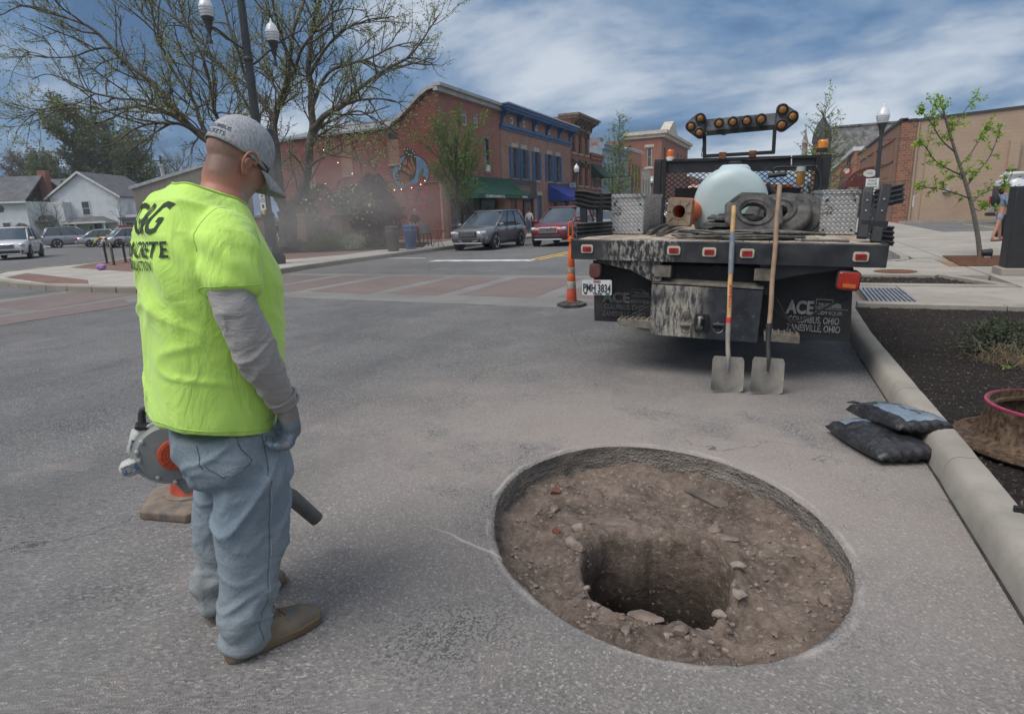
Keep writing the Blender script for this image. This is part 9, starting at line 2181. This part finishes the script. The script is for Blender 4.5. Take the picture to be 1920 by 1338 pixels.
mb = MB(); mb.cbox((-.115,.045,.055),(.07,.10,.12),(0,.35,0),.02); bbuild(mb, 'engine_cover', BL_, smooth=50); mb = MB(); mb.cbox((-.085,.02,.125),(.06,.07,.02),(0,.3,0),.005); bbuild(mb, 'top_cover', BPL)
mb = MB(); mb.cbox((-.150,.0,-.035),(.085,.075,.065),(0,-.25,0),.016); fc_ = bbuild(mb, 'starter_housing', BL_, smooth=50); mb = MB(); mb.cbox((-.152,-.040,-.030),(.060,.003,.036),(0,-.25,0)); bbuild(mb, 'warning_label', M('blower_sticker', (.45,.45,.43),.5, var=.5, vs=60, dirt=(.08,.13,.25), dl=.5, dh=.52, ds=60), fc_)
mb = MB(); mb.cbox((-.122,-.012,.055),(.035,.003,.05),(0,.3,0)); bbuild(mb, 'warning_label', M('blower_sticker'))
for x, z in ((-.095,.075),(-.115,.0),(-.06,-.09),(.0,-.125),(-.118,.035)): mb = MB(); mb.lathe([(0,-.052),(.008,-.050),(.010,-.03)],10,(x, 0, z), 'y'); bbuild(mb, 'screw', BL_, smooth=40)
LH_ = MW @ (LA[5]+Vector((.005,0,-.07))); hl = BM3.inverted() @ (LH_-bc)
mb = MB(); mb.tube(smoothpath([(-.09,.04,.10),(-.07,.05,.19),(hl.x-.045, hl.y, hl.z-.006),(hl.x, hl.y, hl.z),(hl.x+.07, hl.y, hl.z-.01),(hl.x+.13, hl.y, hl.z-.07),(.09,.03,.05)],6),.0155,10); bbuild(mb, 'handle', BPL, smooth=180)
tip = ad(594,973,2.46); root_ = bc+bloc(.06,.02,-.055)
e1 = ad(545,930,2.40)
dirn_ = (tip-e1).normalized()
mb = MB(); rs_ = [(root_, .046),(root_.lerp(e1,.35)+Vector((0,0,.0)),.040),(root_.lerp(e1,.8),.036),(e1,.034),(tip, .031)]
mb.tube([p-bc for p, _ in rs_],[r_ for _, r_ in rs_],22, caps=False); mb.tube([tip-bc, tip-bc+dirn_*.002, tip-bc-dirn_*.03],[.031,.028,.027],22, caps=False); mb.build('blower_tube', TUBE, LBW, smooth=40, fixn=True)
mb = MB(); mb.tube([tip-bc-dirn_*.028, tip-bc-dirn_*.03],[.027,.027],22); mb.build('nozzle_inner', BPL, LBW)
mb = MB(); mb.extr([(-.02,-.03,-.11),(.05,-.03,-.12),(.07,-.03,-.19),(.03,-.03,-.20)],(0,.05,0)); bbuild(mb, 'skid_foot', BG, bev=.006)
gdir = (MI.to_3x3() @ (BM3 @ Vector((1,0,0)))).normalized(); hk = LA[5]+Vector((.005,0,-.07))
hand(LA[5]+Vector((0,0,.0)), hk+Vector((0,.018,.012)),-gdir*0.0+Vector((1,0,0)), None, (R(15), R(95), R(160)),.95, back_=Vector((0,-1,-.1)).normalized())
# ================================================================ street-works odds and ends
def channelizer(label, loc, rz, dirt_, hgt=1.22, basecol=None):
 t = thing('channelizer_cone', label, 'traffic cone', loc, rz, 'tall orange channelizer cones')
 rb = basecol or RBR; mb = MB(); n = 6; R0 = .235 if not basecol else .275
 def hexr(r_, z): return [(r_*math.cos(PI/3*k), r_*math.sin(PI/3*k), z) for k in range(6)]
 def cirr(r_, z, n=6): return hexr(r_, z)
 mb.rings([hexr(R0*.98,0), hexr(R0,.012), hexr(R0,.045), hexr(R0*.88,.062), hexr(R0*.62,.070)]); mb.build('base', rb, t, bev=.006)
 mb = MB(); mb.lathe([(.15,.066),(.15,.076),(.115,.080),(.09,.080)],30); mb.build('base_collar', rb, t, smooth=40)
 OR_ = ORP
 mb = MB(); k_ = 1.35 if basecol else 1; mb.lathe([(.088*k_, .075),(.080*k_, .12),(.072*(.5+k_/2),.27),(.068,.28)],12); mb.build('lower_body', M('sooty_orange', (0.42,0.065,0.03),.6, var=.3, vs=9, dirt=(.2,.09,.06), dl=.55, dh=.7, ds=6), t, smooth=40)
 bands = [(.28,.40, 'W'),(.40,.52, 'O'),(.52,.62, 'W'),(.62,.86, 'O')]
 WB = M('sleeve_white', (.40,.36,.32),.6, var=.4, vs=12, dirt=(.20,.14,.10), dl=.45, dh=.65, ds=9)
 for a, b, k in bands:
  ra, rb_ = lerp(.068,.042,(a-.28)/.6), lerp(.068,.042,(b-.28)/.6); mb = MB(); mb.lathe([(ra, a),(ra+.003, a+.006),(rb_+.003, b-.006),(rb_, b)],20); mb.build('reflective_sleeve' if k == 'W' else 'orange_sleeve', WB if k == 'W' else OR_, t, smooth=40)
 mb = MB(); mb.lathe([(.042,.86),(.030,.90),(.030,1.0),(.052,1.01),(.052,1.06),(.030,1.07),(.024,1.10),(0,1.10)],18); mb.build('neck', OR_, t, smooth=40)
 mb = MB(); mb.tube(smoothpath([(-.030,0,1.07),(-.032,0,1.15),(-.024,0, hgt-.015),(0,0, hgt),(.024,0, hgt-.015),(.032,0,1.15),(.030,0,1.07)],4),.013,8); mb.build('handle', OR_, t, smooth=180)
 return t
channelizer('tall orange channelizer cone with dirty white bands standing left of the truck', gp(1072,574),.3,0,1.30)
cb = gp(368,938)
t2 = channelizer('orange channelizer cone on a dusty hexagonal base hidden behind the worker\'s legs', cb, R(12),1,1.22, M('dusty_rubber', (0.20,0.155,0.12),.9, var=.3, vs=9, dirt=(.09,.08,.075), dl=.5, dh=.65, ds=7, bump=.4))
s = NT('bag_black'); c = s.mix(s.rng(s.noise(20,5,.7),.45,.7),(0.012,0.012,0.014),(0.05,0.05,0.055)); BAGB = s.fin(c, .38,0, s.bump(s.noise(14,6,.65, dist=1.2),.9,.02), Coat_Weight=.2)
s = NT('bag_print'); c = s.mix(s.rng(s.noise(7,6,.6),.35,.65),(0.12,0.165,0.22),(0.21,0.255,0.30)); c = s.mix(s.rng(s.noise(5,5,.7, vec=s.map(loc=(3,2,1))),.55,.66,0,.8), c, (.23,.19,.16)); BAGP = s.fin(c, .45,0, s.bump(s.noise(14,6,.65, dist=1.2),.7,.015))
def bag(label, c_, L, W_, Hh, rz, tilt, prints, seed):
 t = thing('mix_bag', label, 'bag', c_, (tilt[0], tilt[1], rz), 'bags of mix by the kerb'); nx, ny = 44,26; top = []; bot = []
 for i in range(nx+1):
  rt_, rb_ = [],[]
  for j in range(ny+1):
   u, v = i/nx*2-1, j/ny*2-1; e = (1-abs(u)**4)*(1-abs(v)**3.2); pin = 1-.10*(1-v*v)*(abs(u)**6); w_ = 1-.07*(1-abs(u))**0*abs(v)**2*.6
   x, y = u*L/2*(1-.05*v*v), v*W_/2*(1+.06*math.cos(u*2)); th = Hh*e**.55; n1 = noise.noise(Vector((x*7, y*7, seed))); n2 = noise.noise(Vector((x*22+y*9, y*20, seed+3)))
   crimp = .010*math.sin(y*95+seed)*max(0, abs(u)-.80)/.20
   rt_.append((x, y, Hh*.42+th*.62*(1+.18*n1)+.007*n2*e+crimp)); rb_.append((x, y, Hh*.42-min(th*.42, Hh*.42)+crimp-.004))
  top.append(rt_); bot.append(rb_)
 def sheet(mb, g, flip, sel=None, off=0):
  idx = {}; vs = []; fs = []
  for i in range(nx+1):
   for j in range(ny+1): idx[i, j] = len(vs); p = g[i][j]; vs.append((p[0], p[1], p[2]+off))
  for i in range(nx):
   for j in range(ny):
    if sel is None or sel((i+.5)/nx*2-1,(j+.5)/ny*2-1): f = (idx[i, j], idx[i+1, j], idx[i+1, j+1], idx[i, j+1]); fs.append(f[::-1] if flip else f)
  mb.add(vs, fs)
 mb = MB(); sheet(mb, top, False); sheet(mb, bot, True); o = mb.build('plastic', BAGB, t, smooth=180)
 bm = bmesh.new(); bm.from_mesh(o.data); bmesh.ops.remove_doubles(bm, verts=bm.verts, dist=.0045); bm.to_mesh(o.data); bm.free()
 for k, (u0, u1, v0, v1, m_) in enumerate(prints):
  mb = MB(); sheet(mb, top, False, lambda u, v: u0 < u < u1 and v0 < v < v1,.0015+.001*k); used = mb.build('printed_panel', m_, t, smooth=180); bm = bmesh.new(); bm.from_mesh(used.data); bmesh.ops.delete(bm, geom=[v for v in bm.verts if not v.link_faces], context='VERTS'); bm.to_mesh(used.data); bm.free()
 return t
b0 = gp(1645,838); b1 = gp(1668,800)
GRN = M('bag_green', (.05,.11,.09),.5, var=.4, vs=30); BRN = M('bag_brown', (.22,.09,.03),.5, var=.3, vs=30); RDP = M('bag_red', (.30,.06,.05),.5, var=.3, vs=30)
da = gp(1718,872)-gp(1578,792); db = gp(1738,842,.1)-gp(1597,762,.1)
bag('lower black plastic bag of mix lying on the asphalt against the kerb', (b0.x, b0.y, .004),.58,.36,.11, math.atan2(da.y, da.x),(0,0),[(-.75,-.45,-.7,.3, BAGP)],1)
bag('upper bag with faded blue printed panel lying across the black one', (b1.x+.01, b1.y-.18,.075),.60,.36,.11, math.atan2(db.y, db.x),(R(-3), R(-6)),[(-.40,.86,-.62,.76, BAGP),(-.72,-.42,-.2,.8, GRN),(-.84,-.66,.1,.5, BRN),(.34,.50,.3,.55, RDP),(-.34,-.26,-.6,.76, BAGB),(-.1,.6,.05,.12, GRN),(-.1,.7,-.25,-.20, GRN)],2)
RI = M('rusted_casting', (0.085,0.050,0.030),.6,.5, var=.5, vs=45, bump=.5, bs=150, bd=.002, fine=.5, fs=60, dirt=(0.21,0.145,0.09), dl=.42, dh=.72, ds=34); PINK = M('pink_spray', (0.36,0.03,0.09),.6, var=.3, vs=30)
ro = gp(1790,803,.12); rc = Vector((1.36,4.02,.115))
mf = thing('manhole_ring', 'rusty cast iron manhole frame with pink sprayed rim lying in the mulch', 'manhole frame', rc)
mb = MB(); mb.lathe([(.30,0),(.445,0),(.455,.012),(.450,.028),(.36,.040),(.335,.06),(.318,.14),(.312,.20),(.318,.228),(.316,.235),(.296,.235),(.290,.20),(.272,.195),(.270,.18),(.295,.17),(.30,.05)],64)
mb.v = [(x*(1+.004*noise.noise(Vector((x*9, y*9, z*9)))), y*(1+.004*noise.noise(Vector((x*9, y*9, z*9)))), z) for x, y, z in mb.v]
mb.f = [f for f in mb.f if len(f) == 4]; mb.m = mb.m[:len(mb.f)]
mb.add([mb.v[0]],[]) ; mb.build('casting', RI, mf, smooth=40)
mb = MB(); mb.lathe([(.3175,.226),(.3195,.226),(.3205,.236),(.312,.2385),(.308,.2375)],64, cap=False); mb.build('painted_rim', PINK, mf, smooth=60)
for k in range(4): a = 2*PI*k/4+2.6; c_, s_ = math.cos(a), math.sin(a); mb = MB(); mb.extr([(.32*c_-.006*s_, .32*s_+.006*c_, .03),(.44*c_-.006*s_, .44*s_+.006*c_, .03),(.325*c_-.006*s_, .325*s_+.006*c_, .10)],(.012*s_, -.012*c_, 0)); mb.build('rib', RI, mf, bev=.002)
mb = MB(); mb.lathe([(0,.004),(.29,.004),(.29,.01),(0,.01)],30); mb.build('soil_inside', MUL, mf)
p = gp(1908,965,.13); bk = thing('steel_bracket', 'dark rusty steel bracket at the right frame edge on the mulch', 'bracket', p); mb = MB(); mb.box(-.02,-.02,-.02,.10,.0,.045); mb.build('plate', TFR, bk, bev=.003); mb = MB(); mb.box(.03,.0,-.02,.16,.10,.02); mb.build('foot', RI, bk, bev=.003); mb = MB(); mb.tube([(.06,.05,.02),(.06,.05,.13)],.03,10); mb.build('stud', RI, bk)
p = gp(1600,755); mb = MB(); r_ = random.Random(2)
mb.poly([(p.x-.05, p.y-.01,.004),(p.x+.02, p.y-.02,.010),(p.x+.05, p.y+.01,.005),(p.x, p.y+.02,.012)]); o = mb.build('plastic_scrap', BAGB); so = o.modifiers.new('s', 'SOLIDIFY'); so.thickness = .002; tag(o, 'scrap of black plastic at the near end of the printed bag', 'scrap')
p = gp(190,506,.125); mb = MB(); mb.blob(p+Vector((0,0,.1)),(.22,.16,.12),3,.3,1); tag(mb.build('flower_clump', M('mauve_petals', (.35,.20,.42),.8)), 'tiny mauve flowers on the brick corner left of the bicycle hoops', 'flowers')
# ================================================================ air: blown dust and haze
def volume(name, dens, col, mb, noise_=None, loc=(0,0,0), scale=(1,1,1)):
 m = bpy.data.materials.new(name); m.use_nodes = True; t = m.node_tree; t.nodes.clear()
 o_ = t.nodes.new('ShaderNodeOutputMaterial'); v = t.nodes.new('ShaderNodeVolumePrincipled'); v.inputs['Color'].default_value = (*col, 1); v.inputs['Density'].default_value = dens; v.inputs['Anisotropy'].default_value = 0.1
 t.links.new(v.outputs[0], o_.inputs['Volume'])
 if noise_:
  tc_ = t.nodes.new('ShaderNodeTexCoord'); ln_ = t.nodes.new('ShaderNodeVectorMath'); ln_.operation = 'LENGTH'; t.links.new(tc_.outputs['Object'], ln_.inputs[0])
  mr = t.nodes.new('ShaderNodeMapRange'); mr.interpolation_type = 'SMOOTHSTEP'; t.links.new(ln_.outputs['Value'], mr.inputs[0]); mr.inputs[1].default_value = 0.15; mr.inputs[2].default_value = 0.98; mr.inputs[3].default_value = dens; mr.inputs[4].default_value = 0
  nz_ = t.nodes.new('ShaderNodeTexNoise'); nz_.inputs['Scale'].default_value = noise_; nz_.inputs['Detail'].default_value = 3; t.links.new(tc_.outputs['Object'], nz_.inputs['Vector'])
  mr2 = t.nodes.new('ShaderNodeMapRange'); t.links.new(nz_.outputs[0], mr2.inputs[0]); mr2.inputs[1].default_value = 0.36; mr2.inputs[2].default_value = 0.62
  ml_ = t.nodes.new('ShaderNodeMath'); ml_.operation = 'MULTIPLY'; t.links.new(mr.outputs[0], ml_.inputs[0]); t.links.new(mr2.outputs[0], ml_.inputs[1]); t.links.new(ml_.outputs[0], v.inputs['Density'])
 o = mb.build(name, m); o.location = loc; o.scale = scale; o['kind'] = 'stuff'; return o
mb = MB(); mb.box(-190,-3,-3.4,70,185,21)
volume('haze', 0.0006,(0.86,0.90,0.96), mb)
dc = ad(625,430,17.0); mb = MB(); mb.blob((0,0,0),1.0,1,0,2)
volume('dust_cloud', 0.14,(0.86,0.80,0.74), mb, 2.2,(dc.x, dc.y, 1.6),(4.6,5.2,2.5))
